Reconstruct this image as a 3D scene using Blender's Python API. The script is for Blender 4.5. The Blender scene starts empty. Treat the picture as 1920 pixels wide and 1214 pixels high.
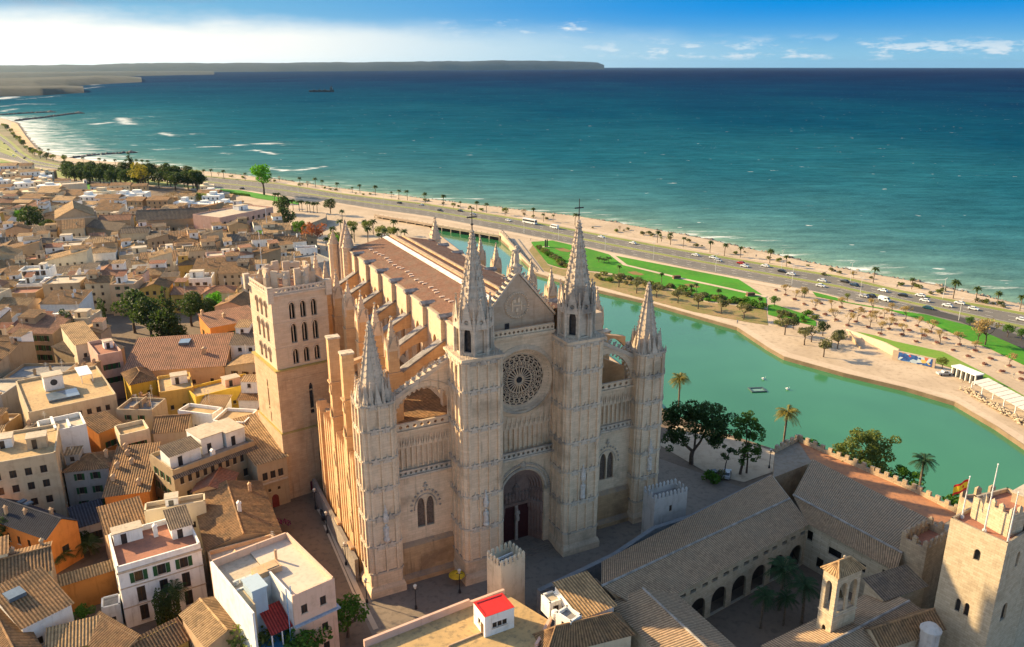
import bpy, bmesh, math, random
import numpy as np
from mathutils import Vector, Matrix, geometry, noise
R = math.radians
PI = math.pi
SC = bpy.context.scene
COL = SC.collection

# ------------------------------------------------------------------ camera, sky, sun, exposure
FPX = 1500.0
PITCH = math.atan(483 / FPX)
CAMH = 90.0
cam_d = bpy.data.cameras.new('camera')
cam = bpy.data.objects.new('camera', cam_d)
COL.objects.link(cam)
cam.location = (0, 0, CAMH)
cam.rotation_euler = (PI / 2 - PITCH, 0, 0)
cam_d.sensor_width = 36
cam_d.lens = FPX / 1920 * 36
cam_d.clip_start = 1
cam_d.clip_end = 200000
SC.camera = cam

SUN_AZ = R(-66)          # measured from straight ahead, negative = to the left
SUN_EL = R(23.5)
world = bpy.data.worlds.new('World')
SC.world = world
world.use_nodes = True
SKY_STRENGTH = 0.108
sun_d = bpy.data.lights.new('sun', 'SUN')
sun_d.energy = 5.0
sun_d.angle = R(0.5)
sun_d.color = (1.0, 0.75, 0.41)
sun = bpy.data.objects.new('sun', sun_d)
COL.objects.link(sun)
sdir = Vector((math.sin(SUN_AZ) * math.cos(SUN_EL), math.cos(SUN_AZ) * math.cos(SUN_EL), math.sin(SUN_EL)))
sun.rotation_euler = sdir.to_track_quat('Z', 'Y').to_euler()
SC.view_settings.view_transform = 'Standard'
SC.view_settings.look = 'None'
SC.view_settings.exposure = 1.25
SC.view_settings.gamma = 1


class NT:
 """small node-graph writer"""
 def __init__(s, tree):
  s.t = tree
  tree.nodes.clear()

 def n(s, kind, **kw):
  nd = s.t.nodes.new(kind)
  for k, v in kw.items():
   setattr(nd, k, v)
  return nd

 def link(s, a, b):
  s.t.links.new(a, b)

 def set(s, inp, v):
  if isinstance(v, bpy.types.NodeSocket):
   s.link(v, inp)
  else:
   inp.default_value = v

 def m(s, op, a, b=0.0, c=0.0, clamp=False):
  nd = s.n('ShaderNodeMath', operation=op, use_clamp=clamp)
  s.set(nd.inputs[0], a); s.set(nd.inputs[1], b); s.set(nd.inputs[2], c)
  return nd.outputs[0]

 def mix(s, f, a, b, blend='MIX'):
  nd = s.n('ShaderNodeMix', data_type='RGBA', blend_type=blend)
  s.set(nd.inputs[0], f)
  for i, v in ((6, a), (7, b)):
   if not isinstance(v, bpy.types.NodeSocket) and len(v) == 3:
    v = (*v, 1)
   s.set(nd.inputs[i], v)
  return nd.outputs[2]

 def ss(s, x, lo, hi):
  nd = s.n('ShaderNodeMapRange', interpolation_type='SMOOTHSTEP')
  s.set(nd.inputs[0], x); s.set(nd.inputs[1], lo); s.set(nd.inputs[2], hi)
  return nd.outputs[0]

 def lin(s, x, lo, hi, a=0.0, b=1.0):
  nd = s.n('ShaderNodeMapRange')
  s.set(nd.inputs[0], x); s.set(nd.inputs[1], lo); s.set(nd.inputs[2], hi)
  s.set(nd.inputs[3], a); s.set(nd.inputs[4], b)
  return nd.outputs[0]

 def noise(s, vec, scale, detail=4.0, rough=0.55):
  nd = s.n('ShaderNodeTexNoise')
  if vec is not None:
   s.link(vec, nd.inputs['Vector'])
  nd.inputs['Scale'].default_value = scale
  nd.inputs['Detail'].default_value = detail
  nd.inputs['Roughness'].default_value = rough
  return nd.outputs[0]

 def scalev(s, vec, sc):
  nd = s.n('ShaderNodeVectorMath', operation='MULTIPLY')
  s.link(vec, nd.inputs[0])
  nd.inputs[1].default_value = sc
  return nd.outputs[0]


def build_world():
 g = NT(world.node_tree)
 out = g.n('ShaderNodeOutputWorld')
 bg = g.n('ShaderNodeBackground')
 g.link(bg.outputs[0], out.inputs[0])
 sky = g.n('ShaderNodeTexSky', sky_type='NISHITA')
 sky.sun_disc = False
 sky.sun_elevation = SUN_EL
 sky.sun_rotation = SUN_AZ
 sky.air_density = 1.2
 sky.dust_density = 1.5
 sky.ozone_density = 2.0
 tc = g.n('ShaderNodeTexCoord')
 d = tc.outputs['Generated']
 sx = g.n('ShaderNodeSeparateXYZ'); g.link(d, sx.inputs[0])
 az = g.m('ARCTAN2', sx.outputs[0], sx.outputs[1])
 el = g.m('ARCSINE', sx.outputs[2])
 s = g.m('DIVIDE', az, 0.55)
 h = g.m('DIVIDE', el, 0.073)
 cv = g.n('ShaderNodeCombineXYZ')
 g.link(g.m('MULTIPLY', s, 2.2), cv.inputs[0]); g.link(g.m('MULTIPLY', h, 1.1), cv.inputs[1])
 n1 = g.noise(cv.outputs[0], 1.6, 6, 0.6)
 n2 = g.noise(cv.outputs[0], 5.0, 6, 0.65)
 # low clear air: pale at the horizon, azure above; paler towards the sun side
 low = g.mix(g.ss(s, -0.9, 0.5), (0.62, 0.83, 0.92), (0.22, 0.55, 0.78))
 top = g.mix(g.ss(s, -0.9, 0.6), (0.20, 0.50, 0.74), (0.0, 0.29, 0.78))
 base = g.mix(g.ss(h, 0.05, 0.95), low, top)
 # bright sunlit cloud bank, high on the left and sinking to the right
 hb = g.m('ADD', g.lin(s, -1.0, 1.0, 0.78, 0.42), g.m('MULTIPLY', g.m('SUBTRACT', n1, 0.5), 0.55))
 bank = g.ss(g.m('SUBTRACT', hb, h), -0.13, 0.32)
 bank = g.m('MULTIPLY', bank, g.lin(s, -0.45, 0.6, 1.0, 0.13))
 c1 = g.mix(g.ss(s, -0.8, 0.2), (1.15, 1.10, 1.0), (0.66, 0.82, 0.9))
 col = g.mix(g.m('MULTIPLY', bank, 1.0, clamp=True), base, c1)
 # small cumulus along the horizon
 puff = g.m('MULTIPLY', g.ss(n2, 0.50, 0.62), g.m('MULTIPLY', g.ss(h, 0.06, 0.16), g.ss(h, 0.50, 0.2)))
 puff = g.m('MULTIPLY', puff, g.ss(s, 0.0, 0.3))
 col = g.mix(g.m('MULTIPLY', puff, 0.95), col, (0.74, 0.85, 0.92))
 wisp = g.m('MULTIPLY', g.ss(n2, 0.53, 0.7), g.m('MULTIPLY', g.ss(h, 0.40, 0.55), g.ss(h, 0.75, 0.6)))
 wisp = g.m('MULTIPLY', wisp, g.m('MULTIPLY', g.ss(s, -0.2, -0.05), g.ss(s, 0.25, 0.1)))
 col = g.mix(wisp, col, (0.85, 0.92, 0.95))
 # grey cloud, top left
 dark = g.ss(g.m('ADD', g.m('SUBTRACT', h, g.lin(s, -1.0, -0.45, 0.72, 1.02)), g.m('MULTIPLY', g.m('SUBTRACT', n1, 0.5), 0.5)), 0.0, 0.25)
 dark = g.m('MULTIPLY', dark, g.ss(s, -0.35, -0.7))
 col = g.mix(g.m('MULTIPLY', dark, 0.85), col, (0.27, 0.37, 0.52))
 # the picture's exposure is applied afterwards, so divide it out
 k = 1.0 / (2 ** SC.view_settings.exposure) / SKY_STRENGTH
 colk = g.mix(1.0, col, (k, k, k), 'MULTIPLY')
 up = g.ss(el, R(4.5), R(14))
 ft = g.mix(up, colk, sky.outputs[0])
 g.link(ft, bg.inputs[0])
 bg.inputs[1].default_value = SKY_STRENGTH


build_world()

# ------------------------------------------------------------------ frames
cp, sp = math.cos(PITCH), math.sin(PITCH)


def P(x, y, z=0.0):
 """the point of height z that the photograph shows at pixel (x, y) of 1920 x 1214"""
 u = (x - 960) / FPX
 v = (y - 607) / FPX
 t = (z - CAMH) / (-sp - v * cp)
 return Vector((u * t, (cp - v * sp) * t, z))


def proj(p):
 X, Y, Z = p[0], p[1], p[2] - CAMH
 d = Y * cp - Z * sp
 dn = -Y * sp - Z * cp
 return 960 + FPX * X / d, 607 + FPX * dn / d


TH = R(26.4)
OO = P(697, 1118, 0)


def W(a, b, z=0.0):
 return Vector((OO.x + a * math.cos(TH) - b * math.sin(TH), OO.y + a * math.sin(TH) + b * math.cos(TH), z))


# ------------------------------------------------------------------ mesh builder
def pip(p, poly):
 c = False
 j = len(poly) - 1
 for i in range(len(poly)):
  if (poly[i][1] > p[1]) != (poly[j][1] > p[1]) and p[0] < (poly[j][0] - poly[i][0]) * (p[1] - poly[i][1]) / (poly[j][1] - poly[i][1]) + poly[i][0]:
   c = not c
  j = i
 return c


class MB:
 def __init__(s):
  s.v = []
  s.f = []
  s.mi = []
  s.cur = 0
  s.sm = False

 def add(s, vs, fs):
  o = len(s.v)
  s.v.extend([tuple(p) for p in vs])
  s.f.extend([tuple(i + o for i in f) for f in fs])
  s.mi.extend([s.cur] * len(fs))
  return s

 def box(s, x0, x1, y0, y1, z0, z1):
  return s.add([(x0, y0, z0), (x1, y0, z0), (x1, y1, z0), (x0, y1, z0), (x0, y0, z1), (x1, y0, z1), (x1, y1, z1), (x0, y1, z1)],
      [(0, 3, 2, 1), (4, 5, 6, 7), (0, 1, 5, 4), (1, 2, 6, 5), (2, 3, 7, 6), (3, 0, 4, 7)])

 def cbox(s, c, sx, sy, z0, z1, rz=0):
  co, si = math.cos(rz), math.sin(rz)
  pts = []
  for z in (z0, z1):
   for dx, dy in ((-1, -1), (1, -1), (1, 1), (-1, 1)):
    x, y = dx * sx / 2, dy * sy / 2
    pts.append((c[0] + x * co - y * si, c[1] + x * si + y * co, z))
  return s.add(pts, [(0, 3, 2, 1), (4, 5, 6, 7), (0, 1, 5, 4), (1, 2, 6, 5), (2, 3, 7, 6), (3, 0, 4, 7)])

 def frus(s, c, h0, h1, z0, z1, n=4, rot=None, cap=True):
  """frustum: n-gon of radius h0 at z0 to h1 at z1"""
  rot = PI / n if rot is None else rot
  pts = []
  for r, z in ((h0, z0), (h1, z1)):
   for k in range(n):
    a = rot + 2 * PI * k / n
    pts.append((c[0] + r * math.cos(a), c[1] + r * math.sin(a), z))
  fs = [(k, (k + 1) % n, n + (k + 1) % n, n + k) for k in range(n)]
  if cap:
   fs += [tuple(range(n - 1, -1, -1)), tuple(range(n, 2 * n))]
  return s.add(pts, fs)

 def lathe(s, c, prof, n=16, rot=0.0):
  pts = []
  for r, z in prof:
   for k in range(n):
    a = rot + 2 * PI * k / n
    pts.append((c[0] + r * math.cos(a), c[1] + r * math.sin(a), c[2] + z))
  fs = []
  for j in range(len(prof) - 1):
   for k in range(n):
    fs.append((j * n + k, j * n + (k + 1) % n, (j + 1) * n + (k + 1) % n, (j + 1) * n + k))
  fs.append(tuple(range(n - 1, -1, -1)))
  m = (len(prof) - 1) * n
  fs.append(tuple(m + k for k in range(n)))
  return s.add(pts, fs)

 def tube(s, pts, rad, n=6):
  pts = [Vector(p) for p in pts]
  if not isinstance(rad, (list, tuple)):
   rad = [rad] * len(pts)
  vs = []
  for i, p in enumerate(pts):
   d = (pts[min(i + 1, len(pts) - 1)] - pts[max(i - 1, 0)]).normalized()
   u = d.cross(Vector((0, 0, 1)) if abs(d.z) < 0.95 else Vector((1, 0, 0))).normalized()
   w = d.cross(u)
   for k in range(n):
    a = 2 * PI * k / n
    vs.append(p + (u * math.cos(a) + w * math.sin(a)) * rad[i])
  fs = []
  for i in range(len(pts) - 1):
   for k in range(n):
    fs.append((i * n + k, i * n + (k + 1) % n, (i + 1) * n + (k + 1) % n, (i + 1) * n + k))
  fs.append(tuple(range(n - 1, -1, -1)))
  fs.append(tuple((len(pts) - 1) * n + k for k in range(n)))
  return s.add(vs, fs)

 def prism(s, poly, fn, w0, w1):
  """poly in (u, v), extruded w0..w1, fn(u, v, w) -> xyz"""
  n = len(poly)
  vs = [fn(u, v, w0) for u, v in poly] + [fn(u, v, w1) for u, v in poly]
  fs = [tuple(range(n)), tuple(range(2 * n - 1, n - 1, -1))]
  fs += [(k, n + k, n + (k + 1) % n, (k + 1) % n) for k in range(n)]
  return s.add(vs, fs)

 def plate(s, outer, holes, fn, w0, w1, back=True):
  """flat plate with holes, thickness w0..w1"""
  loops = [outer] + list(holes)
  pts = []
  edges = []
  for lp in loops:
   o = len(pts)
   pts += [Vector(p) for p in lp]
   edges += [(o + k, o + (k + 1) % len(lp)) for k in range(len(lp))]
  r = geometry.delaunay_2d_cdt(pts, edges, [], 0, 1e-5)
  vs, fs = r[0], []
  for f in r[2]:
   c = (sum(vs[i].x for i in f) / len(f), sum(vs[i].y for i in f) / len(f))
   if pip(c, outer) and not any(pip(c, h) for h in holes):
    fs.append(f)
  n = len(vs)
  s.add([fn(p.x, p.y, w0) for p in vs], [tuple(f) for f in fs])
  if back:
   s.add([fn(p.x, p.y, w1) for p in vs], [tuple(reversed(f)) for f in fs])
  for lp in loops:
   n = len(lp)
   s.add([fn(u, v, w0) for u, v in lp] + [fn(u, v, w1) for u, v in lp],
     [(k, n + k, n + (k + 1) % n, (k + 1) % n) for k in range(n)])
  return s

 def blob(s, c, r, sq=(1, 1, 1)):
  """a small eight-sided lump: crocket, finial, rock"""
  x, y, z = c
  a, b, d = r * sq[0], r * sq[1], r * sq[2]
  return s.add([(x + a, y, z), (x, y + b, z), (x - a, y, z), (x, y - b, z), (x, y, z + d), (x, y, z - d)],
      [(0, 1, 4), (1, 2, 4), (2, 3, 4), (3, 0, 4), (1, 0, 5), (2, 1, 5), (3, 2, 5), (0, 3, 5)])

 def tiles(s, e0, e1, r1, r0, per=0.45, amp=0.09, rows=3):
  """tiled roof slope with round tile ridges: eave e0-e1, ridge r0-r1"""
  e0, e1, r0, r1 = [Vector(p) for p in (e0, e1, r0, r1)]
  L = max((e1 - e0).length, (r1 - r0).length)
  nc = max(3, int(L / per))
  nrm = (e1 - e0).cross(r0 - e0)
  if nrm.length < 1e-6:
   nrm = (r1 - r0).cross(r0 - e0)
  nrm.normalize()
  if nrm.z < 0:
   nrm = -nrm
  cols = nc * 4
  vs = []
  for j in range(rows + 1):
   t = j / rows
   A = e0.lerp(r0, t)
   B = e1.lerp(r1, t)
   for i in range(cols + 1):
    q = A.lerp(B, i / cols)
    vs.append(q + nrm * (amp * (1.0, 0.55, -0.1, 0.55)[i % 4]))
  fs = []
  for j in range(rows):
   for i in range(cols):
    k = j * (cols + 1) + i
    fs.append((k, k + 1, k + cols + 2, k + cols + 1))
  s.add(vs, fs)
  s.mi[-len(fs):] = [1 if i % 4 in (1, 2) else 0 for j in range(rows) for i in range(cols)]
  return s

 def mesh(s, name, mats, smooth=False):
  me = bpy.data.meshes.new(name)
  me.from_pydata(s.v, [], s.f)
  if not isinstance(mats, (list, tuple)):
   mats = [mats]
  for m in mats:
   me.materials.append(m)
  if len(mats) > 1:
   me.polygons.foreach_set('material_index', s.mi)
  if smooth:
   me.polygons.foreach_set('use_smooth', [True] * len(me.polygons))
  bm = bmesh.new()
  bm.from_mesh(me)
  bmesh.ops.recalc_face_normals(bm, faces=bm.faces)
  bm.to_mesh(me)
  bm.free()
  me.update()
  return me


def fxz(y0=0.0, sgn=1):      # plate standing in x-z, thickness along y
 return lambda u, v, w: (u, y0 + w * sgn, v)


def fyz(x0=0.0, sgn=1):
 return lambda u, v, w: (x0 + w * sgn, u, v)


def arch_pts(u0, u1, v0, spring, apex, n=7, pointed=True):
 """outline of an arched opening, counter-clockwise"""
 mid = (u0 + u1) / 2
 hw = (u1 - u0) / 2
 hh = apex - spring
 pts = [(u0, v0), (u1, v0)]
 for k in range(n):
  t = k / (n - 1) * PI / 2
  if pointed:
   pts.append((mid + hw * (1 - (k / (n - 1)) ** 1.7), spring + hh * math.sin(t) ** 0.95))
  else:
   pts.append((mid + hw * math.cos(t), spring + hh * math.sin(t)))
 for k in range(n - 2, -1, -1):
  t = k / (n - 1) * PI / 2
  if pointed:
   pts.append((mid - hw * (1 - (k / (n - 1)) ** 1.7), spring + hh * math.sin(t) ** 0.95))
  else:
   pts.append((mid - hw * math.cos(t), spring + hh * math.sin(t)))
 return pts


def circ(cx, cy, r, n=16, rot=0.0):
 return [(cx + r * math.cos(rot + 2 * PI * k / n), cy + r * math.sin(rot + 2 * PI * k / n)) for k in range(n)]


# ------------------------------------------------------------------ objects
def obj(name, me, parent=None):
 o = bpy.data.objects.new(name, me)
 COL.objects.link(o)
 if parent is not None:
  o.parent = parent
 return o


def thing(name, label, cat, loc=(0, 0, 0), rz=0.0, group=None):
 o = obj(name, None)
 o.empty_display_size = 0.5
 o.location = loc
 o.rotation_euler = (0, 0, rz)
 tag(o, label, cat, group)
 return o


def tag(o, label, cat, group=None):
 o['label'] = label
 o['category'] = cat
 if group:
  o['group'] = group
 return o


def part(name, mb, mats, parent, label=None, smooth=False):
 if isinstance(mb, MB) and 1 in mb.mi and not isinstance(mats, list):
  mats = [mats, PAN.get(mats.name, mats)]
 o = obj(name, mb.mesh(name, mats, smooth) if isinstance(mb, MB) else mb, parent)
 if label:
  o['label'] = label
 return o


def struct(name, mb, mats, kind='structure', smooth=False):
 o = obj(name, mb.mesh(name, mats, smooth))
 o['kind'] = kind
 return o


def dup(root, loc, rz=0.0, label=None, group=None, scale=None):
 r = root.copy()
 COL.objects.link(r)
 r.location = loc
 r.rotation_euler = (0, 0, rz)
 if scale:
  r.scale = (scale, scale, scale) if not isinstance(scale, tuple) else scale
 if label:
  r['label'] = label
 if group:
  r['group'] = group
 for ch in list(root.children):
  c = ch.copy()
  COL.objects.link(c)
  c.parent = r
  for gch in list(ch.children):
   d = gch.copy()
   COL.objects.link(d)
   d.parent = c
 return r


ORD = ['', 'second ', 'third ', 'fourth ', 'fifth ', 'sixth ', 'seventh ', 'eighth ', 'ninth ', 'tenth ', 'eleventh ', 'twelfth ',
  'thirteenth ', 'fourteenth ', 'fifteenth ', 'sixteenth ', 'seventeenth ', 'eighteenth ', 'nineteenth ', 'twentieth ']
TENS = ['', '', 'twenty', 'thirty', 'forty', 'fifty', 'sixty', 'seventy', 'eighty', 'ninety']
ONES = ['', 'first', 'second', 'third', 'fourth', 'fifth', 'sixth', 'seventh', 'eighth', 'ninth']


def ordw(i):
 """0 -> '', 1 -> 'second ', ..."""
 if i < len(ORD):
  return ORD[i]
 n = i + 1
 t, o = divmod(n, 10)
 if n >= 100:
  return 'hundred-and-' + ((ORD[n - 101] if 1 < n - 100 < 20 else 'first ') if n > 100 else 'none ')
 if o == 0:
  return {2: 'twentieth ', 3: 'thirtieth ', 4: 'fortieth ', 5: 'fiftieth ', 6: 'sixtieth ', 7: 'seventieth ', 8: 'eightieth ', 9: 'ninetieth '}.get(t, 'hundredth ')
 return TENS[t] + '-' + ONES[o] + ' '


def ordfirst(i):
 return 'first ' if i == 0 else ordw(i)


# ------------------------------------------------------------------ materials
MATS = {}
PAN = {}


def newmat(name):
 m = bpy.data.materials.new(name)
 m.use_nodes = True
 g = NT(m.node_tree)
 out = g.n('ShaderNodeOutputMaterial')
 b = g.n('ShaderNodeBsdfPrincipled')
 g.link(b.outputs[0], out.inputs[0])
 return m, g, b


def objco(g):
 return g.n('ShaderNodeTexCoord').outputs['Object']


def bump(g, b, hgt, strength=0.4, dist=0.1):
 nd = g.n('ShaderNodeBump')
 nd.inputs['Strength'].default_value = strength
 nd.inputs['Distance'].default_value = dist
 g.link(hgt, nd.inputs['Height'])
 g.link(nd.outputs[0], b.inputs['Normal'])


def mul(c, k):
 return tuple(min(1, x * k) for x in c)


def plain(name, c, rough=0.7, metal=0.0, var=0.15, scale=2.0, spec=0.3):
 if name in MATS:
  return MATS[name]
 m, g, b = newmat(name)
 n = g.noise(objco(g), scale, 3)
 g.link(g.mix(g.ss(n, 0.3, 0.7), mul(c, 1 - var), mul(c, 1 + var)), b.inputs['Base Color'])
 b.inputs['Roughness'].default_value = rough
 b.inputs['Metallic'].default_value = metal
 b.inputs['Specular IOR Level'].default_value = spec
 MATS[name] = m
 return m


def stone(name, c1, c2, dark, bw=1.1, bh=0.45, mort=0.75, stain=0.6, lichen=(0.2, 0.18, 0.16), lich=0.6, soft=1.0):
 """coursed ashlar with per-block tone, rain streaks and grey lichen on ledges"""
 m, g, b = newmat(name)
 co = objco(g)
 sx = g.n('ShaderNodeSeparateXYZ'); g.link(co, sx.inputs[0])
 cv = g.n('ShaderNodeCombineXYZ')
 g.link(g.m('ADD', sx.outputs[0], sx.outputs[1]), cv.inputs[0]); g.link(sx.outputs[2], cv.inputs[1])
 br = g.n('ShaderNodeTexBrick')
 g.link(cv.outputs[0], br.inputs['Vector'])
 br.inputs['Color1'].default_value = (*c1, 1); br.inputs['Color2'].default_value = (*c2, 1)
 br.inputs['Mortar'].default_value = (*mul(c2, mort), 1)
 br.inputs['Scale'].default_value = 1.0
 br.inputs['Mortar Size'].default_value = 0.02
 br.inputs['Mortar Smooth'].default_value = 0.3
 br.inputs['Bias'].default_value = -0.1
 br.inputs['Brick Width'].default_value = bw
 br.inputs['Row Height'].default_value = bh
 big = g.noise(co, 0.16, 5, 0.6)
 mid = g.noise(co, 0.9, 4, 0.6)
 streak = g.noise(g.scalev(co, (1.3, 1.3, 0.10)), 1.0, 4, 0.6)
 col = g.mix(g.ss(mid, 0.3, 0.75), br.outputs['Color'], g.mix(0.5, br.outputs['Color'], mul(c1, 1.12)))
 col = g.mix(g.m('MULTIPLY', g.ss(big, 0.5, 0.72), stain), col, dark)
 col = g.mix(g.m('MULTIPLY', g.ss(streak, 0.56, 0.78), stain), col, mul(dark, 0.75))
 ge = g.n('ShaderNodeNewGeometry')
 sn = g.n('ShaderNodeSeparateXYZ'); g.link(ge.outputs['True Normal'], sn.inputs[0])
 upm = g.m('MULTIPLY', g.ss(sn.outputs[2], 0.15, 0.6), g.lin(mid, 0.3, 0.6, 0.2, 1.0))
 col = g.mix(g.m('MULTIPLY', upm, lich), col, lichen)
 g.link(col, b.inputs['Base Color'])
 b.inputs['Roughness'].default_value = 0.85
 b.inputs['Specular IOR Level'].default_value = 0.2
 hh = g.m('ADD', g.m('MULTIPLY', g.noise(co, 3.5, 5, 0.65), 0.6), g.m('MULTIPLY', br.outputs['Fac'], -0.25))
 bump(g, b, hh, 0.55 * soft, 0.12)
 MATS[name] = m
 return m


def stucco(name, c, dirt=0.5):
 if name in MATS:
  return MATS[name]
 m, g, b = newmat(name)
 co = objco(g)
 oi = g.n('ShaderNodeObjectInfo').outputs['Random']
 big = g.noise(co, 0.45, 5, 0.65)
 streak = g.noise(g.scalev(co, (1.5, 1.5, 0.13)), 1.0, 5, 0.65)
 c = Vector(c)
 dk = (c[0] * 0.55, c[1] * 0.50, c[2] * 0.45)
 col = g.mix(g.m('MULTIPLY', g.ss(big, 0.45, 0.75), dirt), tuple(c), dk)
 col = g.mix(g.m('MULTIPLY', g.ss(streak, 0.52, 0.75), dirt), col, mul(dk, 0.9))
 col = g.mix(g.lin(oi, 0, 1, 0.0, 0.25), col, (c[0] * 0.8, c[1] * 0.76, c[2] * 0.7))
 g.link(col, b.inputs['Base Color'])
 b.inputs['Roughness'].default_value = 0.9
 b.inputs['Specular IOR Level'].default_value = 0.15
 bump(g, b, g.noise(co, 5, 4, 0.7), 0.3, 0.05)
 MATS[name] = m
 return m


def tilemat(name, c1, c2, c3):
 """fired clay tiles: every tile its own tone, lichen in patches, rows across the slope"""
 if name in MATS:
  return MATS[name]
 m, g, b = newmat(name)
 co = objco(g)
 vo = g.n('ShaderNodeTexVoronoi'); vo.inputs['Scale'].default_value = 2.1
 g.link(co, vo.inputs['Vector'])
 sc = g.n('ShaderNodeSeparateColor'); g.link(vo.outputs['Color'], sc.inputs[0])
 big = g.noise(co, 0.3, 5, 0.65)
 fine = g.noise(co, 1.8, 3, 0.6)
 col = g.mix(sc.outputs[0], c1, c2)
 col = g.mix(g.ss(big, 0.42, 0.66), col, c3)
 col = g.mix(g.m('MULTIPLY', g.ss(fine, 0.55, 0.72), 0.65), col, mul(c3, 0.55))
 col = g.mix(g.m('MULTIPLY', g.ss(sc.outputs[1], 0.8, 0.95), 0.6), col, mul(c2, 1.5))
 g.link(col, b.inputs['Base Color'])
 b.inputs['Roughness'].default_value = 0.9
 b.inputs['Specular IOR Level'].default_value = 0.15
 bump(g, b, g.m('ADD', sc.outputs[2], fine), 0.6, 0.08)
 MATS[name] = m
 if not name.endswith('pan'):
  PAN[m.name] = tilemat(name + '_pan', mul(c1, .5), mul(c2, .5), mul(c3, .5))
 return m


def ground_mat(name, c1, c2, c3=None, s1=0.08, s2=0.9, rough=0.9, bmp=0.3):
 if name in MATS:
  return MATS[name]
 m, g, b = newmat(name)
 co = objco(g)
 n1 = g.noise(co, s1, 6, 0.6)
 n2 = g.noise(co, s2, 4, 0.6)
 col = g.mix(g.ss(n1, 0.35, 0.68), c1, c2)
 if c3:
  col = g.mix(g.m('MULTIPLY', g.ss(n2, 0.48, 0.68), 0.7), col, c3)
 g.link(col, b.inputs['Base Color'])
 b.inputs['Roughness'].default_value = rough
 b.inputs['Specular IOR Level'].default_value = 0.2
 if bmp:
  bump(g, b, n2, bmp, 0.1)
 MATS[name] = m
 return m


def leafmat(name, c1, c2, c3=None, trans=0.0):
 if name in MATS:
  return MATS[name]
 m, g, b = newmat(name)
 co = objco(g)
 oi = g.n('ShaderNodeObjectInfo').outputs['Random']
 n1 = g.noise(co, 1.1, 3, 0.6)
 n2 = g.noise(co, 7.0, 2, 0.6)
 col = g.mix(g.ss(n1, 0.35, 0.65), c1, c2)
 col = g.mix(g.ss(n2, 0.5, 0.75), col, c3 or mul(c2, 1.35))
 col = g.mix(g.lin(oi, 0, 1, 0, 0.3), col, mul(c1, 0.8))
 g.link(col, b.inputs['Base Color'])
 b.inputs['Roughness'].default_value = 0.65
 b.inputs['Specular IOR Level'].default_value = 0.25
 tl = g.n('ShaderNodeBsdfTranslucent')
 g.link(g.mix(1.0, col, (1.3, 1.35, 0.7), 'MULTIPLY'), tl.inputs[0])
 ms = g.n('ShaderNodeMixShader')
 ms.inputs[0].default_value = 0.38
 g.link(b.outputs[0], ms.inputs[1]); g.link(tl.outputs[0], ms.inputs[2])
 g.link(ms.outputs[0], [n for n in g.t.nodes if n.type == 'OUTPUT_MATERIAL'][0].inputs[0])
 MATS[name] = m
 return m


FAC = stone('facade_limestone', (0.74, 0.55, 0.365), (0.63, 0.46, 0.30), (0.36, 0.26, 0.17), 1.3, 0.5, 0.78, 0.75)
FACG = stone('weathered_spire_stone', (0.60, 0.48, 0.36), (0.48, 0.385, 0.285), (0.17, 0.15, 0.13), 1.0, 0.5, 0.8, 0.85, (0.17, 0.155, 0.145), 0.5)
FACP = stone('facade_base_stone', (0.52, 0.335, 0.18), (0.42, 0.265, 0.135), (0.24, 0.15, 0.085), 1.3, 0.5, 0.8, 0.8)
NORTH = stone('flank_limestone', (0.60, 0.385, 0.205), (0.52, 0.31, 0.15), (0.36, 0.195, 0.085), 1.3, 0.5, 0.85, 0.45)  # limestone tone pushed towards orange for the warm light on the flank
CLER = stone('clerestory_limestone', (0.60, 0.45, 0.31), (0.53, 0.39, 0.26), (0.36, 0.25, 0.16), 1.3, 0.5, 0.88, 0.35)
BELL = stone('bell_tower_stone', (0.60, 0.455, 0.32), (0.52, 0.385, 0.265), (0.40, 0.28, 0.18), 1.4, 0.5, 0.9, 0.35)
BELLO = stone('bell_tower_ochre_stone', (0.54, 0.37, 0.23), (0.44, 0.29, 0.175), (0.31, 0.185, 0.10), 1.2, 0.5, 0.82, 0.7, (0.30, 0.27, 0.1))
PALS = stone('palace_stone', (0.52, 0.42, 0.29), (0.40, 0.31, 0.20), (0.24, 0.18, 0.11), 0.9, 0.4, 0.7, 0.45)
RAMP = stone('rampart_stone', (0.46, 0.34, 0.22), (0.33, 0.24, 0.15), (0.16, 0.12, 0.09), 0.8, 0.4, 0.65, 0.7)
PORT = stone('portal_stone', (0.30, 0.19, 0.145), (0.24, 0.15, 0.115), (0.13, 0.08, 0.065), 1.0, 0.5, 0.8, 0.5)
GLASS = plain('dark_glass', (0.035, 0.035, 0.04), 0.25, 0, 0.4, 1.5, 0.5)
TRAC = plain('dusty_window_glass', (0.12, 0.085, 0.065), 0.5, 0, 0.35, 3.0, 0.4)
DOORM = plain('dark_red_door', (0.06, 0.015, 0.015), 0.6)
IRON = plain('dark_iron', (0.03, 0.03, 0.035), 0.5, 0.4)
WHITE = plain('white_paint', (0.72, 0.70, 0.66), 0.6, 0, 0.06)
LEAD = plain('pale_gutter_lead', (0.62, 0.60, 0.55), 0.5, 0, 0.2, 0.8)
GREYB = plain('grey_weathered_coping', (0.20, 0.18, 0.17), 0.85, 0, 0.35, 1.0)
TILE_R = tilemat('red_roof_tiles', (0.40, 0.165, 0.09), (0.30, 0.125, 0.075), (0.32, 0.17, 0.11))
TILE_B = tilemat('brown_roof_tiles', (0.36, 0.205, 0.095), (0.25, 0.14, 0.07), (0.18, 0.115, 0.065))
TILE_G = tilemat('grey_brown_roof_tiles', (0.25, 0.185, 0.125), (0.18, 0.13, 0.09), (0.14, 0.11, 0.085))
TILE_Y = tilemat('sunbaked_roof_tiles', (0.52, 0.33, 0.165), (0.38, 0.235, 0.115), (0.28, 0.18, 0.095))
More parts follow.
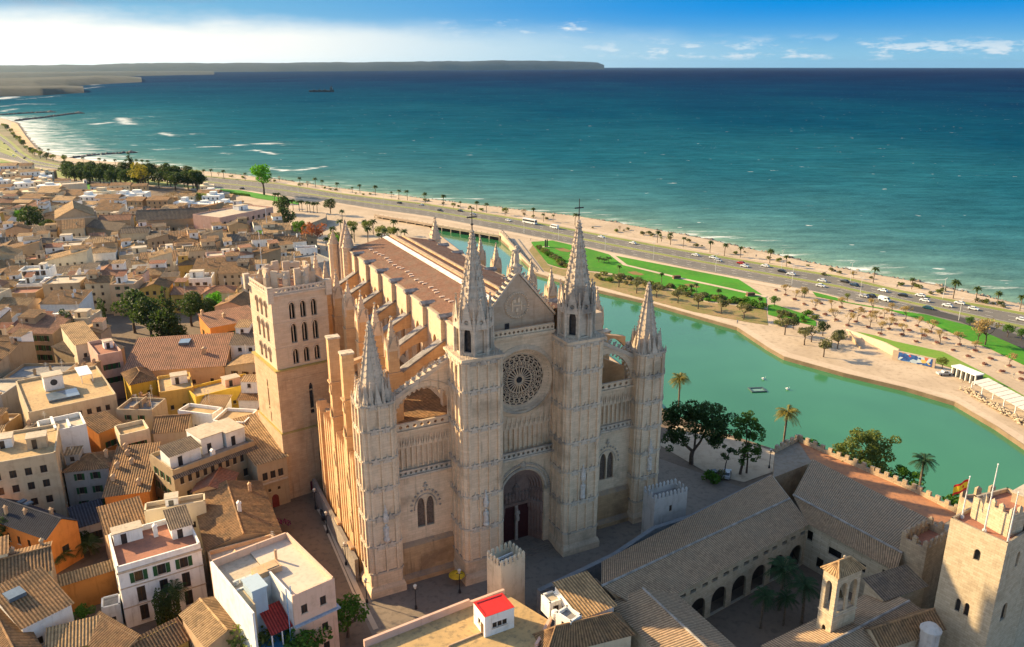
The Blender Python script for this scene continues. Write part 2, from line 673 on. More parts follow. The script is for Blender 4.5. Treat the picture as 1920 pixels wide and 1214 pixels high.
TILE_P = tilemat('pink_roof_tiles', (0.44, 0.225, 0.13), (0.33, 0.165, 0.10), (0.28, 0.155, 0.095))
NAVE_T = tilemat('nave_terracotta', (0.36, 0.185, 0.115), (0.28, 0.145, 0.09), (0.33, 0.205, 0.135))
SLATE = tilemat('dark_slate', (0.05, 0.052, 0.065), (0.035, 0.037, 0.048), (0.045, 0.045, 0.055))
# ------------------------------------------------------------------ ground, roads, park, lake, sea
SEA_Z = -14.0
LOW_Z = -12.0
rng = random.Random(11)


def gz(x, y):
 """height of the old town's ground"""
 return 0.0 if y < 270 else max(-9.0, -9.0 * (y - 270) / 250)


def tess(pts, holes=()):
 loops = [[Vector((p[0], p[1], 0)) for p in pts]] + [[Vector((p[0], p[1], 0)) for p in h] for h in holes]
 allp = [(p.x, p.y) for lp in loops for p in lp]
 return allp, geometry.tessellate_polygon(loops)


def sheet(name, px, z, mat, world_pts=False, kind='structure'):
 pts = px if world_pts else [P(x, y, z) for x, y in px]
 ap, tr = tess(pts)
 mb = MB()
 mb.add([(x, y, z) for x, y in ap], tr)
 return struct(name, mb, mat, kind)


SAND = ground_mat('sandy_paving', (0.50, 0.39, 0.275), (0.40, 0.305, 0.21), (0.33, 0.25, 0.17), 0.05, 0.5)
PALE = ground_mat('pale_paving', (0.55, 0.43, 0.31), (0.48, 0.37, 0.265), (0.43, 0.33, 0.23), 0.05, 0.6)
ASPH = ground_mat('asphalt', (0.17, 0.155, 0.135), (0.135, 0.125, 0.11), (0.19, 0.17, 0.15), 0.04, 0.8)
ASPD = ground_mat('dark_asphalt', (0.07, 0.065, 0.062), (0.055, 0.052, 0.05), None, 0.06, 0.8)
LAWN = ground_mat('lawn_grass', (0.055, 0.24, 0.012), (0.045, 0.17, 0.012), (0.10, 0.22, 0.02), 0.05, 0.45)
VERGE = ground_mat('dry_verge_grass', (0.24, 0.26, 0.07), (0.17, 0.21, 0.05), (0.26, 0.22, 0.10), 0.05, 0.7)
STREET = ground_mat('old_street', (0.20, 0.145, 0.10), (0.15, 0.11, 0.08), (0.11, 0.085, 0.065), 0.06, 0.9)
PLAZA = ground_mat('plaza_paving', (0.24, 0.19, 0.145), (0.19, 0.155, 0.125), (0.14, 0.115, 0.095), 0.09, 0.9)
ROCK = ground_mat('shore_rock', (0.36, 0.28, 0.20), (0.22, 0.175, 0.135), (0.12, 0.10, 0.085), 0.12, 0.7, 0.9, 0.9)
BEACH = ground_mat('beach_sand', (0.55, 0.38, 0.21), (0.47, 0.32, 0.17), None, 0.05, 0.5)

WATERLINE = [(1920, 573), (1845, 556), (1766, 538), (1677, 522), (1600, 508), (1529, 495), (1440, 474), (1330, 450), (1222, 430), (1095, 408),
    (1000, 398), (900, 386), (800, 374), (700, 362), (638, 354), (534, 339), (440, 328), (381, 322), (310, 313), (233, 306), (180, 303),
    (140, 298), (110, 292), (85, 284), (70, 274), (58, 262), (43, 240), (38, 232), (20, 226), (0, 221)]
wl = [P(x, y, SEA_Z) for x, y in WATERLINE]
first = wl[0] + (wl[0] - wl[2]).normalized() * 500
last = wl[-1] + Vector((-900, 260, 0))
wl = [first] + wl + [last]
# resample with small irregularities
fine = []
for i in range(len(wl) - 1):
 n = max(1, int((wl[i + 1] - wl[i]).length / 8))
 for k in range(n):
  fine.append(wl[i].lerp(wl[i + 1], k / n))
fine.append(wl[-1])
coast = []
water = []
for i, p in enumerate(fine):
 t = (fine[min(i + 1, len(fine) - 1)] - fine[max(i - 1, 0)]).normalized()
 nrm = Vector((t.y, -t.x, 0))          # towards the sea
 if nrm.y < 0 and i < len(fine) * 0.8:
  nrm = -nrm
 q = p + nrm * (noise.noise(Vector((p.x * 0.05, p.y * 0.05, 3))) * 4 + noise.noise(Vector((p.x * 0.2, p.y * 0.2, 7))) * 1.6)
 water.append(q)
 coast.append(p - nrm * 8.0)

LAKE = [(800, 423), (932, 444), (968, 475), (1004, 513), (1052, 527), (1120, 545), (1210, 566), (1382, 615), (1440, 653), (1470, 670), (1582, 701),
  (1701, 729), (1790, 755), (1867, 800), (1920, 836), (2010, 905), (2300, 1130), (2300, 1210), (2010, 1040), (1920, 1010), (1800, 955), (1600, 885), (1460, 850),
  (1330, 808), (1245, 770), (1170, 690), (1050, 600), (900, 500)]
lake_w = [P(x, y, LOW_Z) for x, y in LAKE]

mb = MB()
outer = [Vector((p.x, p.y, 0)) for p in coast] + [Vector((-2600, 1500, 0)), Vector((-2600, -300, 0)), Vector((900, -300, 0))]
ap, tr = tess(outer, [lake_w])
mb.add([(x, y, LOW_Z) for x, y in ap], tr)
struct('ground', mb, SAND)

# shore: rocks and sand sloping from the promenade into the water
mb = MB()
vs = []
for p, q in zip(coast, water):
 mid = p.lerp(q, 0.5)
 vs += [(p.x, p.y, LOW_Z), (mid.x, mid.y, LOW_Z - 0.9 + rng.uniform(-0.4, 0.4)), (q.x, q.y, SEA_Z - 0.05), (q.x + (q.x - p.x) * 0.5, q.y + (q.y - p.y) * 0.5, SEA_Z - 2)]
fs = []
for i in range(len(coast) - 1):
 for k in range(3):
  fs.append((4 * i + k, 4 * i + k + 1, 4 * i + 4 + k + 1, 4 * i + 4 + k))
mb.add(vs, fs)
struct('shore', mb, ROCK)
mb = MB()
for i in range(0, len(coast) - 1):
 for k in range(8):
  t = rng.random()
  q = coast[i].lerp(coast[i + 1], rng.random()).lerp(water[i], 0.15 + t)
  if q.y > 900 or rng.random() < 0.25:
   continue
  mb.blob((q.x, q.y, LOW_Z - 0.3 - t * 1.6), rng.uniform(0.35, 1.3), (rng.uniform(.7, 1.6), rng.uniform(.7, 1.4), rng.uniform(.4, .8)))
struct('shore_rocks', mb, ROCK, 'stuff')
sheet('beach_sand', [(40, 300), (66, 287), (70, 281), (60, 270), (48, 255), (40, 243), (33, 233), (22, 229), (20, 240), (28, 262), (40, 280), (52, 290)], LOW_Z + 0.1, BEACH)

# lake
mb = MB()
ap, tr = tess(lake_w)
mb.add([(x, y, LOW_Z - 1.2) for x, y in ap], tr)
m, g, b = newmat('lake_water')
co = objco(g)
n = g.noise(co, 0.012, 3)
g.link(g.mix(g.ss(n, 0.3, 0.7), (0.028, 0.135, 0.055), (0.045, 0.19, 0.08)), b.inputs['Base Color'])
b.inputs['Roughness'].default_value = 0.09
b.inputs['Specular IOR Level'].default_value = 0.5
bump(g, b, g.noise(g.scalev(co, (1, 2, 1)), 0.9, 4), 0.05, 0.2)
struct('lake', mb, m)
mb = MB()
nl = len(lake_w)
for i in range(nl):
 p, q = lake_w[i], lake_w[(i + 1) % nl]
 mb.add([(p.x, p.y, LOW_Z - 3), (q.x, q.y, LOW_Z - 3), (q.x, q.y, LOW_Z + 0.25), (p.x, p.y, LOW_Z + 0.25)], [(0, 1, 2, 3)])
struct('quay_edge', mb, ground_mat('quay_stone', (0.20, 0.145, 0.095), (0.15, 0.11, 0.07), None, 0.2, 1.0))
# quay promenade strip, paler
sheet('quay_walk', [(1004, 511), (1052, 525), (1120, 543), (1210, 564), (1382, 613), (1440, 651), (1470, 668), (1582, 699), (1701, 727), (1790, 752), (1867, 797), (1920, 833),
     (1920, 818), (1867, 786), (1795, 744), (1705, 721), (1590, 692), (1480, 662), (1450, 646), (1390, 608), (1215, 559), (1122, 538), (1054, 520), (1010, 507)], LOW_Z + 0.06, PALE)

# coast road
ROAD_TOP = [(-260, 215), (-100, 236), (0, 254), (20, 268), (40, 287), (60, 300), (110, 311), (190, 316), (280, 321), (381, 332), (521, 346), (638, 365), (800, 385), (960, 411), (1210, 459), (1440, 499), (1570, 520),
   (1689, 548), (1920, 590), (2200, 643)]
ROAD_LOW = [(2200, 715), (1920, 640), (1810, 612), (1695, 582), (1588, 560), (1529, 546), (1440, 530), (1285, 501), (1100, 463), (960, 435), (800, 405), (706, 392), (612, 377), (521, 366),
   (472, 358), (386, 350), (280, 334), (190, 327), (110, 318), (60, 312), (30, 302), (0, 296), (-100, 270), (-260, 245)]
sheet('coast_road', ROAD_TOP + ROAD_LOW, LOW_Z + 0.10, ASPH)


def strip(name, centre, width, z, mat, extra=0.0):
 pts = [P(x, y, z) for x, y in centre]
 mbx = MB()
 vs = []
 for i, p in enumerate(pts):
  t = (pts[min(i + 1, len(pts) - 1)] - pts[max(i - 1, 0)]).normalized()
  nn = Vector((-t.y, t.x, 0))
  vs += [p + nn * width / 2, p - nn * width / 2]
 mbx.add(vs, [(2 * i, 2 * i + 1, 2 * i + 3, 2 * i + 2) for i in range(len(pts) - 1)])
 return struct(name, mbx, mat)


def dashes(name, centre, z, mat, dash=3.0, gap=6.0, w=0.3):
 pts = [P(x, y, z) for x, y in centre]
 mbx = MB()
 for i in range(len(pts) - 1):
  L = (pts[i + 1] - pts[i]).length
  t = (pts[i + 1] - pts[i]).normalized()
  nn = Vector((-t.y, t.x, 0)) * w / 2
  s = 0.0
  while s + dash < L:
   a, c = pts[i] + t * s, pts[i] + t * (s + dash)
   mbx.add([a + nn, a - nn, c - nn, c + nn], [(0, 1, 2, 3)])
   s += dash + gap
 return struct(name, mbx, mat)


def lerp_line(f):
 """a line between the two road edges at fraction f"""
 low = ROAD_LOW[::-1]
 res = []
 for x, y in ROAD_TOP:
  for i in range(len(low) - 1):
   if low[i][0] <= x <= low[i + 1][0]:
    t = (x - low[i][0]) / (low[i + 1][0] - low[i][0])
    yl = low[i][1] + t * (low[i + 1][1] - low[i][1])
    res.append((x, y + (yl - y) * f))
    break
 return res


MARK = plain('road_paint', (0.62, 0.58, 0.52), 0.7)
strip('median_grass', lerp_line(0.47), 3.4, LOW_Z + 0.16, VERGE)
strip('verge_grass', [(x, y - 1.5) for x, y in ROAD_TOP], 4.2, LOW_Z + 0.15, VERGE)
strip('median_kerb', lerp_line(0.54), 0.5, LOW_Z + 0.22, PALE)
for f in (0.16, 0.31, 0.68, 0.84):
 dashes('lane_marking', lerp_line(f), LOW_Z + 0.14, MARK)
for f in (0.03, 0.40, 0.58, 0.97):
 strip('edge_line', lerp_line(f), 0.22, LOW_Z + 0.13, MARK)
strip('promenade', [(x, y - 5 - max(0, (x - 700)) * 0.004) for x, y in ROAD_TOP if x > 60], 5.0, LOW_Z + 0.05, PALE)
sheet('road_pavement', [(386, 353), (472, 361), (521, 369), (612, 380), (706, 396), (800, 409), (960, 440), (1100, 469), (1285, 508), (1440, 537), (1529, 553), (1588, 567),
      (1588, 562), (1529, 547), (1440, 531.5), (1285, 502.5), (1100, 464), (960, 436), (800, 406), (706, 393), (612, 378), (521, 367), (472, 359), (386, 351)], LOW_Z + 0.12, PALE)
sheet('slip_road', [(1698, 573), (1740, 577), (1812, 598), (1920, 632), (2100, 690), (2100, 735), (1920, 655), (1800, 603), (1735, 588), (1700, 581)], LOW_Z + 0.20, ASPD)

# lawns of the park
sheet('lawn', [(996, 454), (1035, 451), (1105, 467), (1145, 478), (1385, 524), (1425, 550), (1437, 560), (1437, 575), (1322, 564), (1272, 544), (1210, 530), (1145, 512), (1050, 502),
    (1027, 495), (997, 457)], LOW_Z + 0.15, LAWN)
strip('lawn_path', [(1146, 477), (1172, 497), (1285, 524), (1360, 540), (1437, 557)], 2.6, LOW_Z + 0.20, PALE)
sheet('lawn', [(1523, 547), (1567, 558), (1590, 567), (1677, 582), (1736, 590), (1822, 612), (1920, 652), (2000, 690), (2000, 735), (1920, 685), (1855, 654), (1796, 630), (1733, 602),
    (1671, 583), (1588, 568), (1530, 556)], LOW_Z + 0.15, LAWN)
sheet('lawn', [(1606, 622), (1640, 629), (1677, 640), (1769, 660), (1850, 702), (1920, 742), (1980, 775), (1980, 790), (1920, 757), (1850, 722), (1785, 690), (1671, 657)], LOW_Z + 0.15,
  ground_mat('worn_lawn', (0.14, 0.27, 0.03), (0.20, 0.25, 0.05), (0.09, 0.25, 0.02), 0.06, 0.6))
sheet('lawn', [(1440, 572), (1452, 571), (1505, 588), (1530, 603), (1530, 612), (1470, 598), (1440, 590)], LOW_Z + 0.15, LAWN)
sheet('planting_bed', [(1000, 458), (1027, 497), (1050, 504), (1145, 515), (1210, 533), (1272, 547), (1322, 567), (1437, 580), (1440, 610), (1400, 604), (1300, 585), (1190, 556), (1115, 535), (1060, 519), (1020, 508), (992, 470)],
  LOW_Z + 0.09, ground_mat('bed_soil', (0.30, 0.20, 0.10), (0.20, 0.17, 0.06), (0.12, 0.16, 0.03), 0.12, 0.6))
sheet('lawn', [(400, 353), (450, 357), (520, 369), (560, 378), (560, 384), (480, 372), (440, 362), (405, 357)], LOW_Z + 0.2, LAWN)
sheet('lawn', [(0, 304), (40, 306), (62, 315), (50, 324), (0, 324)], LOW_Z + 0.2, LAWN)
sheet('lawn', [(160, 345), (250, 348), (255, 360), (165, 363)], LOW_Z + 3.5, LAWN)
sheet('lawn', [(0, 262), (18, 276), (34, 292), (28, 296), (0, 285)], LOW_Z + 0.2, VERGE)
sheet('lawn', [(0, 298), (60, 314), (110, 320), (280, 336), (386, 353), (395, 357), (330, 350), (180, 341), (110, 333), (0, 327)], LOW_Z + 0.12, VERGE)
sheet('coastal_scrub', [(-60, 228), (0, 234), (24, 250), (44, 270), (66, 290), (112, 304), (180, 310), (180, 313), (108, 309), (58, 298), (36, 284), (18, 265), (0, 251), (-60, 240)], LOW_Z + 0.11, ground_mat('scrub_ground', (0.13, 0.13, 0.06), (0.22, 0.17, 0.10), None, .03, .3))
# small planting marks on the lawn
for x, y in ((1056, 469), (1192, 513), (1297, 536)):
 sheet('flower_bed', [(x - 16, y - 3), (x, y - 4), (x + 17, y + 2), (x + 10, y + 4), (x - 6, y + 2)], LOW_Z + 0.22, ground_mat('flower_soil', (0.26, 0.13, 0.06), (0.16, 0.17, 0.04), None, 0.5, 1.0))

# the old town's hill: city ground, its edge falls as a wall to the low ground
hill = [P(2010, 1045, 0), P(1920, 1012, 0), P(1800, 958, 0), P(1600, 888, 0), P(1460, 845, 0), P(1330, 803, 0), P(1243, 768, 0)]
hill += [W(72, 20), W(72, 110), W(34, 116), W(20, 132)]
hill += [P(x, y, -6) for x, y in ((600, 462), (545, 452), (520, 418), (470, 390), (400, 356), (330, 346), (180, 337), (110, 328), (40, 322), (-200, 316), (-700, 400))]
hill += [Vector((-420, -120, 0)), Vector((260, -120, 0))]
bm = bmesh.new()
f = bm.faces.new([bm.verts.new((p.x, p.y, 0)) for p in hill])
for yy in range(270, 820, 25):
 bmesh.ops.bisect_plane(bm, geom=bm.verts[:] + bm.edges[:] + bm.faces[:], plane_co=(0, yy, 0), plane_no=(0, 1, 0))
bmesh.ops.triangulate(bm, faces=bm.faces[:])
for v in bm.verts:
 v.co.z = gz(v.co.x, v.co.y)
bedges = [e for e in bm.edges if len(e.link_faces) == 1]
ex = bmesh.ops.extrude_edge_only(bm, edges=bedges)
for v in [q for q in ex['geom'] if isinstance(q, bmesh.types.BMVert)]:
 v.co.z = LOW_Z - 0.5
me = bpy.data.meshes.new('hill_ground')
bm.to_mesh(me)
bm.free()
me.materials.append(STREET)
o = obj('hill_ground', me)
o['kind'] = 'structure'
# paved forecourt of the cathedral and the terrace beside it
sheet('forecourt', [W(-3, -26), W(20, -30), W(70, -20), W(86, 0), W(69, 40), W(63.5, 40), W(63.5, 3), W(-1.5, 3), W(-3, 0)], 0.05, PLAZA, True)
sheet('terrace', [P(x, y, 0) for x, y in ((1236, 835), (1262, 800), (1300, 800), (1455, 848), (1450, 885), (1395, 905), (1330, 890))], 0.09, SAND, True)
sheet('street', [P(x, y, 0) for x, y in ((505, 965), (560, 945), (600, 960), (622, 985), (650, 1060), (690, 1130), (720, 1200), (640, 1230), (622, 1130), (585, 1040))], 0.04, STREET, True)
strip('street_kerb', [(598, 955), (618, 985), (640, 1040), (672, 1110), (690, 1150), (705, 1180)], 0.9, 0.12, PALE)
strip('street_kerb', [(690, 1150), (662, 1110), (632, 1040), (608, 985)], 0.4, 0.10, PALE)

# ---- sea: a fan of quads finer towards the eye, carrying distance-to-shore and breaking-wave masks
az = np.concatenate([np.linspace(-80, -36, 40, endpoint=False), np.linspace(-36, 36, 720, endpoint=False), np.linspace(36, 85, 40)]) * PI / 180
rad = 180.0 * (52000.0 / 180.0) ** (np.linspace(0, 1, 430))
AZ, RD = np.meshgrid(az, rad)
X = RD * np.sin(AZ)
Y = RD * np.cos(AZ)


def seg_dist(px, py, pts):
 best = np.full(px.shape, 1e9)
 for i in range(len(pts) - 1):
  ax, ay = pts[i][0], pts[i][1]
  bx, by = pts[i + 1][0], pts[i + 1][1]
  dx, dy = bx - ax, by - ay
  L = dx * dx + dy * dy + 1e-9
  t = np.clip(((px - ax) * dx + (py - ay) * dy) / L, 0, 1)
  best = np.minimum(best, np.hypot(px - ax - t * dx, py - ay - t * dy))
 return best


near = RD < 6000
D = np.full(X.shape, 1e4)
wsp = [(p.x, p.y) for p in water[::3]] + [(water[-1].x, water[-1].y)]
D[near] = seg_dist(X[near], Y[near], wsp)
D[~near] = np.maximum(300, RD[~near] - 600)
foam = np.zeros(X.shape)
left_k = np.clip((-np.degrees(AZ) - 19) / 8, 0, 1) * (RD < 2600)
foam = np.maximum(foam, np.clip(1 - D / (10 + 120 * left_k), 0, 1) * (0.60 + 0.22 * left_k))
foam = np.maximum(foam, np.clip(1 - D / 60.0, 0, 1) * 0.47)
foam = np.maximum(foam, left_k * np.clip(1 - D / 700.0, 0, 1) * 0.30)
WAVES = [([(235, 286), (300, 281), (390, 276), (447, 273), (525, 270)], 13, .85), ([(447, 272), (515, 268)], 16, 1), ([(505, 316), (540, 321), (568, 319), (605, 313)], 13, 1),
   ([(302, 250), (324, 255)], 20, 1), ([(345, 253), (378, 250)], 16, .9), ([(190, 272), (212, 271)], 16, .9), ([(245, 272), (258, 274)], 12, .9), ([(475, 281), (515, 290)], 12, .95),
   ([(413, 286), (432, 289)], 10, .8), ([(228, 222), (236, 231), (247, 234)], 35, 1), ([(180, 233), (202, 230)], 32, 1), ([(150, 224), (220, 221), (300, 219)], 22, .7),
   ([(0, 178), (60, 175), (100, 176)], 60, .8), ([(30, 188), (110, 180)], 40, .7), ([(0, 200), (50, 195), (95, 196)], 50, .75), ([(170, 160), (205, 155)], 70, .9), ([(145, 168), (185, 163)], 60, .7),
   ([(0, 186), (22, 182)], 80, 1), ([(0, 210), (30, 204)], 30, .8), ([(515, 268), (540, 274)], 14, .7), ([(110, 250), (150, 262), (165, 272)], 22, .7)]
for pl, wd, st in WAVES:
 pts = [P(x, y, SEA_Z) for x, y in pl]
 msk = RD < 9000
 dd = seg_dist(X[msk], Y[msk], pts)
 foam[msk] = np.maximum(foam[msk], np.maximum(np.clip(1.15 - dd / (wd * .75), 0, 1) * st * .74, np.clip(1.0 - dd / (wd * 2.6), 0, 1) * st * .42))
nr, na = X.shape
verts = np.stack([X.ravel(), Y.ravel(), np.full(X.size, SEA_Z)], 1)
idx = np.arange(nr * na).reshape(nr, na)
quads = np.stack([idx[:-1, :-1].ravel(), idx[:-1, 1:].ravel(), idx[1:, 1:].ravel(), idx[1:, :-1].ravel()], 1)
me = bpy.data.meshes.new('sea')
me.vertices.add(len(verts))
me.vertices.foreach_set('co', verts.ravel())
me.loops.add(quads.size)
me.polygons.add(len(quads))
me.polygons.foreach_set('loop_start', np.arange(0, quads.size, 4))
me.loops.foreach_set('vertex_index', quads.ravel())
me.update()
at = me.attributes.new('foam', 'FLOAT', 'POINT')
at.data.foreach_set('value', foam.ravel())
at = me.attributes.new('shore', 'FLOAT', 'POINT')
at.data.foreach_set('value', np.log10(np.maximum(D, 1)).ravel())
m, g, b = newmat('sea_water')
co = objco(g)
fo = g.n('ShaderNodeAttribute', attribute_name='foam').outputs['Fac']
sh = g.n('ShaderNodeAttribute', attribute_name='shore').outputs['Fac']
wob = g.m('ADD', sh, g.m('MULTIPLY', g.m('SUBTRACT', g.noise(g.scalev(co, (1, 0.55, 1)), 0.0026, 4), 0.5), 0.9))
cr = g.n('ShaderNodeValToRGB')
g.link(g.m('DIVIDE', wob, 4.6), cr.inputs[0])
e = cr.color_ramp.elements
e[0].position = 0.15; e[0].color = (0.13, 0.22, 0.18, 1)
e[1].position = 1.0; e[1].color = (0.001, 0.004, 0.030, 1)
for pos, c in ((0.33, (0.075, 0.170, 0.168)), (0.45, (0.035, 0.125, 0.150)), (0.56, (0.011, 0.083, 0.122)), (0.67, (0.003, 0.046, 0.090)), (0.78, (0.002, 0.024, 0.070)), (0.88, (0.001, 0.008, 0.042))):
 q = e.new(pos); q.color = (*c, 1)
# wind streaks and whitecaps
st = g.noise(g.scalev(co, (0.35, 1.0, 1)), 0.02, 5, 0.65)
col = g.mix(g.m('MULTIPLY', g.ss(st, 0.4, 0.7), 0.6), cr.outputs[0], g.mix(1.0, cr.outputs[0], (1.5, 1.4, 1.3), 'MULTIPLY'))
rip = g.noise(g.scalev(co, (0.35, 1.0, 1)), 0.085, 5, 0.75)
col = g.mix(1.0, col, g.lin(rip, 0.36, 0.64, 0.80, 1.22), 'MULTIPLY')
fn = g.noise(g.scalev(co, (0.22, 1.0, 1)), 0.13, 7, 0.72)
fm = g.ss(g.m('ADD', fo, g.m('MULTIPLY', g.m('SUBTRACT', fn, 0.5), 2.7)), 0.42, 1.0)
caps = g.m('MULTIPLY', g.ss(g.noise(g.scalev(co, (0.5, 1.0, 1)), 0.11, 3, 0.6), 0.715, 0.76), 0.6)
fm = g.m('MAXIMUM', fm, caps)
col = g.mix(g.m('MULTIPLY', fm, 0.9), col, (0.80, 0.80, 0.77))
g.link(col, b.inputs['Base Color'])
g.link(g.mix(fm, (0.5, 0.5, 0.5), (0.9, 0.9, 0.9)), b.inputs['Roughness'])
b.inputs['Specular IOR Level'].default_value = 0.0
hh = g.m('ADD', g.noise(g.scalev(co, (0.6, 1.0, 1)), 0.10, 5, 0.65), g.m('MULTIPLY', g.noise(g.scalev(co, (0.5, 1.0, 1)), 0.6, 3), 0.25))
bump(g, b, hh, 0.6, 1.6)
me.materials.append(m)
o = obj('sea', me)
o['kind'] = 'structure'

# ---- far land
FARL = ground_mat('far_land', (0.008, 0.016, 0.020), (0.018, 0.025, 0.027), (0.007, 0.013, 0.016), 0.0012, 0.006, 0.95, 0)
MIDL = ground_mat('coastal_plain', (0.010, 0.017, 0.018), (0.035, 0.038, 0.036), (0.008, 0.013, 0.014), 0.003, 0.02, 0.95, 0)


def ridge(name, spec, n, depth, mat, seed, rows=7):
 """spec: list of (pixel x, pixel y of the crest, distance)"""
 mbx = MB()
 vs = []
 for i in range(n + 1):
  t = i / n * (len(spec) - 1)
  k = min(int(t), len(spec) - 2)
  u = t - k
  x = spec[k][0] + (spec[k + 1][0] - spec[k][0]) * u
  y = spec[k][1] + (spec[k + 1][1] - spec[k][1]) * u
  d = spec[k][2] + (spec[k + 1][2] - spec[k][2]) * u
  a = math.atan((x - 960) / 1576)
  top = CAMH + (124 - y) / 1576 * d * math.cos(a)
  for j in range(rows):
   s = j / (rows - 1)
   hh = top * min(1, (s * 2.2) ** 0.6) * (1 if s < 0.8 else (1 - s) * 5)
   rr = d + (s - 0.45) * depth
   w = noise.fractal(Vector((x * 0.02, s * 3, seed)), 0.8, 2.0, 4)
   hh = SEA_Z - 1 if j in (0, rows - 1) else max(SEA_Z + 2, hh * (1 + 0.10 * w))
   vs.append((rr * math.sin(a), rr * math.cos(a), hh))
 fs = []
 for i in range(n):
  for j in range(rows - 1):
   k = i * rows + j
   fs.append((k, k + 1, k + rows + 1, k + rows))
 mbx.add(vs, fs)
 return struct(name, mbx, mat, smooth=True)


ridge('far_hills', [(-700, 122, 12000), (-200, 123, 13000), (0, 123, 14000), (150, 122, 15000), (240, 120, 16000), (310, 119, 16500), (520, 118.5, 18000), (700, 117, 20000), (830, 115.5, 22000), (930, 114.5, 24000),
     (1030, 115, 26000), (1090, 116, 27000), (1120, 118, 27500), (1133, 123, 27600)], 260, 3000, FARL, 5)
ridge('far_shore', [(-600, 146, 4700), (0, 147, 5200), (60, 146, 5300), (120, 144, 5600), (180, 142, 6200), (235, 143, 6600), (262, 146, 6800)], 90, 1500, MIDL, 9)
ridge('far_shore', [(-600, 160, 3400), (0, 161, 3700), (70, 161, 3750), (110, 160, 3900), (150, 162, 4000)], 60, 500, MIDL, 12)
ridge('far_shore', [(-600, 136, 8000), (0, 136, 8200), (100, 135, 8800), (200, 134, 10000), (340, 133, 11500), (400, 133.5, 12000)], 90, 1800, FARL, 15)

for pts, lab in (([(-60, 218), (0, 215), (50, 212), (95, 210)], 'dark rock breakwater, the farther of the two off the beach'),
     ([(30, 226), (90, 219), (128, 214), (148, 212)], 'dark rock breakwater with a rounded tip, the nearer off the beach'),
     ([(112, 299), (150, 293), (180, 289), (246, 285)], 'long low breakwater beside the seafront palms')):
 mb = MB()
 pw = [P(x, y, SEA_Z + 1.2) for x, y in pts]
 wd = 7 if pts[0][1] > 250 else 12
 for i in range(len(pw) - 1):
  n = int((pw[i + 1] - pw[i]).length / 4)
  for k in range(n):
   q = pw[i].lerp(pw[i + 1], k / n)
   for r in range(3):
    mb.blob((q.x + rng.uniform(-1, 1) * wd * .3, q.y + rng.uniform(-1, 1) * wd * .4, SEA_Z + rng.uniform(0.2, 1.0)), rng.uniform(.25, .5) * wd, (1, 1, 0.5))
 mb.blob((pw[-1].x, pw[-1].y, SEA_Z + 0.6), wd, (1.2, 1.2, 0.35))
 tag(struct('breakwater', mb, plain('breakwater_rock', (0.10, 0.09, 0.085), 0.9, 0, 0.4, 0.3)), lab, 'breakwater')
for o in bpy.data.objects:
 if o.name.startswith('breakwater') and 'kind' in o:
  del o['kind']
# ------------------------------------------------------------------ cathedral
CX = 30.4                       # axis of the nave
cathedral = thing('cathedral', 'huge gothic limestone cathedral with rose window, spires and flying buttresses beside the lake', 'cathedral', OO, TH)


def gablet(mb, c, ax, w, z0, h, d=0.22):
 """a small steep gable standing on a face; ax 0: face along x (thickness y), 1: face along y"""
 poly = [(-w / 2, z0), (w / 2, z0), (0, z0 + h)]
 if ax == 0:
  mb.prism(poly, lambda u, v, t: (c[0] + u, c[1] + t, v), -d, d)
 else:
  mb.prism(poly, lambda u, v, t: (c[0] + t, c[1] + u, v), -d, d)
 mb.frus(c, 0.14, 0.03, z0 + h * 0.85, z0 + h * 1.35, 4)
 for s in (-1, 1):
  for t in (0.3, 0.62):
   q = (s * w / 2 * (1 - t), z0 + h * t)
   p = (c[0] + q[0], c[1], q[1]) if ax == 0 else (c[0], c[1] + q[0], q[1])
   mb.blob(p, 0.17)


def pinnacle(mb, c, r, z0, z1, z2, n=4, crock=0.55):
 """square or octagonal shaft z0-z1 with a crocketed spirelet to z2"""
 mb.frus(c, r, r, z0, z1, n)
 mb.frus(c, r * 1.18, r * 1.18, z1 - 0.15, z1 + 0.1, n)
 mb.frus(c, r * 1.0, 0.05, z1, z2, n)
 mb.blob((c[0], c[1], z2), r * 0.28 + 0.06)
 if crock:
  k = int((z2 - z1) / crock)
  for i in range(1, k):
   t = i / k
   rr = r * (1 - t) + 0.05
   for q in range(n):
    a = PI / n + 2 * PI * q / n
    mb.blob((c[0] + rr * math.cos(a), c[1] + rr * math.sin(a), z1 + (z2 - z1) * t), 0.07 + 0.1 * r)


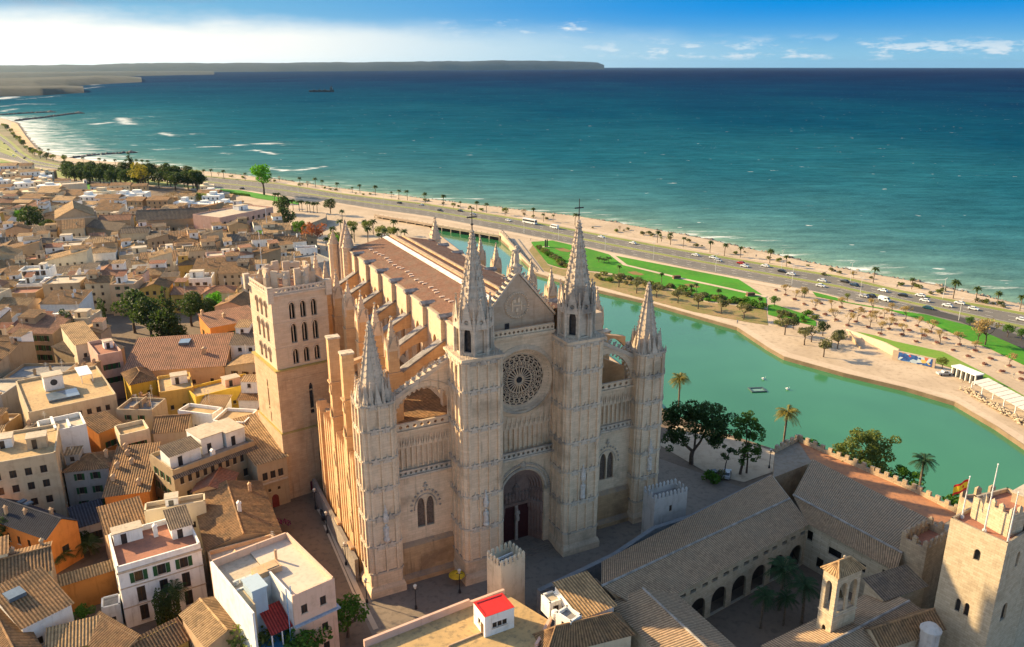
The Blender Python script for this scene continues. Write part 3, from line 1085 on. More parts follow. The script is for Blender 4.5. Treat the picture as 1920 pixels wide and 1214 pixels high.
def tower_shaft(mb, mg, ca, cb, hw, stages, panel_n):
 """square core, one panelled leaf per face, an octagonal shaft at every corner"""
 z0, z1 = stages[0], stages[-1]
 core = hw - 0.75
 mb.box(ca - core, ca + core, cb - core, cb + core, z0, z1)
 pw = hw - 0.95
 for s in (-1, 1):
  mb.box(ca - pw, ca + pw, cb + s * (hw - 0.35) - 0.35, cb + s * (hw - 0.35) + 0.35, z0, z1 - 0.2)
  mb.box(ca + s * (hw - 0.35) - 0.35, ca + s * (hw - 0.35) + 0.35, cb - pw, cb + pw, z0, z1 - 0.2)
 for sx in (-1, 1):
  for sy in (-1, 1):
   c = (ca + sx * (hw - 0.62), cb + sy * (hw - 0.62))
   mb.frus(c, 0.66, 0.66, z0, z1 - 0.2, 8)
 # plinth
 mb.box(ca - hw - 0.35, ca + hw + 0.35, cb - hw - 0.35, cb + hw + 0.35, z0 - 1, z0 + 1.3)
 mb.frus((ca, cb), (hw + 0.35) * 1.414, (hw + 0.05) * 1.414, z0 + 1.3, z0 + 2.2, 4)
 for si in range(1, len(stages)):
  za, zb = stages[si - 1], stages[si]
  # string course
  for s in (-1, 1):
   mg.box(ca - pw - 0.06, ca + pw + 0.06, cb + s * (hw + 0.09) - 0.15, cb + s * (hw + 0.09) + 0.13, zb - 0.35, zb)
   mg.box(ca + s * (hw + 0.09) - 0.15, ca + s * (hw + 0.09) + 0.13, cb - pw - 0.06, cb + pw + 0.06, zb - 0.35, zb)
  for sx in (-1, 1):
   for sy in (-1, 1):
    c = (ca + sx * (hw - 0.62), cb + sy * (hw - 0.62))
    mg.frus(c, 0.84, 0.84, zb - 0.38, zb - 0.02, 8)
    if si > 1:
     for q in range(8):
      a = 2 * PI * q / 8
      mg.frus((c[0] + 0.72 * math.cos(a), c[1] + 0.72 * math.sin(a)), 0.13, 0.02, zb - 0.1, zb + 0.95, 4)
  if si == 1:
   continue
  # ribs and blind-arch heads on every face
  top = zb - 0.4
  for s in (-1, 1):
   for k in range(panel_n + 1):
    u = -pw + 2 * pw * k / panel_n
    wv = 0.15 if k not in (0, panel_n) else 0.2
    mb.box(ca + u - wv, ca + u + wv, cb + s * (hw + 0.14) - 0.16, cb + s * (hw + 0.14) + 0.16, za, top)
    mb.box(ca + s * (hw + 0.14) - 0.16, ca + s * (hw + 0.14) + 0.16, cb + u - wv, cb + u + wv, za, top)
   for k in range(panel_n):
    u = -pw + 2 * pw * (k + 0.5) / panel_n
    w2 = pw / panel_n
    for sg in (-1, 1):     # little pointed heads
     for (uu, zz) in ((0.62, 0.62), (0.85, 1.05)):
      mb.box(ca + u + sg * w2 * uu - 0.14, ca + u + sg * w2 * uu + 0.14, cb + s * (hw + 0.08) - 0.1, cb + s * (hw + 0.08) + 0.1, top - 1.25 + 0.5 * (zz), top)
      mb.box(ca + s * (hw + 0.08) - 0.1, ca + s * (hw + 0.08) + 0.1, cb + u + sg * w2 * uu - 0.14, cb + u + sg * w2 * uu + 0.14, top - 1.25 + 0.5 * zz, top)
    gablet(mg, (ca + u, cb + s * (hw + 0.16)), 0, w2 * 1.7, top - 0.5, 1.25, 0.1)
    gablet(mg, (ca + s * (hw + 0.16), cb + u), 1, w2 * 1.7, top - 0.5, 1.25, 0.1)


def spire(mb, c, r, z0, z1, n=8, slits=True, step=0.8):
 mb.frus(c, r, 0.22, z0, z1, n, 0)
 for q in range(n):
  a = 2 * PI * q / n
  ca_, sa_ = math.cos(a), math.sin(a)
  mb.tube([(c[0] + r * ca_, c[1] + r * sa_, z0), (c[0] + 0.24 * ca_, c[1] + 0.24 * sa_, z1)], [0.2, 0.1], 5)
  k = int((z1 - z0) / step)
  for i in range(1, k):
   t = i / k
   rr = r * (1 - t) + 0.22 * t + 0.18
   mb.blob((c[0] + rr * ca_, c[1] + rr * sa_, z0 + (z1 - z0) * t), 0.27 * (1 - 0.35 * t), (1, 1, 0.9))
 mb.frus(c, 0.45, 0.5, z1 - 0.5, z1 - 0.2, 8)
 mb.blob((c[0], c[1], z1 + 0.2), 0.45)


# ---- the two tall towers beside the rose
MIDS = [0, 5.0, 11.5, 18.0, 24.0, 31.0, 38.0, 43.2]
for ca in (CX - 10.2, CX + 10.1):
 cb = -0.9
 mb = MB()
 mg = MB()
 tower_shaft(mb, mg, ca, cb, 3.75, MIDS, 3)
 mb.box(ca - 4.05, ca + 4.05, cb - 4.05, cb + 4.05, 43.2, 43.65)
 t = part('facade_tower', mb, FAC, cathedral)
 part('gablets', mg, FACG, t)
 mb = MB()
 mb.box(ca - 3.78, ca + 3.78, cb - 3.78, cb + 3.78, 0.02, 4.7)
 # octagonal belfry with pointed openings
 mb = MB()
 n = 8
 r = 3.15
 zb, zt = 43.65, 49.6
 for q in range(n):
  a0, a1 = PI / 8 + 2 * PI * q / n, PI / 8 + 2 * PI * (q + 1) / n
  p0 = Vector((ca + r * math.cos(a0), cb + r * math.sin(a0), 0)); p1 = Vector((ca + r * math.cos(a1), cb + r * math.sin(a1), 0))
  ex = (p1 - p0).normalized(); L = (p1 - p0).length
  nn = Vector((-ex.y, ex.x, 0))
  hole = arch_pts(0.55, L - 0.55, zb + (0.5 if q % 2 == 0 else 0.3), zb + 3.4, zb + 4.9, 6)
  fn = lambda u, v, w, p0=p0, ex=ex, nn=nn: tuple(p0 + ex * u + nn * w + Vector((0, 0, v)))
  mb.plate([(0, zb), (L, zb), (L, zt), (0, zt)], [hole], fn, 0, 0.45)
  if q % 2:
   mb.add([fn(u, v, 0.43) for u, v in hole], [tuple(range(len(hole)))])
  # gable over each opening, pierced with an oculus
  gz0 = zb + 4.6
  mb.plate([(0.1, gz0), (L - 0.1, gz0), (L / 2, gz0 + 5.0)], [circ(L / 2, gz0 + 1.25, 0.42, 8)], fn, -0.32, -0.05)
  for sg in (-1, 1):
   for tt in (0.2, 0.42, 0.64, 0.85):
    mb.blob(fn(L / 2 + sg * (L / 2) * (1 - tt), gz0 + 5.0 * tt, -0.2), 0.2)
  mb.blob(fn(L / 2, gz0 + 5.15, -0.2), 0.3)
  mb.tube([fn(0, zb, -0.05), fn(0, zt + 0.3, -0.05)], 0.3, 6)
  pinnacle(mb, (p0.x + 0.15 * math.cos(a0), p0.y + 0.15 * math.sin(a0)), 0.17, zt - 0.6, zt + 0.8, zt + 2.6, 4, 0)
 part('belfry', mb, FACG, t)
 mb = MB()
 mb.frus((ca, cb), 2.2, 2.2, zb, zt, 8)
 part('belfry_interior', mb, GLASS, t)
 mb = MB()
 mb.frus((ca, cb), 2.95, 2.95, zt - 0.3, zt + 0.2, 8)
 spire(mb, (ca, cb), 2.75, zt + 0.2, 64.0, 8)
 # slit windows up the faces of the spire
 for q in range(8):
  a = PI / 8 + 2 * PI * q / 8
  for z in (52.8, 54.4, 56.2, 58.0, 59.6):
   tt = (z - zt) / (64 - zt)
   rr = (2.75 * (1 - tt) + 0.2 * tt) * 0.93
   mb.cbox((ca + rr * math.cos(a), cb + rr * math.sin(a)), 0.28, 0.5 * (1 - tt) + 0.12, z, z + 0.7, a)
 part('spire', mb, FACG, t)
 mb = MB()
 mb.tube([(ca, cb, 64), (ca, cb, 68.2)], [0.10, 0.06], 6)
 mb.box(ca - 0.75, ca + 0.75, cb - 0.07, cb + 0.07, 66.5, 66.7)
 for q in ((-0.8, 66.6), (0.8, 66.6)):
  mb.blob((ca + q[0], cb, q[1]), 0.16)
 mb.blob((ca, cb, 65.4), 0.3)
 part('cross', mb, IRON, t)

# ---- the two outer corner towers
OUTS = [0, 5.0, 10.5, 16.0, 21.6, 27.0, 32.5, 37.0]
for ca in (2.9, 58.4):
 cb = 2.1
 mb = MB()
 mg = MB()
 tower_shaft(mb, mg, ca, cb, 2.95, OUTS, 2)
 t = part('corner_tower', mb, FAC, cathedral)
 part('gablets', mg, FACG, t)
 mb = MB()
 for q in range(8):
  a = 2 * PI * q / 8 + PI / 8
  pinnacle(mb, (ca + 2.75 * math.cos(a), cb + 2.75 * math.sin(a)), 0.42, 34.5, 38.0, 41.0, 4, 0.6)
 for q in range(8):
  a = 2 * PI * q / 8
  p = (ca + 2.5 * math.cos(a), cb + 2.5 * math.sin(a))
  mb.frus(p, 0.9, 0.02, 37.0, 40.2, 4)
 spire(mb, (ca, cb), 2.5, 36.9, 50.0, 8, step=1.05)
 part('spire', mb, FACG, t)


def seated_statue(mb, x, y, z, h=2.0):
 mb.lathe((x, y, z), [(0.34 * h / 2, 0), (0.36 * h / 2, 0.25 * h), (0.27 * h / 2, 0.55 * h), (0.34 * h / 2, 0.72 * h), (0.30 * h / 2, 0.8 * h), (0.12 * h / 2, 0.84 * h), (0.18 * h / 2, 0.92 * h),
       (0.12 * h / 2, 1.0 * h)], 9)
 for s in (-1, 1):
  mb.tube([(x + s * 0.32 * h / 2, y, z + 0.76 * h), (x + s * 0.36 * h / 2, y - 0.12, z + 0.58 * h), (x + s * 0.1, y - 0.28, z + 0.52 * h)], [0.11 * h / 2, 0.1 * h / 2, 0.07 * h / 2], 5)


# statues in niches on the towers, each under a canopy
STAT = plain('pale_statue_stone', (0.56, 0.48, 0.40), 0.8, 0, 0.15, 2)
for (x, y, z) in ((3.0, -1.05, 11.4), (20.3, -4.85, 11.9), (40.4, -4.85, 12.2), (58.5, -1.05, 12.0)):
 mb = MB()
 seated_statue(mb, x, y - 0.1, z + 0.4, 2.7)
 mb.frus((x, y - 0.1), 0.62, 0.5, z, z + 0.4, 8)
 mb.frus((x, y - 0.1), 0.3, 0.62, z - 0.6, z, 8)
 pinnacle(mb, (x, y - 0.1), 0.5, z + 3.6, z + 4.4, z + 6.6, 6, 0.5)
 part('statue', mb, STAT, cathedral)


def balustrade(mb, a0, a1, y, z0, z1, n, depth=0.25):
 holes = []
 L = (a1 - a0) / n
 zc = (z0 + z1) / 2
 for k in range(n):
  holes.append(circ(a0 + L * (k + 0.5), zc, min(L, z1 - z0) * 0.30, 7))
 mb.plate([(a0, z0), (a1, z0), (a1, z1), (a0, z1)], holes, fxz(y), 0, depth)
 mb.box(a0, a1, y - 0.12, y + depth + 0.12, z1 + 0.002, z1 + 0.18)
 mb.box(a0, a1, y - 0.35, y + depth + 0.3, z0 - 0.35, z0 - 0.002)


# ---- the wings of the west front
for s in (0, 1):
 a0, a1 = (5.4, 17.0) if s == 0 else (43.9, 55.9)
 y = 1.8
 mid = (a0 + a1) / 2
 mb = MB()
 # plain wall with the paired lancets
 wm = mid + (0.2 if s == 0 else 0.2)
 lan = [arch_pts(wm - 1.62, wm - 0.12, 10.2, 13.9, 16.1, 6), arch_pts(wm + 0.12, wm + 1.62, 10.2, 13.9, 16.1, 6)]
 mb.plate([(a0, 7.2), (a1, 7.2), (a1, 21.3), (a0, 21.3)], lan, fxz(y), 0, 0.9)
 w = part('wing_wall', mb, FAC, cathedral)
 mb = MB()
 mb.box(a0, a1, y - 0.65, y + 1.0, 1.6, 7.0)
 mb.prism([(y - 0.65, 7.0), (y - 0.02, 7.8), (y + 0.5, 7.8), (y + 0.5, 7.0)], lambda u, v, t_: (t_, u, v), a0, a1)
 mb.prism([(y - 1.5, 0), (y - 1.5, 0.9), (y - 0.66, 1.6), (y + 0.4, 1.6), (y + 0.4, 0)], lambda u, v, t_: (t_, u, v), a0, a1)
 part('wing_base', mb, FACP, cathedral)
 mb = MB()
 mb.box(wm - 1.7, wm + 1.7, y + 0.45, y + 0.5, 10.1, 16.2)
 f = part('window', mb, TRAC, w)
 # hood of little bosses over the window
 mb = MB()
 for k in range(13):
  a = PI * k / 12
  mb.blob((wm + 2.75 * math.cos(a), y - 0.12, 14.0 + 3.6 * math.sin(a) ** 0.9), 0.30, (1, .8, 1))
 for k in range(21):
  a = PI * k / 20
  p0 = (wm + 2.15 * math.cos(a), y - 0.06, 13.9 + 2.9 * math.sin(a))
  if k:
   mb.tube([pp, p0], 0.12, 5)
  pp = p0
 mb.blob((wm, y - 0.15, 18.4), 0.55, (1, .8, .9))
 mb.blob((wm, y - 0.15, 19.0), 0.3)
 part('hood_mould', mb, FACG, w)
 # frieze, blind arcade and the parapet over it
 mb = MB()
 balustrade(mb, a0, a1, y - 0.32, 21.35, 22.2, 12)
 part('frieze', mb, FACG, cathedral)
 mb = MB()
 mb.box(a0, a1, y + 0.3, y + 1.2, 21.3, 29.8)
 n = 12
 L = (a1 - a0) / n
 mb.plate([(a0, 22.6), (a1, 22.6), (a1, 29.7), (a0, 29.7)], [arch_pts(a0 + L * k + 0.17, a0 + L * (k + 1) - 0.17, 22.75, 26.0, 26.75, 5) for k in range(n)], fxz(y + 0.16), 0, 0.14)
 for k in range(n):
  gablet(mb, (a0 + L * (k + 0.5), y - 0.06), 0, L * 0.8, 26.6, 1.6, 0.1)
 for k in range(n + 1):
  mb.frus((a0 + L * k, y - 0.06), 0.16, 0.16, 22.6, 27.2, 4)
  mb.frus((a0 + L * k, y - 0.06), 0.16, 0.02, 27.2, 28.6, 4)
 part('blind_arcade', mb, FAC, cathedral)
 mb = MB()
 balustrade(mb, a0, a1, y - 0.1, 30.0, 31.1, 9)
 part('balustrade', mb, FAC, cathedral)
 # the great half arch with its crocketed crest
 mb = MB()
 inner = []
 if s == 0:
  top = [(a0, 35.3), (a1, 41.6)]
  for k in range(17):
   t_ = k / 16
   a = PI * (1 - t_ * 0.80)
   inner.append((a1 - 5.0 + 6.0 * math.cos(a) * (1.03), 30.4 + 7.0 * math.sin(a)))
  poly = [(a0, 31.3)] + [(max(a0 + 0.4, u), v) for u, v in inner if u < a1 - 0.3] + [(a1, inner[-1][1] - 0.5)] + [(a1, 41.6), (a0, 35.3)]
 else:
  top = [(a0, 41.6), (a1, 35.3)]
  for k in range(17):
   t_ = k / 16
   a = PI * (t_ * 0.80)
   inner.append((a0 + 5.0 + 6.0 * math.cos(a) * (1.03), 30.4 + 7.0 * math.sin(a)))
  poly = [(a1, 31.3)] + [(min(a1 - 0.4, u), v) for u, v in inner if u > a0 + 0.3] + [(a0, inner[-1][1] - 0.5)] + [(a0, 41.6), (a1, 35.3)]
 mb.plate(poly, [], fxz(y), 0, 1.3)
 h = part('half_arch', mb, FAC, cathedral)
 mb = MB()
 for u, v in inner[1:]:
  d = Vector((u - (a1 - 5.0 if s == 0 else a0 + 5.0), v - 30.4)).normalized()
  mb.blob((u - d.x * 0.25, y + 0.3, v - d.y * 0.25), 0.36, (1, .5, 1))
 pp = None
 for u, v in inner:
  d = Vector((u - (a1 - 5.0 if s == 0 else a0 + 5.0), v - 30.4)).normalized()
  q = (u + d.x * 1.1, y - 0.03, v + d.y * 1.1)
  if pp:
   mb.tube([pp, q], 0.13, 5)
  pp = q
 part('cusps', mb, FAC, h)
 mb = MB()
 (u0, v0), (u1, v1) = top
 mb.prism([(u0, v0), (u1, v1), (u1, v1 + 0.75), (u0, v0 + 0.75)], fxz(y - 0.25), 0, 1.75)
 for k in range(11):
  t_ = (k + 0.5) / 11
  p = (u0 + (u1 - u0) * t_, y + 0.2, v0 + (v1 - v0) * t_ + 1.15)
  mb.blob(p, 0.46, (1, .7, 1))
  mb.blob((p[0] + 0.28, p[1], p[2] + 0.35), 0.26)
  mb.blob((p[0] - 0.28, p[1], p[2] + 0.3), 0.24)
 part('crest', mb, FACG, h)

# ---- centre of the front: wall, rose, gallery, portal, gable
a0, a1 = CX - 6.5, CX + 6.4
y = 1.0
mb = MB()
RC = (CX - 0.1, 35.4)
mb.plate([(a0, 29.6), (a1, 29.6), (a1, 43.9), (a0, 43.9)], [circ(RC[0], RC[1], 6.2, 40)], fxz(y), 0, 1.5)
wall = part('front_wall', mb, FAC, cathedral)
mb = MB()
mb.box(a0, a1, y + 0.25, y + 1.6, 20.6, 29.6)
n = 13
L = (a1 - a0) / n
mb.plate([(a0, 22.0), (a1, 22.0), (a1, 29.6), (a0, 29.6)], [arch_pts(a0 + L * k + 0.14, a0 + L * (k + 1) - 0.14, 22.05, 25.7, 26.6, 5) for k in range(n)], fxz(y + 0.12), 0, 0.13)
for k in range(n + 1):
 mb.frus((a0 + L * k, y - 0.06), 0.14, 0.14, 21.5, 26.3, 4)
 mb.frus((a0 + L * k, y - 0.06), 0.15, 0.02, 26.3, 28.0, 4)
for k in range(n):
 gablet(mb, (a0 + L * (k + 0.5), y - 0.05), 0, L * 0.8, 26.3, 1.7, 0.09)
part('blind_arcade', mb, FAC, cathedral)
# rose window
mb = MB()


def ring(mbx, c, r0, r1, ya, yb, n=48):
 """moulded ring in the wall plane from radius r0 (at depth ya) to r1 (at depth yb)"""
 vs, fs = [], []
 for k in range(n):
  a = 2 * PI * k / n
  for r_, yy in ((r0, ya), (r0, ya + 0.3), (r1, yb + 0.3), (r1, yb)):
   vs.append((c[0] + r_ * math.cos(a), yy, c[1] + r_ * math.sin(a)))
 for k in range(n):
  k2 = (k + 1) % n
  for j in range(4):
   fs.append((4 * k + j, 4 * k2 + j, 4 * k2 + (j + 1) % 4, 4 * k + (j + 1) % 4))
 mbx.add(vs, fs)


ring(mb, RC, 6.25, 7.0, y - 0.45, y - 0.1)
ring(mb, RC, 5.95, 6.35, y + 0.05, y - 0.25)
ring(mb, RC, 5.45, 6.0, y + 0.5, y + 0.1)
ring(mb, RC, 4.95, 5.5, y + 0.85, y + 0.55)
for k in range(60):
 a = 2 * PI * k / 60
 mb.blob((RC[0] + 5.75 * math.cos(a), y + 0.2, RC[1] + 5.75 * math.sin(a)), 0.13)
rose = part('rose_window', mb, FAC, wall)
mb = MB()
yr = y + 0.8


def bar(mbx, r0, t0, r1, t1, w=0.075):
 w *= 1.4
 r0 *= 1.16
 r1 *= 1.16
 p, q = (RC[0] + r0 * math.cos(t0), RC[1] + r0 * math.sin(t0)), (RC[0] + r1 * math.cos(t1), RC[1] + r1 * math.sin(t1))
 mbx.tube([(p[0], yr, p[1]), (q[0], yr, q[1])], w, 4)


for r_ in (0.62, 0.8, 2.15, 4.3):
 for k in range(36):
  bar(mb, r_, 2 * PI * k / 36, r_, 2 * PI * (k + 1) / 36, 0.09)
n = 24
for k in range(n):
 a = 2 * PI * k / n
 d = PI / n
 bar(mb, 0.8, a, 2.15, a, 0.085)
 bar(mb, 2.15, a, 2.8, a + d, 0.06); bar(mb, 2.15, a, 2.8, a - d, 0.06)
 bar(mb, 2.8, a + d, 3.55, a, 0.06); bar(mb, 2.8, a + d, 3.55, a + 2 * d, 0.06)
 bar(mb, 3.55, a, 4.3, a + d, 0.06); bar(mb, 3.55, a, 4.3, a - d, 0.06)
 bar(mb, 2.8, a + d, 2.8, a + 3 * d, 0.05)
 bar(mb, 3.55, a, 3.55, a + 2 * d, 0.05)
 bar(mb, 3.15, a, 4.0, a, 0.05); bar(mb, 2.5, a, 3.1, a, 0.05); bar(mb, 3.55, a + d, 4.3, a + d, 0.04)
 bar(mb, 3.15, a, 3.15, a + 2 * d, 0.04); bar(mb, 3.95, a + d, 3.95, a + 3 * d, 0.045)
part('tracery', mb, FAC, rose)
mb = MB()
mb.prism(circ(RC[0], RC[1], 5.6, 32), fxz(y), 0.95, 1.05)
part('glass', mb, plain('rose_glass', (0.022, 0.012, 0.010), 0.5, 0, 0.5, 2, 0.2), rose)
mb = MB()
mb.prism(circ(RC[0], RC[1], 0.5, 12), fxz(y), 0.7, 0.78)
part('hub', mb, IRON, rose)
# gallery over the portal
mb = MB()
balustrade(mb, a0, a1, y - 0.9, 20.75, 21.75, 13)
mb.box(a0, a1, y - 0.6, y + 0.5, 20.1, 20.398)
part('balustrade', mb, FACG, cathedral)
# portal
pa = CX + 0.3
mb = MB()
outer = [(a0, 0), (a1, 0), (a1, 20.1), (a0, 20.1)]
ah = arch_pts(pa - 4.6, pa + 4.6, 0.0, 12.3, 17.2, 12, False)
mb.plate([(a0, 0), (ah[0][0], 0)] + ah[:0] + list(reversed([(u, v) for u, v in ah[2:]])) [0:0] + [], [], fxz(y), 0, 0.1) if False else None
poly = [(a0, 0), (ah[0][0], 0)] + list(reversed(ah[2:])) + [(ah[1][0], 0), (a1, 0), (a1, 20.1), (a0, 20.1)]
mb.plate(poly, [], fxz(y), 0, 0.7)
pw_ = part('portal_wall', mb, FAC, cathedral)
mb = MB()
for k, (hw_, yy) in enumerate(((4.6, 0.7), (4.2, 1.25), (3.85, 1.8), (3.5, 2.35), (3.15, 2.9))):
 ao = arch_pts(pa - hw_, pa + hw_, 0.0, 12.3 - 0.1 * k, 17.2 - 0.5 * k, 12, False)
 ai = arch_pts(pa - hw_ + 0.36, pa + hw_ - 0.36, 0.0, 12.3 - 0.1 * (k + 1), 17.2 - 0.5 * (k + 1), 12, False)
 poly = [ao[0]] + list(reversed(ao[2:])) + [ao[1], ai[1]] + ai[2:] + [ai[0]]
 mb.plate(poly, [], fxz(y), yy - 0.005, yy + 0.56)
 # shafts and small figures stacked in the order
 for sg in (-1, 1):
  mb.tube([(pa + sg * (hw_ - 0.1), y + yy - 0.1, 0.4), (pa + sg * (hw_ - 0.1), y + yy - 0.1, 12.0)], 0.16, 6)
  for zz in (2.2, 6.6, 11.2):
   mb.frus((pa + sg * (hw_ - 0.1), y + yy - 0.12), 0.28, 0.28, zz, zz + 0.3, 8)
  seated_statue(mb, pa + sg * (hw_ - 0.28), y + yy - 0.2, 7.3, 2.4)
mb.box(a0 + 0.6, a1 - 0.6, y + 3.4, y + 3.7, 0, 18)
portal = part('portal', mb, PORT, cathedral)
mb = MB()
ring_pts = arch_pts(pa - 5.0, pa + 5.0, 8, 12.3, 17.7, 14, False)[2:]
for i in range(len(ring_pts) - 1):
 mb.tube([(ring_pts[i][0], y - 0.15, ring_pts[i][1]), (ring_pts[i + 1][0], y - 0.15, ring_pts[i + 1][1])], 0.28, 6)
hp = arch_pts(pa - 5.7, pa + 5.7, 10, 12.4, 18.6, 20, False)[2:]
for (u, v) in hp:
 mb.blob((min(max(u, a0 + .3), a1 - .3), y - 0.15, v), 0.34, (1, .8, 1.1))
mb.blob((pa, y - 0.25, 18.4), 0.75, (1, .7, 1.3))
part('archivolt', mb, FACG, portal)
mb = MB()
mb.prism([(pa - 3.0, 8.9)] + [(pa + 3.0, 8.9)] + [(pa + 3.0 * math.cos(PI * k / 10), 11.8 + 2.9 * math.sin(PI * k / 10)) for k in range(11)], fxz(y), 2.9, 3.3)
for k in range(7):
 seated_statue(mb, pa - 2.2 + 0.73 * k, y + 2.75, 9.2 + (0.6 if k == 3 else 0), 2.2 if k != 3 else 3.3)
mb.box(pa - 3.1, pa + 3.1, y + 2.6, y + 3.2, 8.3, 8.9)
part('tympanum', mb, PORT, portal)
mb = MB()
mb.box(pa - 0.28, pa + 0.28, y + 2.5, y + 3.0, 0, 8.3)
seated_statue(mb, pa, y + 2.3, 5.2, 2.6)
part('trumeau', mb, plain('pale_trumeau', (0.40, 0.32, 0.26), 0.8), portal)
for sg in (-1, 1):
 mb = MB()
 xa, xb = (pa - 2.9, pa - 0.3) if sg < 0 else (pa + 0.3, pa + 2.9)
 mb.box(xa, xb, y + 3.0, y + 3.15, 0.2, 8.25)
 for k in range(4):
  mb.box(xa + 0.2, xb - 0.2, y + 2.95, y + 2.999, 0.6 + 1.9 * k, 2.1 + 1.9 * k)
 part('door', mb, DOORM, portal)
mb = MB()
for k in range(4):
 mb.box(pa - 5.5 - 0.5 * k, pa + 5.5 + 0.5 * k, y - 1.2 - 0.45 * k, y + 3.0, 0, 0.6 - 0.15 * k + 0.003 * k)
part('steps', mb, PLAZA, portal)
# upper cornice, balustrade, gable
mb = MB()
mb.box(a0, a1, y - 0.5, y + 1.9, 43.9, 44.25)
balustrade(mb, a0, a1, y - 0.35, 44.6, 45.6, 15)
part('balustrade', mb, FAC, cathedral)
mb = MB()
gy = y + 1.6
mb.prism([(a0 - 1.0, 44.25), (a1 + 1.0, 44.25), (a1 + 1.0, 46.6), (CX, 55.2), (a0 - 1.0, 46.6)], fxz(gy), 0, 1.2)
gab = part('gable', mb, stone('gable_limestone', (0.52, 0.385, 0.27), (0.45, 0.32, 0.21), (0.40, 0.24, 0.13), 1.2, 0.5, 0.9, 0.7), cathedral)
mb = MB()
for sg in (-1, 1):
 p0, p1 = Vector((CX + sg * 7.6, gy + 0.5, 46.6)), Vector((CX, gy + 0.5, 55.4))
 d = (p1 - p0)
 nrm2 = Vector((d.z * -sg * -1, 0, abs(d.x))).normalized()
 mb.prism([(p0.x, p0.z - 0.05), (p1.x, p1.z - 0.05), (p1.x, p1.z + 0.5), (p0.x, p0.z + 0.5)], fxz(gy - 0.2), 0, 1.6)
 for k in range(12):
  q = p0.lerp(p1, (k + 0.4) / 12.5)
  mb.blob((q.x, q.y, q.z + 0.85), 0.42, (1, .7, 1))
  mb.blob((q.x + sg * 0.3, q.y, q.z + 1.15), 0.24)
part('crest', mb, FACG, gab)
mb = MB()
gc = (CX - 0.2, 49.4)
ring(mb, gc, 2.1, 2.45, gy - 0.2, gy - 0.12, 32)
for k in range(32):
 a = 2 * PI * k / 32
 mb.blob((gc[0] + 2.28 * math.cos(a), gy - 0.22, gc[1] + 2.28 * math.sin(a)), 0.19)
for (u0, u1, v0, v1) in ((-1.1, -0.8, -1.0, 0.9), (-0.8, 0.7, -0.1, 0.15), (0.7, 1.0, -1.0, 0.8), (-0.9, -0.2, 0.5, 1.1), (0.1, 0.6, 0.5, 1.3), (-0.3, 0.2, -1.2, -0.5)):
 mb.box(gc[0] + u0, gc[0] + u1, gy - 0.14, gy + 0.1, gc[1] + v0, gc[1] + v1)
for (u, v, r_) in ((-0.5, 1.2, .3), (0.35, 1.45, .25), (-1.4, 0.2, .3), (1.4, -0.2, .3), (0, -1.5, .3)):
 mb.blob((gc[0] + u, gy - 0.05, gc[1] + v), r_, (1, .6, 1))
part('roundel', mb, FAC, gab)
mb = MB()
pinnacle(mb, (CX, gy + 0.6), 0.75, 55.0, 56.4, 57.8, 8, 0)
seated_statue(mb, CX, gy + 0.6, 57.2, 2.9)
for sg in (-1, 1):
 mb.blob((CX + sg * 0.9, gy + 0.6, 56.3), 0.4)
part('finial_statue', mb, FACG, gab)
mb = MB()
for x in (CX - 2.2,):
 mb.box(x - 0.45, x + 0.45, gy - 0.05, gy + 0.3, 45.2, 46.3)
part('opening', mb, GLASS, gab)

# ---- the long body
BAYS = [10.0, 19.4, 28.8, 38.2, 47.6, 57.0, 66.4]
NB0, NB1 = 2.6, 74.0
CA0, CA1 = 19.0, 41.8
mb = MB()
# clerestory walls, pierced by lancets
for side, ax in ((0, CA0), (1, CA1)):
 holes = []
 edges = [NB0] + BAYS + [NB1]
 for i in range(len(edges) - 1):
  m_ = (edges[i] + edges[i + 1]) / 2
  holes.append(arch_pts(m_ - 1.15, m_ + 1.15, 31.5, 39.0, 42.0, 7))
 sg = 1 if side == 0 else -1
 mb.plate([(NB0, 26), (NB1, 26), (NB1, 46.2), (NB0, 46.2)], holes, fyz(ax, sg), 0, 0.9)
mb.plate([(CA0, 26), (CA1, 26), (CA1, 46.2), (CX, 48.6), (CA0, 46.2)], [arch_pts(CX - 3, CX + 3, 30, 40, 44, 8)], fxz(NB1 - 0.9), 0, 0.898)
cler = part('clerestory_wall', mb, CLER, cathedral)
mb = MB()
for side, ax in ((0, CA0), (1, CA1)):
 sg = 1 if side == 0 else -1
 edges = [NB0] + BAYS + [NB1]
 for i in range(len(edges) - 1):
  m_ = (edges[i] + edges[i + 1]) / 2
  x_ = ax + sg * 0.45
  mb.plate(arch_pts(m_ - 1.15, m_ + 1.15, 31.5, 39.0, 42.0, 7),
     [arch_pts(m_ - 0.95, m_ - 0.1, 31.7, 38, 39.6, 5), arch_pts(m_ + 0.1, m_ + 0.95, 31.7, 38, 39.6, 5), circ(m_, 40.5, 0.42, 8)], fyz(x_, sg), 0, 0.2)
part('window', mb, plain('ochre_window_tracery', (0.42, 0.24, 0.12), 0.8), cler)
mb = MB()
mb.box(CA0 + 0.75, CA0 + 0.8, NB0 + 1, NB1 - 1, 31, 43)
mb.box(CA1 - 0.8, CA1 - 0.75, NB0 + 1, NB1 - 1, 31, 43)
part('glass', mb, plain('ochre_window_glass', (0.20, 0.11, 0.06), 0.6, 0, 0.4, 1.5), cler)
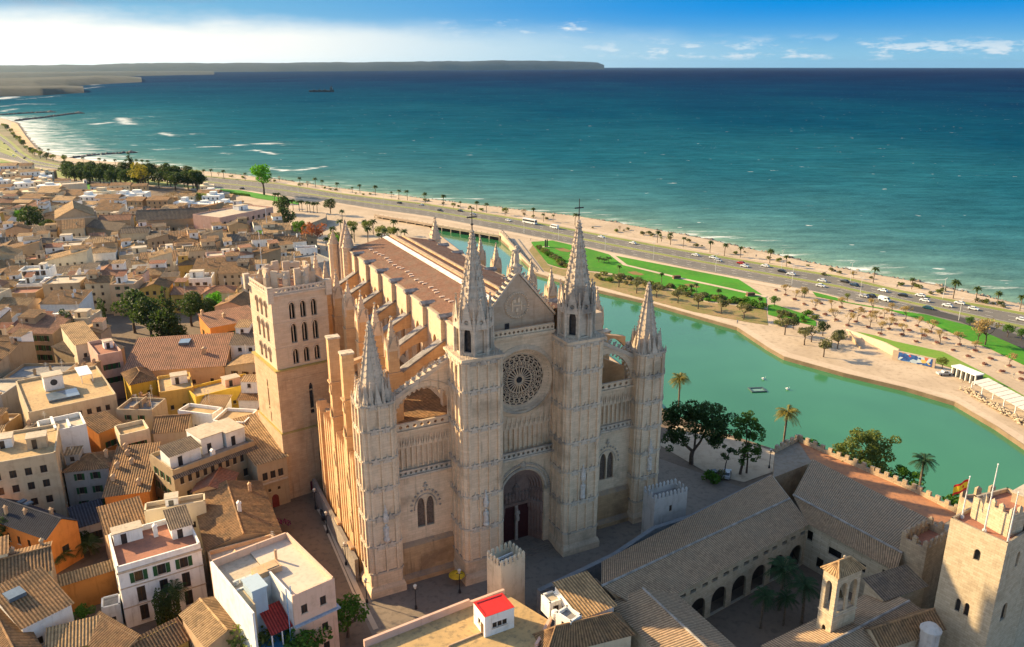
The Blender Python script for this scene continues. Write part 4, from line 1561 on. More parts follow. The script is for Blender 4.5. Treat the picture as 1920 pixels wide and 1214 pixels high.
# clerestory coping and buttress strips
mb = MB()
for side, ax in ((0, CA0), (1, CA1)):
 sg = -1 if side == 0 else 1
 for b_ in BAYS + [NB1 - 0.8]:
  x0, x1 = sorted((ax, ax + sg * 0.8))
  mb.box(x0, x1 + 0.0, b_ - 0.65, b_ + 0.65, 28, 46.3)
 x0, x1 = sorted((ax + sg * 0.25, ax - sg * 0.6))
 mb.box(x0, x1, NB0, NB1 + 0.3, 46.202, 46.55)
part('buttress_strip', mb, CLER, cathedral)
mb = MB()
for side, ax in ((0, CA0), (1, CA1)):
 sg = -1 if side == 0 else 1
 for b_ in BAYS + [NB1 - 0.8]:
  x0, x1 = sorted((ax + sg * 0.95, ax - sg * 1.9))
  mb.box(x0, x1, b_ - 0.85, b_ + 0.85, 46.56, 46.95)
  mb.prism([(b_ - 0.85, 46.95), (b_ + 0.85, 46.95), (b_, 47.35)], fyz(0), x0, x1)
part('buttress_cap', mb, GREYB, cathedral)
# nave roof
mb = MB()
RZ = 48.9
mb.tiles((CA0 + 0.3, NB0 + 1.6, 46.7), (CA0 + 0.3, NB1, 46.7), (CX, NB1, RZ), (CX, NB0 + 1.6, RZ), 0.55, 0.07, 6)
mb.tiles((CA1 - 0.3, NB0 + 1.6, 46.7), (CA1 - 0.3, NB1, 46.7), (CX, NB1, RZ), (CX, NB0 + 1.6, RZ), 0.55, 0.07, 6)
roof = part('nave_roof', mb, NAVE_T, cathedral)
mb = MB()
mb.box(CX - 0.45, CX + 0.45, NB0 + 1.6, NB1, RZ - 0.15, RZ + 0.28)
mb.prism([(CX + 2.8, RZ - 0.52), (CX + 3.5, RZ - 0.66), (CX + 3.5, RZ - 0.2), (CX + 2.8, RZ - 0.06)], lambda u, v, w_: (u, w_, v), NB0 + 1.6, NB1)
part('ridge_kerb', mb, plain('tan_ridge_mortar', (0.45, 0.30, 0.18), 0.85, 0, 0.2, 1), roof)
mb = MB()
mb.prism([(CX - 2.3, RZ - 0.30), (CX - 1.2, RZ - 0.11), (CX - 1.2, RZ + 0.05), (CX - 2.3, RZ - 0.14)], lambda u, v, w_: (u, w_, v), NB0 + 1.6, NB1)
part('gutter', mb, LEAD, roof)
mb = MB()
for k in range(26):
 b_ = 8 + 2.4 * k + (0.8 if k % 3 == 0 else 0)
 if b_ > 70:
  break
 x_ = CA0 + 4.0 + 0.25 * math.sin(k)
 z_ = 46.7 + (x_ - CA0) / (CX - CA0) * (RZ - 46.7)
 mb.box(x_ - 0.5, x_ + 0.5, b_ - 0.22, b_ + 0.22, z_, z_ + 0.17)
part('roof_vents', mb, plain('pale_vent_tiles', (0.62, 0.45, 0.34), 0.7), roof)
# aisle and chapel blocks
mb = MB()
mb.box(9.0, 19.0, 3.2, NB1, 0, 28.2)
mb.box(41.8, 52.0, 3.2, NB1, 0, 28.2)
mb.box(19.0, 41.8, 4.8, NB1 - 1, 0, 26)
part('aisle', mb, NORTH, cathedral)
mb = MB()
mb.tiles((9.2, 3.2, 28.3), (9.2, NB1, 28.3), (19.0, NB1, 29.6), (19.0, 3.2, 29.6), 0.6, 0.06, 5)
mb.tiles((51.8, 3.2, 28.3), (51.8, NB1, 28.3), (41.8, NB1, 29.6), (41.8, 3.2, 29.6), 0.6, 0.06, 5)
part('aisle_roof', mb, TILE_B, cathedral)
mb = MB()
mb.box(1.9, 9.0, 5.0, 76, 0, 19.0)
mb.box(52.0, 59.0, 5.0, 76, 0, 19.0)
part('chapel_wall', mb, NORTH, cathedral)
mb = MB()
mb.box(1.7, 9.0, 5.0, 76, 19.002, 19.5)
mb.box(52.0, 59.2, 5.0, 76, 19.002, 19.5)
part('chapel_roof', mb, plain('grey_flat_roof', (0.15, 0.13, 0.12), 0.9, 0, 0.3, 0.8), cathedral)
# east end
mb = MB()
mb.box(CX - 8, CX + 8, NB1, NB1 + 26, 0, 34)
mb.frus((CX, NB1 + 26), 8, 8, 0, 34, 8)
part('chancel', mb, NORTH, cathedral)
mb = MB()
mb.tiles((CX - 8, NB1, 34.1), (CX - 8, NB1 + 26, 34.1), (CX, NB1 + 26, 36.5), (CX, NB1, 36.5), 0.6, 0.06, 4)
mb.tiles((CX + 8, NB1, 34.1), (CX + 8, NB1 + 26, 34.1), (CX, NB1 + 26, 36.5), (CX, NB1, 36.5), 0.6, 0.06, 4)
part('chancel_roof', mb, NAVE_T, cathedral)
for x_ in (CA0 - 0.3, CA1 + 0.3):
 for dy in (-0.6, 5.2):
  mb = MB()
  pinnacle(mb, (x_ + (dy > 0) * (1 if x_ > CX else -1) * 2.0, NB1 + dy), 1.35, 28, 47.2, 52.5 - (dy > 0) * 2, 8, 1.0)
  part('turret', mb, CLER, cathedral)
mb = MB()
mb.frus((CA0 + 0.2, NB1 + 2.4), 1.9, 1.9, 28, 47, 8)
mb.frus((CA0 + 0.2, NB1 + 2.4), 1.9, 1.2, 47, 50, 8)
mb.frus((CA0 + 0.2, NB1 + 2.4), 1.1, 0.1, 50, 53.5, 8)
part('turret', mb, stone('turret_stone', (0.42, 0.31, 0.23), (0.35, 0.25, 0.18), (0.25, 0.18, 0.13)), cathedral)


def buttress(b_, mir, outer_pier):
 X_ = (lambda a: a) if not mir else (lambda a: 2 * CX - a)
 sgm = (lambda p, q: tuple(sorted((X_(p), X_(q)))))
 t_ = 0.8

 def pl(poly, hw_, mbx):
  mbx.prism([(X_(u), v) for u, v in poly], lambda u, v, w_: (u, b_ + w_, v), -hw_, hw_)
 # inner pier with its pinnacle
 mb = MB()
 x0, x1 = sgm(7.9, 10.4)
 mb.box(x0, x1, b_ - 1.05, b_ + 1.05, 19.0, 37.6)
 x0, x1 = sgm(7.75, 10.5)
 mb.box(x0, x1, b_ - 1.15, b_ + 1.15, 37.6, 37.95)
 x0, x1 = sgm(8.0, 10.1)
 mb.box(x0, x1, b_ - 0.9, b_ + 0.9, 37.95, 42.0)
 p = part('buttress_pier', mb, NORTH, cathedral)
 mb = MB()
 c = (X_(9.05), b_)
 mb.frus(c, 1.42, 0.06, 42.0, 48.0, 4)
 for sx in (-1, 1):
  for sy in (-1, 1):
   mb.frus((c[0] + sx * 0.98, b_ + sy * 0.82), 0.26, 0.26, 40.5, 42.3, 4)
   mb.frus((c[0] + sx * 0.98, b_ + sy * 0.82), 0.28, 0.03, 42.3, 44.6, 4)
 for sy in (-1, 1):
  mb.prism([(c[0] - 1.0, 42.0), (c[0] + 1.0, 42.0), (c[0], 44.6)], lambda u, v, w_: (u, b_ + w_, v), sy * 0.92 - 0.1, sy * 0.92 + 0.1)
 for sx in (-1, 1):
  mb.prism([(b_ - 0.85, 42.0), (b_ + 0.85, 42.0), (b_, 44.4)], lambda u, v, w_: (c[0] + w_, u, v), sx * 1.06 - 0.1, sx * 1.06 + 0.1)
 for k in range(1, 7):
  tt = k / 7
  rr = 1.35 * (1 - tt) + 0.05
  for q in range(4):
   a = PI / 4 + PI / 2 * q
   mb.blob((c[0] + rr * math.cos(a), b_ + rr * math.sin(a), 42 + 6 * tt), 0.2)
 mb.blob((c[0], b_, 48.1), 0.32)
 part('pinnacle', mb, CLER, p)
 # flying arch to the clerestory
 mb = MB()
 arc = [(10.4 + 8.2 * (1 - math.cos(t * PI / 2 / 10)), 29.5 + 9.9 * math.sin(t * PI / 2 / 10)) for t in range(11)]
 poly = arc + [(19.0, 39.4), (19.0, 42.4), (10.4, 37.4)]
 pl(poly, 0.72, mb)
 f_ = part('flying_buttress', mb, NORTH, cathedral)
 mb = MB()
 pl([(10.1, 37.3), (19.0, 42.45), (19.0, 42.85), (10.1, 37.75)], 0.95, mb)
 part('coping', mb, GREYB, f_)
 mb = MB()
 arc2 = [(11.2 + 2.6 * (1 - math.cos(t * PI / 6)), 30.2 + 3.2 * math.sin(t * PI / 6)) for t in range(4)]
 mb.prism([(X_(15.2), 28.4), (X_(16.0), 28.4), (X_(16.0), 39.6), (X_(15.2), 38.6)], lambda u, v, w_: (u, b_ + w_, v), -0.4, 0.4)
 pl([(10.4, 30.4), (18.9, 31.4), (18.9, 32.2), (10.4, 31.2)], 0.5, mb)
 mb = None
 if outer_pier:
  ptop = 35.0 if mir else 42.6
  mb = MB()
  x0, x1 = sgm(-0.2, 1.9)
  mb.box(x0, x1, b_ - .8, b_ + .8, 0, ptop)
  xa, xb = sgm(-0.36, 2.0)
  mb.box(xa, xb, b_ - .92, b_ + .92, 0, 27)
  for zq in (8, 17, 26.9, 31.8):
   gablet(mb, (X_(-.42 if zq < 27 else -.26), b_), 1, 1.5, zq, 2.2, .12)
  x0, x1 = sgm(-0.5, 2.1)
  for zz in (12.0, 21.0, 27.0, 34.0):
   mb.box(x0, x1, b_ - 1.02, b_ + 1.02, zz, zz + 0.3)
  x0, x1 = sgm(-1.1, 2.3)
  mb.box(x0, x1, b_ - 1.25, b_ + 1.25, -0.5, 5.0)
  q_ = part('outer_pier', mb, NORTH, cathedral)
  mb = MB()
  x0, x1 = sgm(-0.35, 2.05)
  mb.box(x0, x1, b_ - .95, b_ + .95, ptop, ptop + .35)
  part('cap', mb, plain('pale_cap_stone', (0.50, 0.40, 0.29), 0.85, 0, 0.3, 1), q_)
  mb = MB()
  pl([(1.9, 0.02), (7.9, 0.02), (7.9, 33.5), (1.9, 30.5)], 0.7, mb)
  pl([(2.2, 35.0)] + [(2.2 + 5.7 * t / 6, 35.0 + 1.5 * (t / 6) - 1.4 * math.sin(PI * (t / 6)) * -1) for t in range(1, 6)] + [(7.9, 36.5), (7.9, 38.4), (2.2, 37.2)], 0.6, mb)
  part('buttress_wall', mb, NORTH, q_)


for b_ in BAYS:
 buttress(b_, False, b_ < 25 or b_ > 60)
 buttress(b_, True, True)
mb = MB()
mb.box(47.6, 50.4, 5.2, 7.8, 19, 41.0); mb.box(48.2, 50.2, 5.5, 7.5, 41.0, 44.6); mb.box(47.5, 50.5, 5.1, 7.9, 40.7, 41.002)
part('stair_pier', mb, CLER, cathedral)
# thin piers between the outer ones on the street side
mb = MB()
for b_ in (6.8, 8.2, 12.2, 13.9, 15.6, 17.2, 21.6, 23.4, 25.2, 27.0, 31.0, 33.0):
 mb.box(-0.2, 1.9, b_ - 0.42, b_ + 0.42, 0, 23.5)
 mb.prism([(b_ - 0.42, 23.5), (b_ + 0.42, 23.5), (b_, 24.9)], fyz(0), -0.2, 1.9)
mb.box(0.4, 2.2, 5.0, 36, 20.5, 23.0)
mb.box(0.9, 2.0, 5.0, 36, 23.0, 24.0)
part('chapel_buttress', mb, NORTH, cathedral)
# street-side low wall of the flank
mb = MB()
mb.box(-1.3, -0.6, 5.5, 39.0, 0, 4.5)
part('street_wall', mb, stone('grey_street_wall', (0.30, 0.25, 0.21), (0.24, 0.20, 0.17), (0.15, 0.13, 0.11)), cathedral)

# ------------------------------------------------------------------ bell tower
BW, BD = 12.6, 14.5
bell_tower = thing('bell_tower', 'square limestone bell tower with triple lancet windows and a ruined round crown', 'bell tower', W(-6.3, 40.6), TH + R(9))


def bt_face(mb, side, z0, z1, holes, inset=0.0, th=0.7):
 i = inset
 if side == 'f':
  mb.plate([(i, z0), (BW - i, z0), (BW - i, z1), (i, z1)], holes, lambda u, v, w_: (u, i + w_, v), 0, th)
 elif side == 'l':
  mb.plate([(i + 0.0, z0), (BD - i, z0), (BD - i, z1), (i, z1)], holes, lambda u, v, w_: (i + w_, u, v), 0, th)
 elif side == 'r':
  mb.plate([(i, z0), (BD - i, z0), (BD - i, z1), (i, z1)], holes, lambda u, v, w_: (BW - i - w_, u, v), 0, th)
 else:
  mb.plate([(i, z0), (BW - i, z0), (BW - i, z1), (i, z1)], holes, lambda u, v, w_: (u, BD - i - w_, v), 0, th)


LOWZ, LEDGE, MIDZ, TOPZ = 0.0, 15.4, 29.6, 45.6
# lower stages, ochre
mb = MB()
mb.box(0.75, BW - 0.75, 0.75, BD - 0.75, LOWZ, MIDZ)
bt_face(mb, 'f', LOWZ, LEDGE, [arch_pts(7.6, 8.35, 4.0, 8.8, 9.7, 5), [(5.0, 0.3), (6.0, 0.3), (6.0, 2.8), (5.0, 2.8)]], -0.25)
bt_face(mb, 'l', LOWZ, LEDGE, [arch_pts(6.5, 7.2, 8.0, 11.0, 11.8, 5)], -0.248)
bt_face(mb, 'r', LOWZ, LEDGE, [], -0.246)
bt_face(mb, 'b', LOWZ, LEDGE, [], -0.244)
bt_face(mb, 'f', LEDGE, MIDZ, [arch_pts(6.6, 7.5, 18.6, 24.6, 25.7, 6)])
bt_face(mb, 'l', LEDGE, MIDZ, [arch_pts(6.4, 7.2, 19.0, 25.0, 26.0, 6), arch_pts(6.0, 6.6, 16.2, 18.0, 18.6, 5)], 0.002)
bt_face(mb, 'r', LEDGE, MIDZ, [], 0.004)
bt_face(mb, 'b', LEDGE, MIDZ, [], 0.006)
for z_ in (19.6, 24.0, 27.3):
 mb.box(-0.06, BW + 0.06, -0.06, BD + 0.06, z_, z_ + 0.16)
low = part('lower_stage', mb, BELLO, bell_tower)
for (x0, x1, y0, y1, z0, z1) in ((7.55, 8.4, .3, .36, 3.9, 9.8), (6.5, 7.6, .5, .56, 18.5, 25.8), (.3, .36, 6.4, 7.3, 7.9, 11.9), (.5, .56, 6.3, 7.3, 18.9, 26.1), (.5, .56, 5.9, 6.7, 16.1, 18.7)):
 mb = MB()
 mb.box(x0, x1, y0, y1, z0, z1)
 part('window', mb, GLASS, low)
mb = MB()
mb.box(5.0, 6.0, 0.25, 0.35, 0.3, 2.8)
part('door', mb, plain('wine_red_door', (0.16, 0.02, 0.05), 0.6), low)
mb = MB()
mb.frus((BW / 2, BD / 2), 1, 1, 0, 0.1, 4)
mb = MB()
ins = 0.35
# ledge between stages (sloped weathering)
mb.box(-0.3, BW + 0.3, -0.3, BD + 0.3, LEDGE, LEDGE + 0.35)
mb.box(-0.35, BW + 0.35, -0.35, BD + 0.35, MIDZ, MIDZ + 0.3)
part('ledge', mb, stone('mossy_ledge', (0.40, 0.30, 0.12), (0.33, 0.25, 0.10), (0.2, 0.16, 0.08), lichen=(0.42, 0.32, 0.07), lich=0.9), bell_tower)
# bell chamber: three tiers of three lancets
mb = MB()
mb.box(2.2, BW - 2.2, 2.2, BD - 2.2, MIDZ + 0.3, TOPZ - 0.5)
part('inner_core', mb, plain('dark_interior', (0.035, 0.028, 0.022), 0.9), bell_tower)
mb = MB()
TIERS = [(29.6, 32.0, 33.2), (34.6, 38.2, 39.6), (41.0 - 0.4, 43.6 - 0.2, 44.6 - 0.2)]
TIERS = [(30.5, 32.6, 33.7), (35.1, 38.0, 39.2), (40.3, 42.7, 43.8)]
fh = []
lh = []
for zb_, zs, za in TIERS:
 for k in range(3):
  u = 4.55 + 2.35 * k
  fh.append(arch_pts(u - 0.62, u + 0.62, zb_, zs, za, 6))
  u = 4.1 + 2.7 * k
  lh.append(arch_pts(u - 0.7, u + 0.7, zb_, zs, za, 6))
bt_face(mb, 'f', MIDZ + 0.3, TOPZ, fh, 0.35, 0.8)
bt_face(mb, 'b', MIDZ + 0.3, TOPZ, fh, 0.35, 0.8)
bt_face(mb, 'l', MIDZ + 0.3, TOPZ, lh, 0.352, 0.8)
bt_face(mb, 'r', MIDZ + 0.3, TOPZ, lh, 0.352, 0.8)
mb.box(1.16, BW - 1.16, 1.16, BD - 1.16, TOPZ - 0.5, TOPZ - 0.1)
for z_ in (34.3, 39.7):
 mb.box(0.26, BW - 0.26, 0.26, 0.34, z_, z_ + 0.18)
 mb.box(0.26, 0.34, 0.34, BD - 0.26, z_, z_ + 0.18)
 mb.box(BW - 0.34, BW - 0.26, 0.34, BD - 0.26, z_, z_ + 0.18)
for zb_, zs, za in TIERS:
 for k in range(3):
  for yy in ((0.35, 4.55 + 2.35 * k),):
   u = yy[1]
   pts = arch_pts(u - 0.85, u + 0.85, zs - 0.4, zs, za + 0.28, 7)[2:]
   for i in range(len(pts) - 1):
    mb.tube([(pts[i][0], 0.3, pts[i][1]), (pts[i + 1][0], 0.3, pts[i + 1][1])], 0.12, 5)
  u = 4.1 + 2.7 * k
  pts = arch_pts(u - 0.92, u + 0.92, zs - 0.4, zs, za + 0.28, 7)[2:]
  for i in range(len(pts) - 1):
   mb.tube([(0.3, pts[i][0], pts[i][1]), (0.3, pts[i + 1][0], pts[i + 1][1])], 0.12, 5)
up = part('bell_chamber', mb, BELL, bell_tower)
for zb_, zs, za in TIERS:
 for k in range(3):
  mb = MB()
  u = 4.55 + 2.35 * k
  mb.box(u - 0.09, u + 0.09, 0.75, 0.95, zb_, za - 0.35)
  mb.frus((u, 0.85), 0.16, 0.16, zs - 0.3, zs - 0.1, 6)
  part('mullion', mb, BELL, up)
  mb = MB()
  u = 4.1 + 2.7 * k
  mb.box(0.75, 0.95, u - 0.09, u + 0.09, zb_, za - 0.35)
  part('mullion', mb, BELL, up)
# parapet with pierced panels and corner blocks
mb = MB()
PB = 0.15
n = 14
for (o0, o1, fnn) in ((PB, BW - PB, lambda u, v, w_: (u, PB + w_, v)), (PB, BW - PB, lambda u, v, w_: (u, BD - PB - w_, v)), (PB, BD - PB, lambda u, v, w_: (PB + 0.001 + w_, u, v)), (PB, BD - PB, lambda u, v, w_: (BW - PB - 0.001 - w_, u, v))):
 L = (o1 - o0) / n
 mb.plate([(o0, TOPZ + 0.4), (o1, TOPZ + 0.4), (o1, TOPZ + 1.7), (o0, TOPZ + 1.7)], [circ(o0 + L * (k + 0.5), TOPZ + 1.05, 0.30, 6) for k in range(n)], fnn, 0, 0.22)
mb.box(-0.05, BW + 0.05, -0.05, BD + 0.05, TOPZ + 0.001, TOPZ + 0.38)
for x_ in (0.1, BW - 0.1):
 for y_ in (0.1, BD - 0.1):
  mb.box(x_ - 0.6, x_ + 0.6, y_ - 0.6, y_ + 0.6, TOPZ - 1.2, TOPZ + 2.1)
part('parapet', mb, FACG, bell_tower)
# round roofless crown: drum with tall gaps
mb = MB()
c = (BW / 2 + 0.1, BD / 2)
n = 12
for k in range(n):
 a0_, a1_ = 2 * PI * k / n, 2 * PI * (k + 0.62) / n
 hgt = TOPZ + 4.3 + (0.3 if k % 3 == 0 else 0)
 for j in range(3):
  b0, b1 = a0_ + (a1_ - a0_) * j / 3, a0_ + (a1_ - a0_) * (j + 1) / 3
  pts = []
  for z_ in (TOPZ + 0.38, hgt):
   for rr, aa in ((4.9, b0), (4.9, b1), (4.3, b1), (4.3, b0)):
    pts.append((c[0] + rr * math.cos(aa), c[1] + rr * math.sin(aa), z_))
  mb.add(pts, [(0, 3, 2, 1), (4, 5, 6, 7), (0, 1, 5, 4), (1, 2, 6, 5), (2, 3, 7, 6), (3, 0, 4, 7)])
for k in range(n):
 a0_, a1_ = 2 * PI * (k + 0.62) / n, 2 * PI * (k + 1) / n
 if k % 2:
  pts = []
  for z_ in (TOPZ + 3.0, TOPZ + 3.9):
   for rr, aa in ((4.85, a0_), (4.85, a1_), (4.35, a1_), (4.35, a0_)):
    pts.append((c[0] + rr * math.cos(aa), c[1] + rr * math.sin(aa), z_))
  mb.add(pts, [(0, 3, 2, 1), (4, 5, 6, 7), (0, 1, 5, 4), (1, 2, 6, 5), (2, 3, 7, 6), (3, 0, 4, 7)])
for k in range(8):
 a = 2 * PI * (k + 0.5) / 8
 p = (c[0] + 5.3 * math.cos(a), c[1] + 5.3 * math.sin(a))
 mb.cbox(p, 1.2, 0.9, TOPZ + 0.38, TOPZ + 3.0, a)
 mb.frus(p, 0.7, 0.1, TOPZ + 3.0, TOPZ + 4.0, 4)
part('crown', mb, BELL, bell_tower)
mb = MB()
mb.frus(c, 4.3, 4.3, TOPZ + 0.38, TOPZ + 0.6, 20)
part('crown_floor', mb, TILE_P, bell_tower)
mb = MB()
for (x_, y_) in ((2.0, 9.0), (10.0, 11.5)):
 mb.tube([(x_, y_, TOPZ), (x_, y_, TOPZ + (12 if x_ < 5 else 6))], 0.06, 5)
part('lightning_rod', mb, plain('pale_rod_metal', (0.6, 0.58, 0.55), 0.4), bell_tower)
# ------------------------------------------------------------------ town houses
WALLC = {'cream': (0.66, 0.55, 0.38), 'white': (0.80, 0.78, 0.73), 'ochre': (0.60, 0.37, 0.10), 'orange': (0.62, 0.24, 0.06), 'beige': (0.50, 0.40, 0.265), 'pink': (0.56, 0.36, 0.28),
   'stone': (0.42, 0.32, 0.21), 'peach': (0.58, 0.38, 0.22), 'tan': (0.38, 0.275, 0.165), 'grey': (0.34, 0.32, 0.29), 'yellow': (0.66, 0.42, 0.06)}
ROOFM = {'red': TILE_R, 'brown': TILE_B, 'grey': TILE_G, 'sunny': TILE_Y, 'pink': TILE_P, 'slate': SLATE}
TERR = {'terracotta': ground_mat('terracotta_terrace', (0.36, 0.16, 0.10), (0.29, 0.13, 0.085), (0.22, 0.11, 0.08), 0.4, 2.0),
  'pale': ground_mat('pale_terrace', (0.52, 0.43, 0.32), (0.44, 0.36, 0.26), (0.34, 0.28, 0.21), 0.3, 1.6),
  'ochre': ground_mat('ochre_terrace', (0.50, 0.34, 0.17), (0.42, 0.28, 0.14), (0.28, 0.20, 0.11), 0.3, 1.6),
  'grey': ground_mat('grey_terrace', (0.27, 0.25, 0.23), (0.21, 0.19, 0.17), (0.15, 0.14, 0.13), 0.3, 1.6)}
FRAMES = {'white': WHITE, 'brown': plain('brown_wood', (0.11, 0.06, 0.03), 0.7), 'green': plain('green_shutter_paint', (0.025, 0.085, 0.03), 0.6), 'stone': plain('window_stone', (0.50, 0.40, 0.29), 0.8)}
CHIM = stucco('chimney_render', (0.50, 0.34, 0.21))
DARKW = plain('dark_window', (0.028, 0.026, 0.026), 0.3, 0, 0.4, 1.0, 0.5)
WMESH = {}


def window_mesh(w, h, style):
 k = (round(w, 2), round(h, 2), style)
 if k in WMESH:
  return WMESH[k]
 mb = MB()
 mb.box(-w / 2, w / 2, 0.16, 0.2, 0, h)
 mb.cur = 1
 f = 0.07
 for x0, x1, z0, z1 in ((-w / 2, -w / 2 + f, 0, h), (w / 2 - f, w / 2, 0, h), (-w / 2 + f, w / 2 - f, h - f, h), (-w / 2 + f, w / 2 - f, 0, f), (-0.035, 0.035, f, h - f)):
  mb.box(x0, x1, 0.08, 0.158, z0, z1)
 mb.cur = 2
 mb.box(-w / 2 - 0.12, w / 2 + 0.12, -0.09, 0.05, -0.12, -0.003)
 me = mb.mesh('window', [DARKW, FRAMES['white' if style == 'white' else 'brown'], FRAMES['stone']])
 WMESH[k] = me
 return me


def shutter_mesh(w, h, col):
 k = ('s', round(w, 2), round(h, 2), col)
 if k not in WMESH:
  mb = MB()
  mb.box(-w / 2, w / 2, -0.07, -0.02, 0, h)
  for i in range(6):
   z = h * (i + 0.5) / 6
   mb.box(-w / 2 + 0.05, w / 2 - 0.05, -0.1, -0.071, z - h * 0.05, z + h * 0.03)
  WMESH[k] = mb.mesh('shutter', FRAMES[col])
 return WMESH[k]


FOOT = []          # occupied footprints: list of polygons


def inpoly(x, y, poly):
 c = False
 j = len(poly) - 1
 for i in range(len(poly)):
  if (poly[i][1] > y) != (poly[j][1] > y) and x < (poly[j][0] - poly[i][0]) * (y - poly[i][1]) / (poly[j][1] - poly[i][1]) + poly[i][0]:
   c = not c
  j = i
 return c


def rect_poly(o, rz, L, d, m=0.0):
 co, si = math.cos(rz), math.sin(rz)
 return [(o[0] + x * co - y * si, o[1] + x * si + y * co) for x, y in ((-m, -m), (L + m, -m), (L + m, d + m), (-m, d + m))]


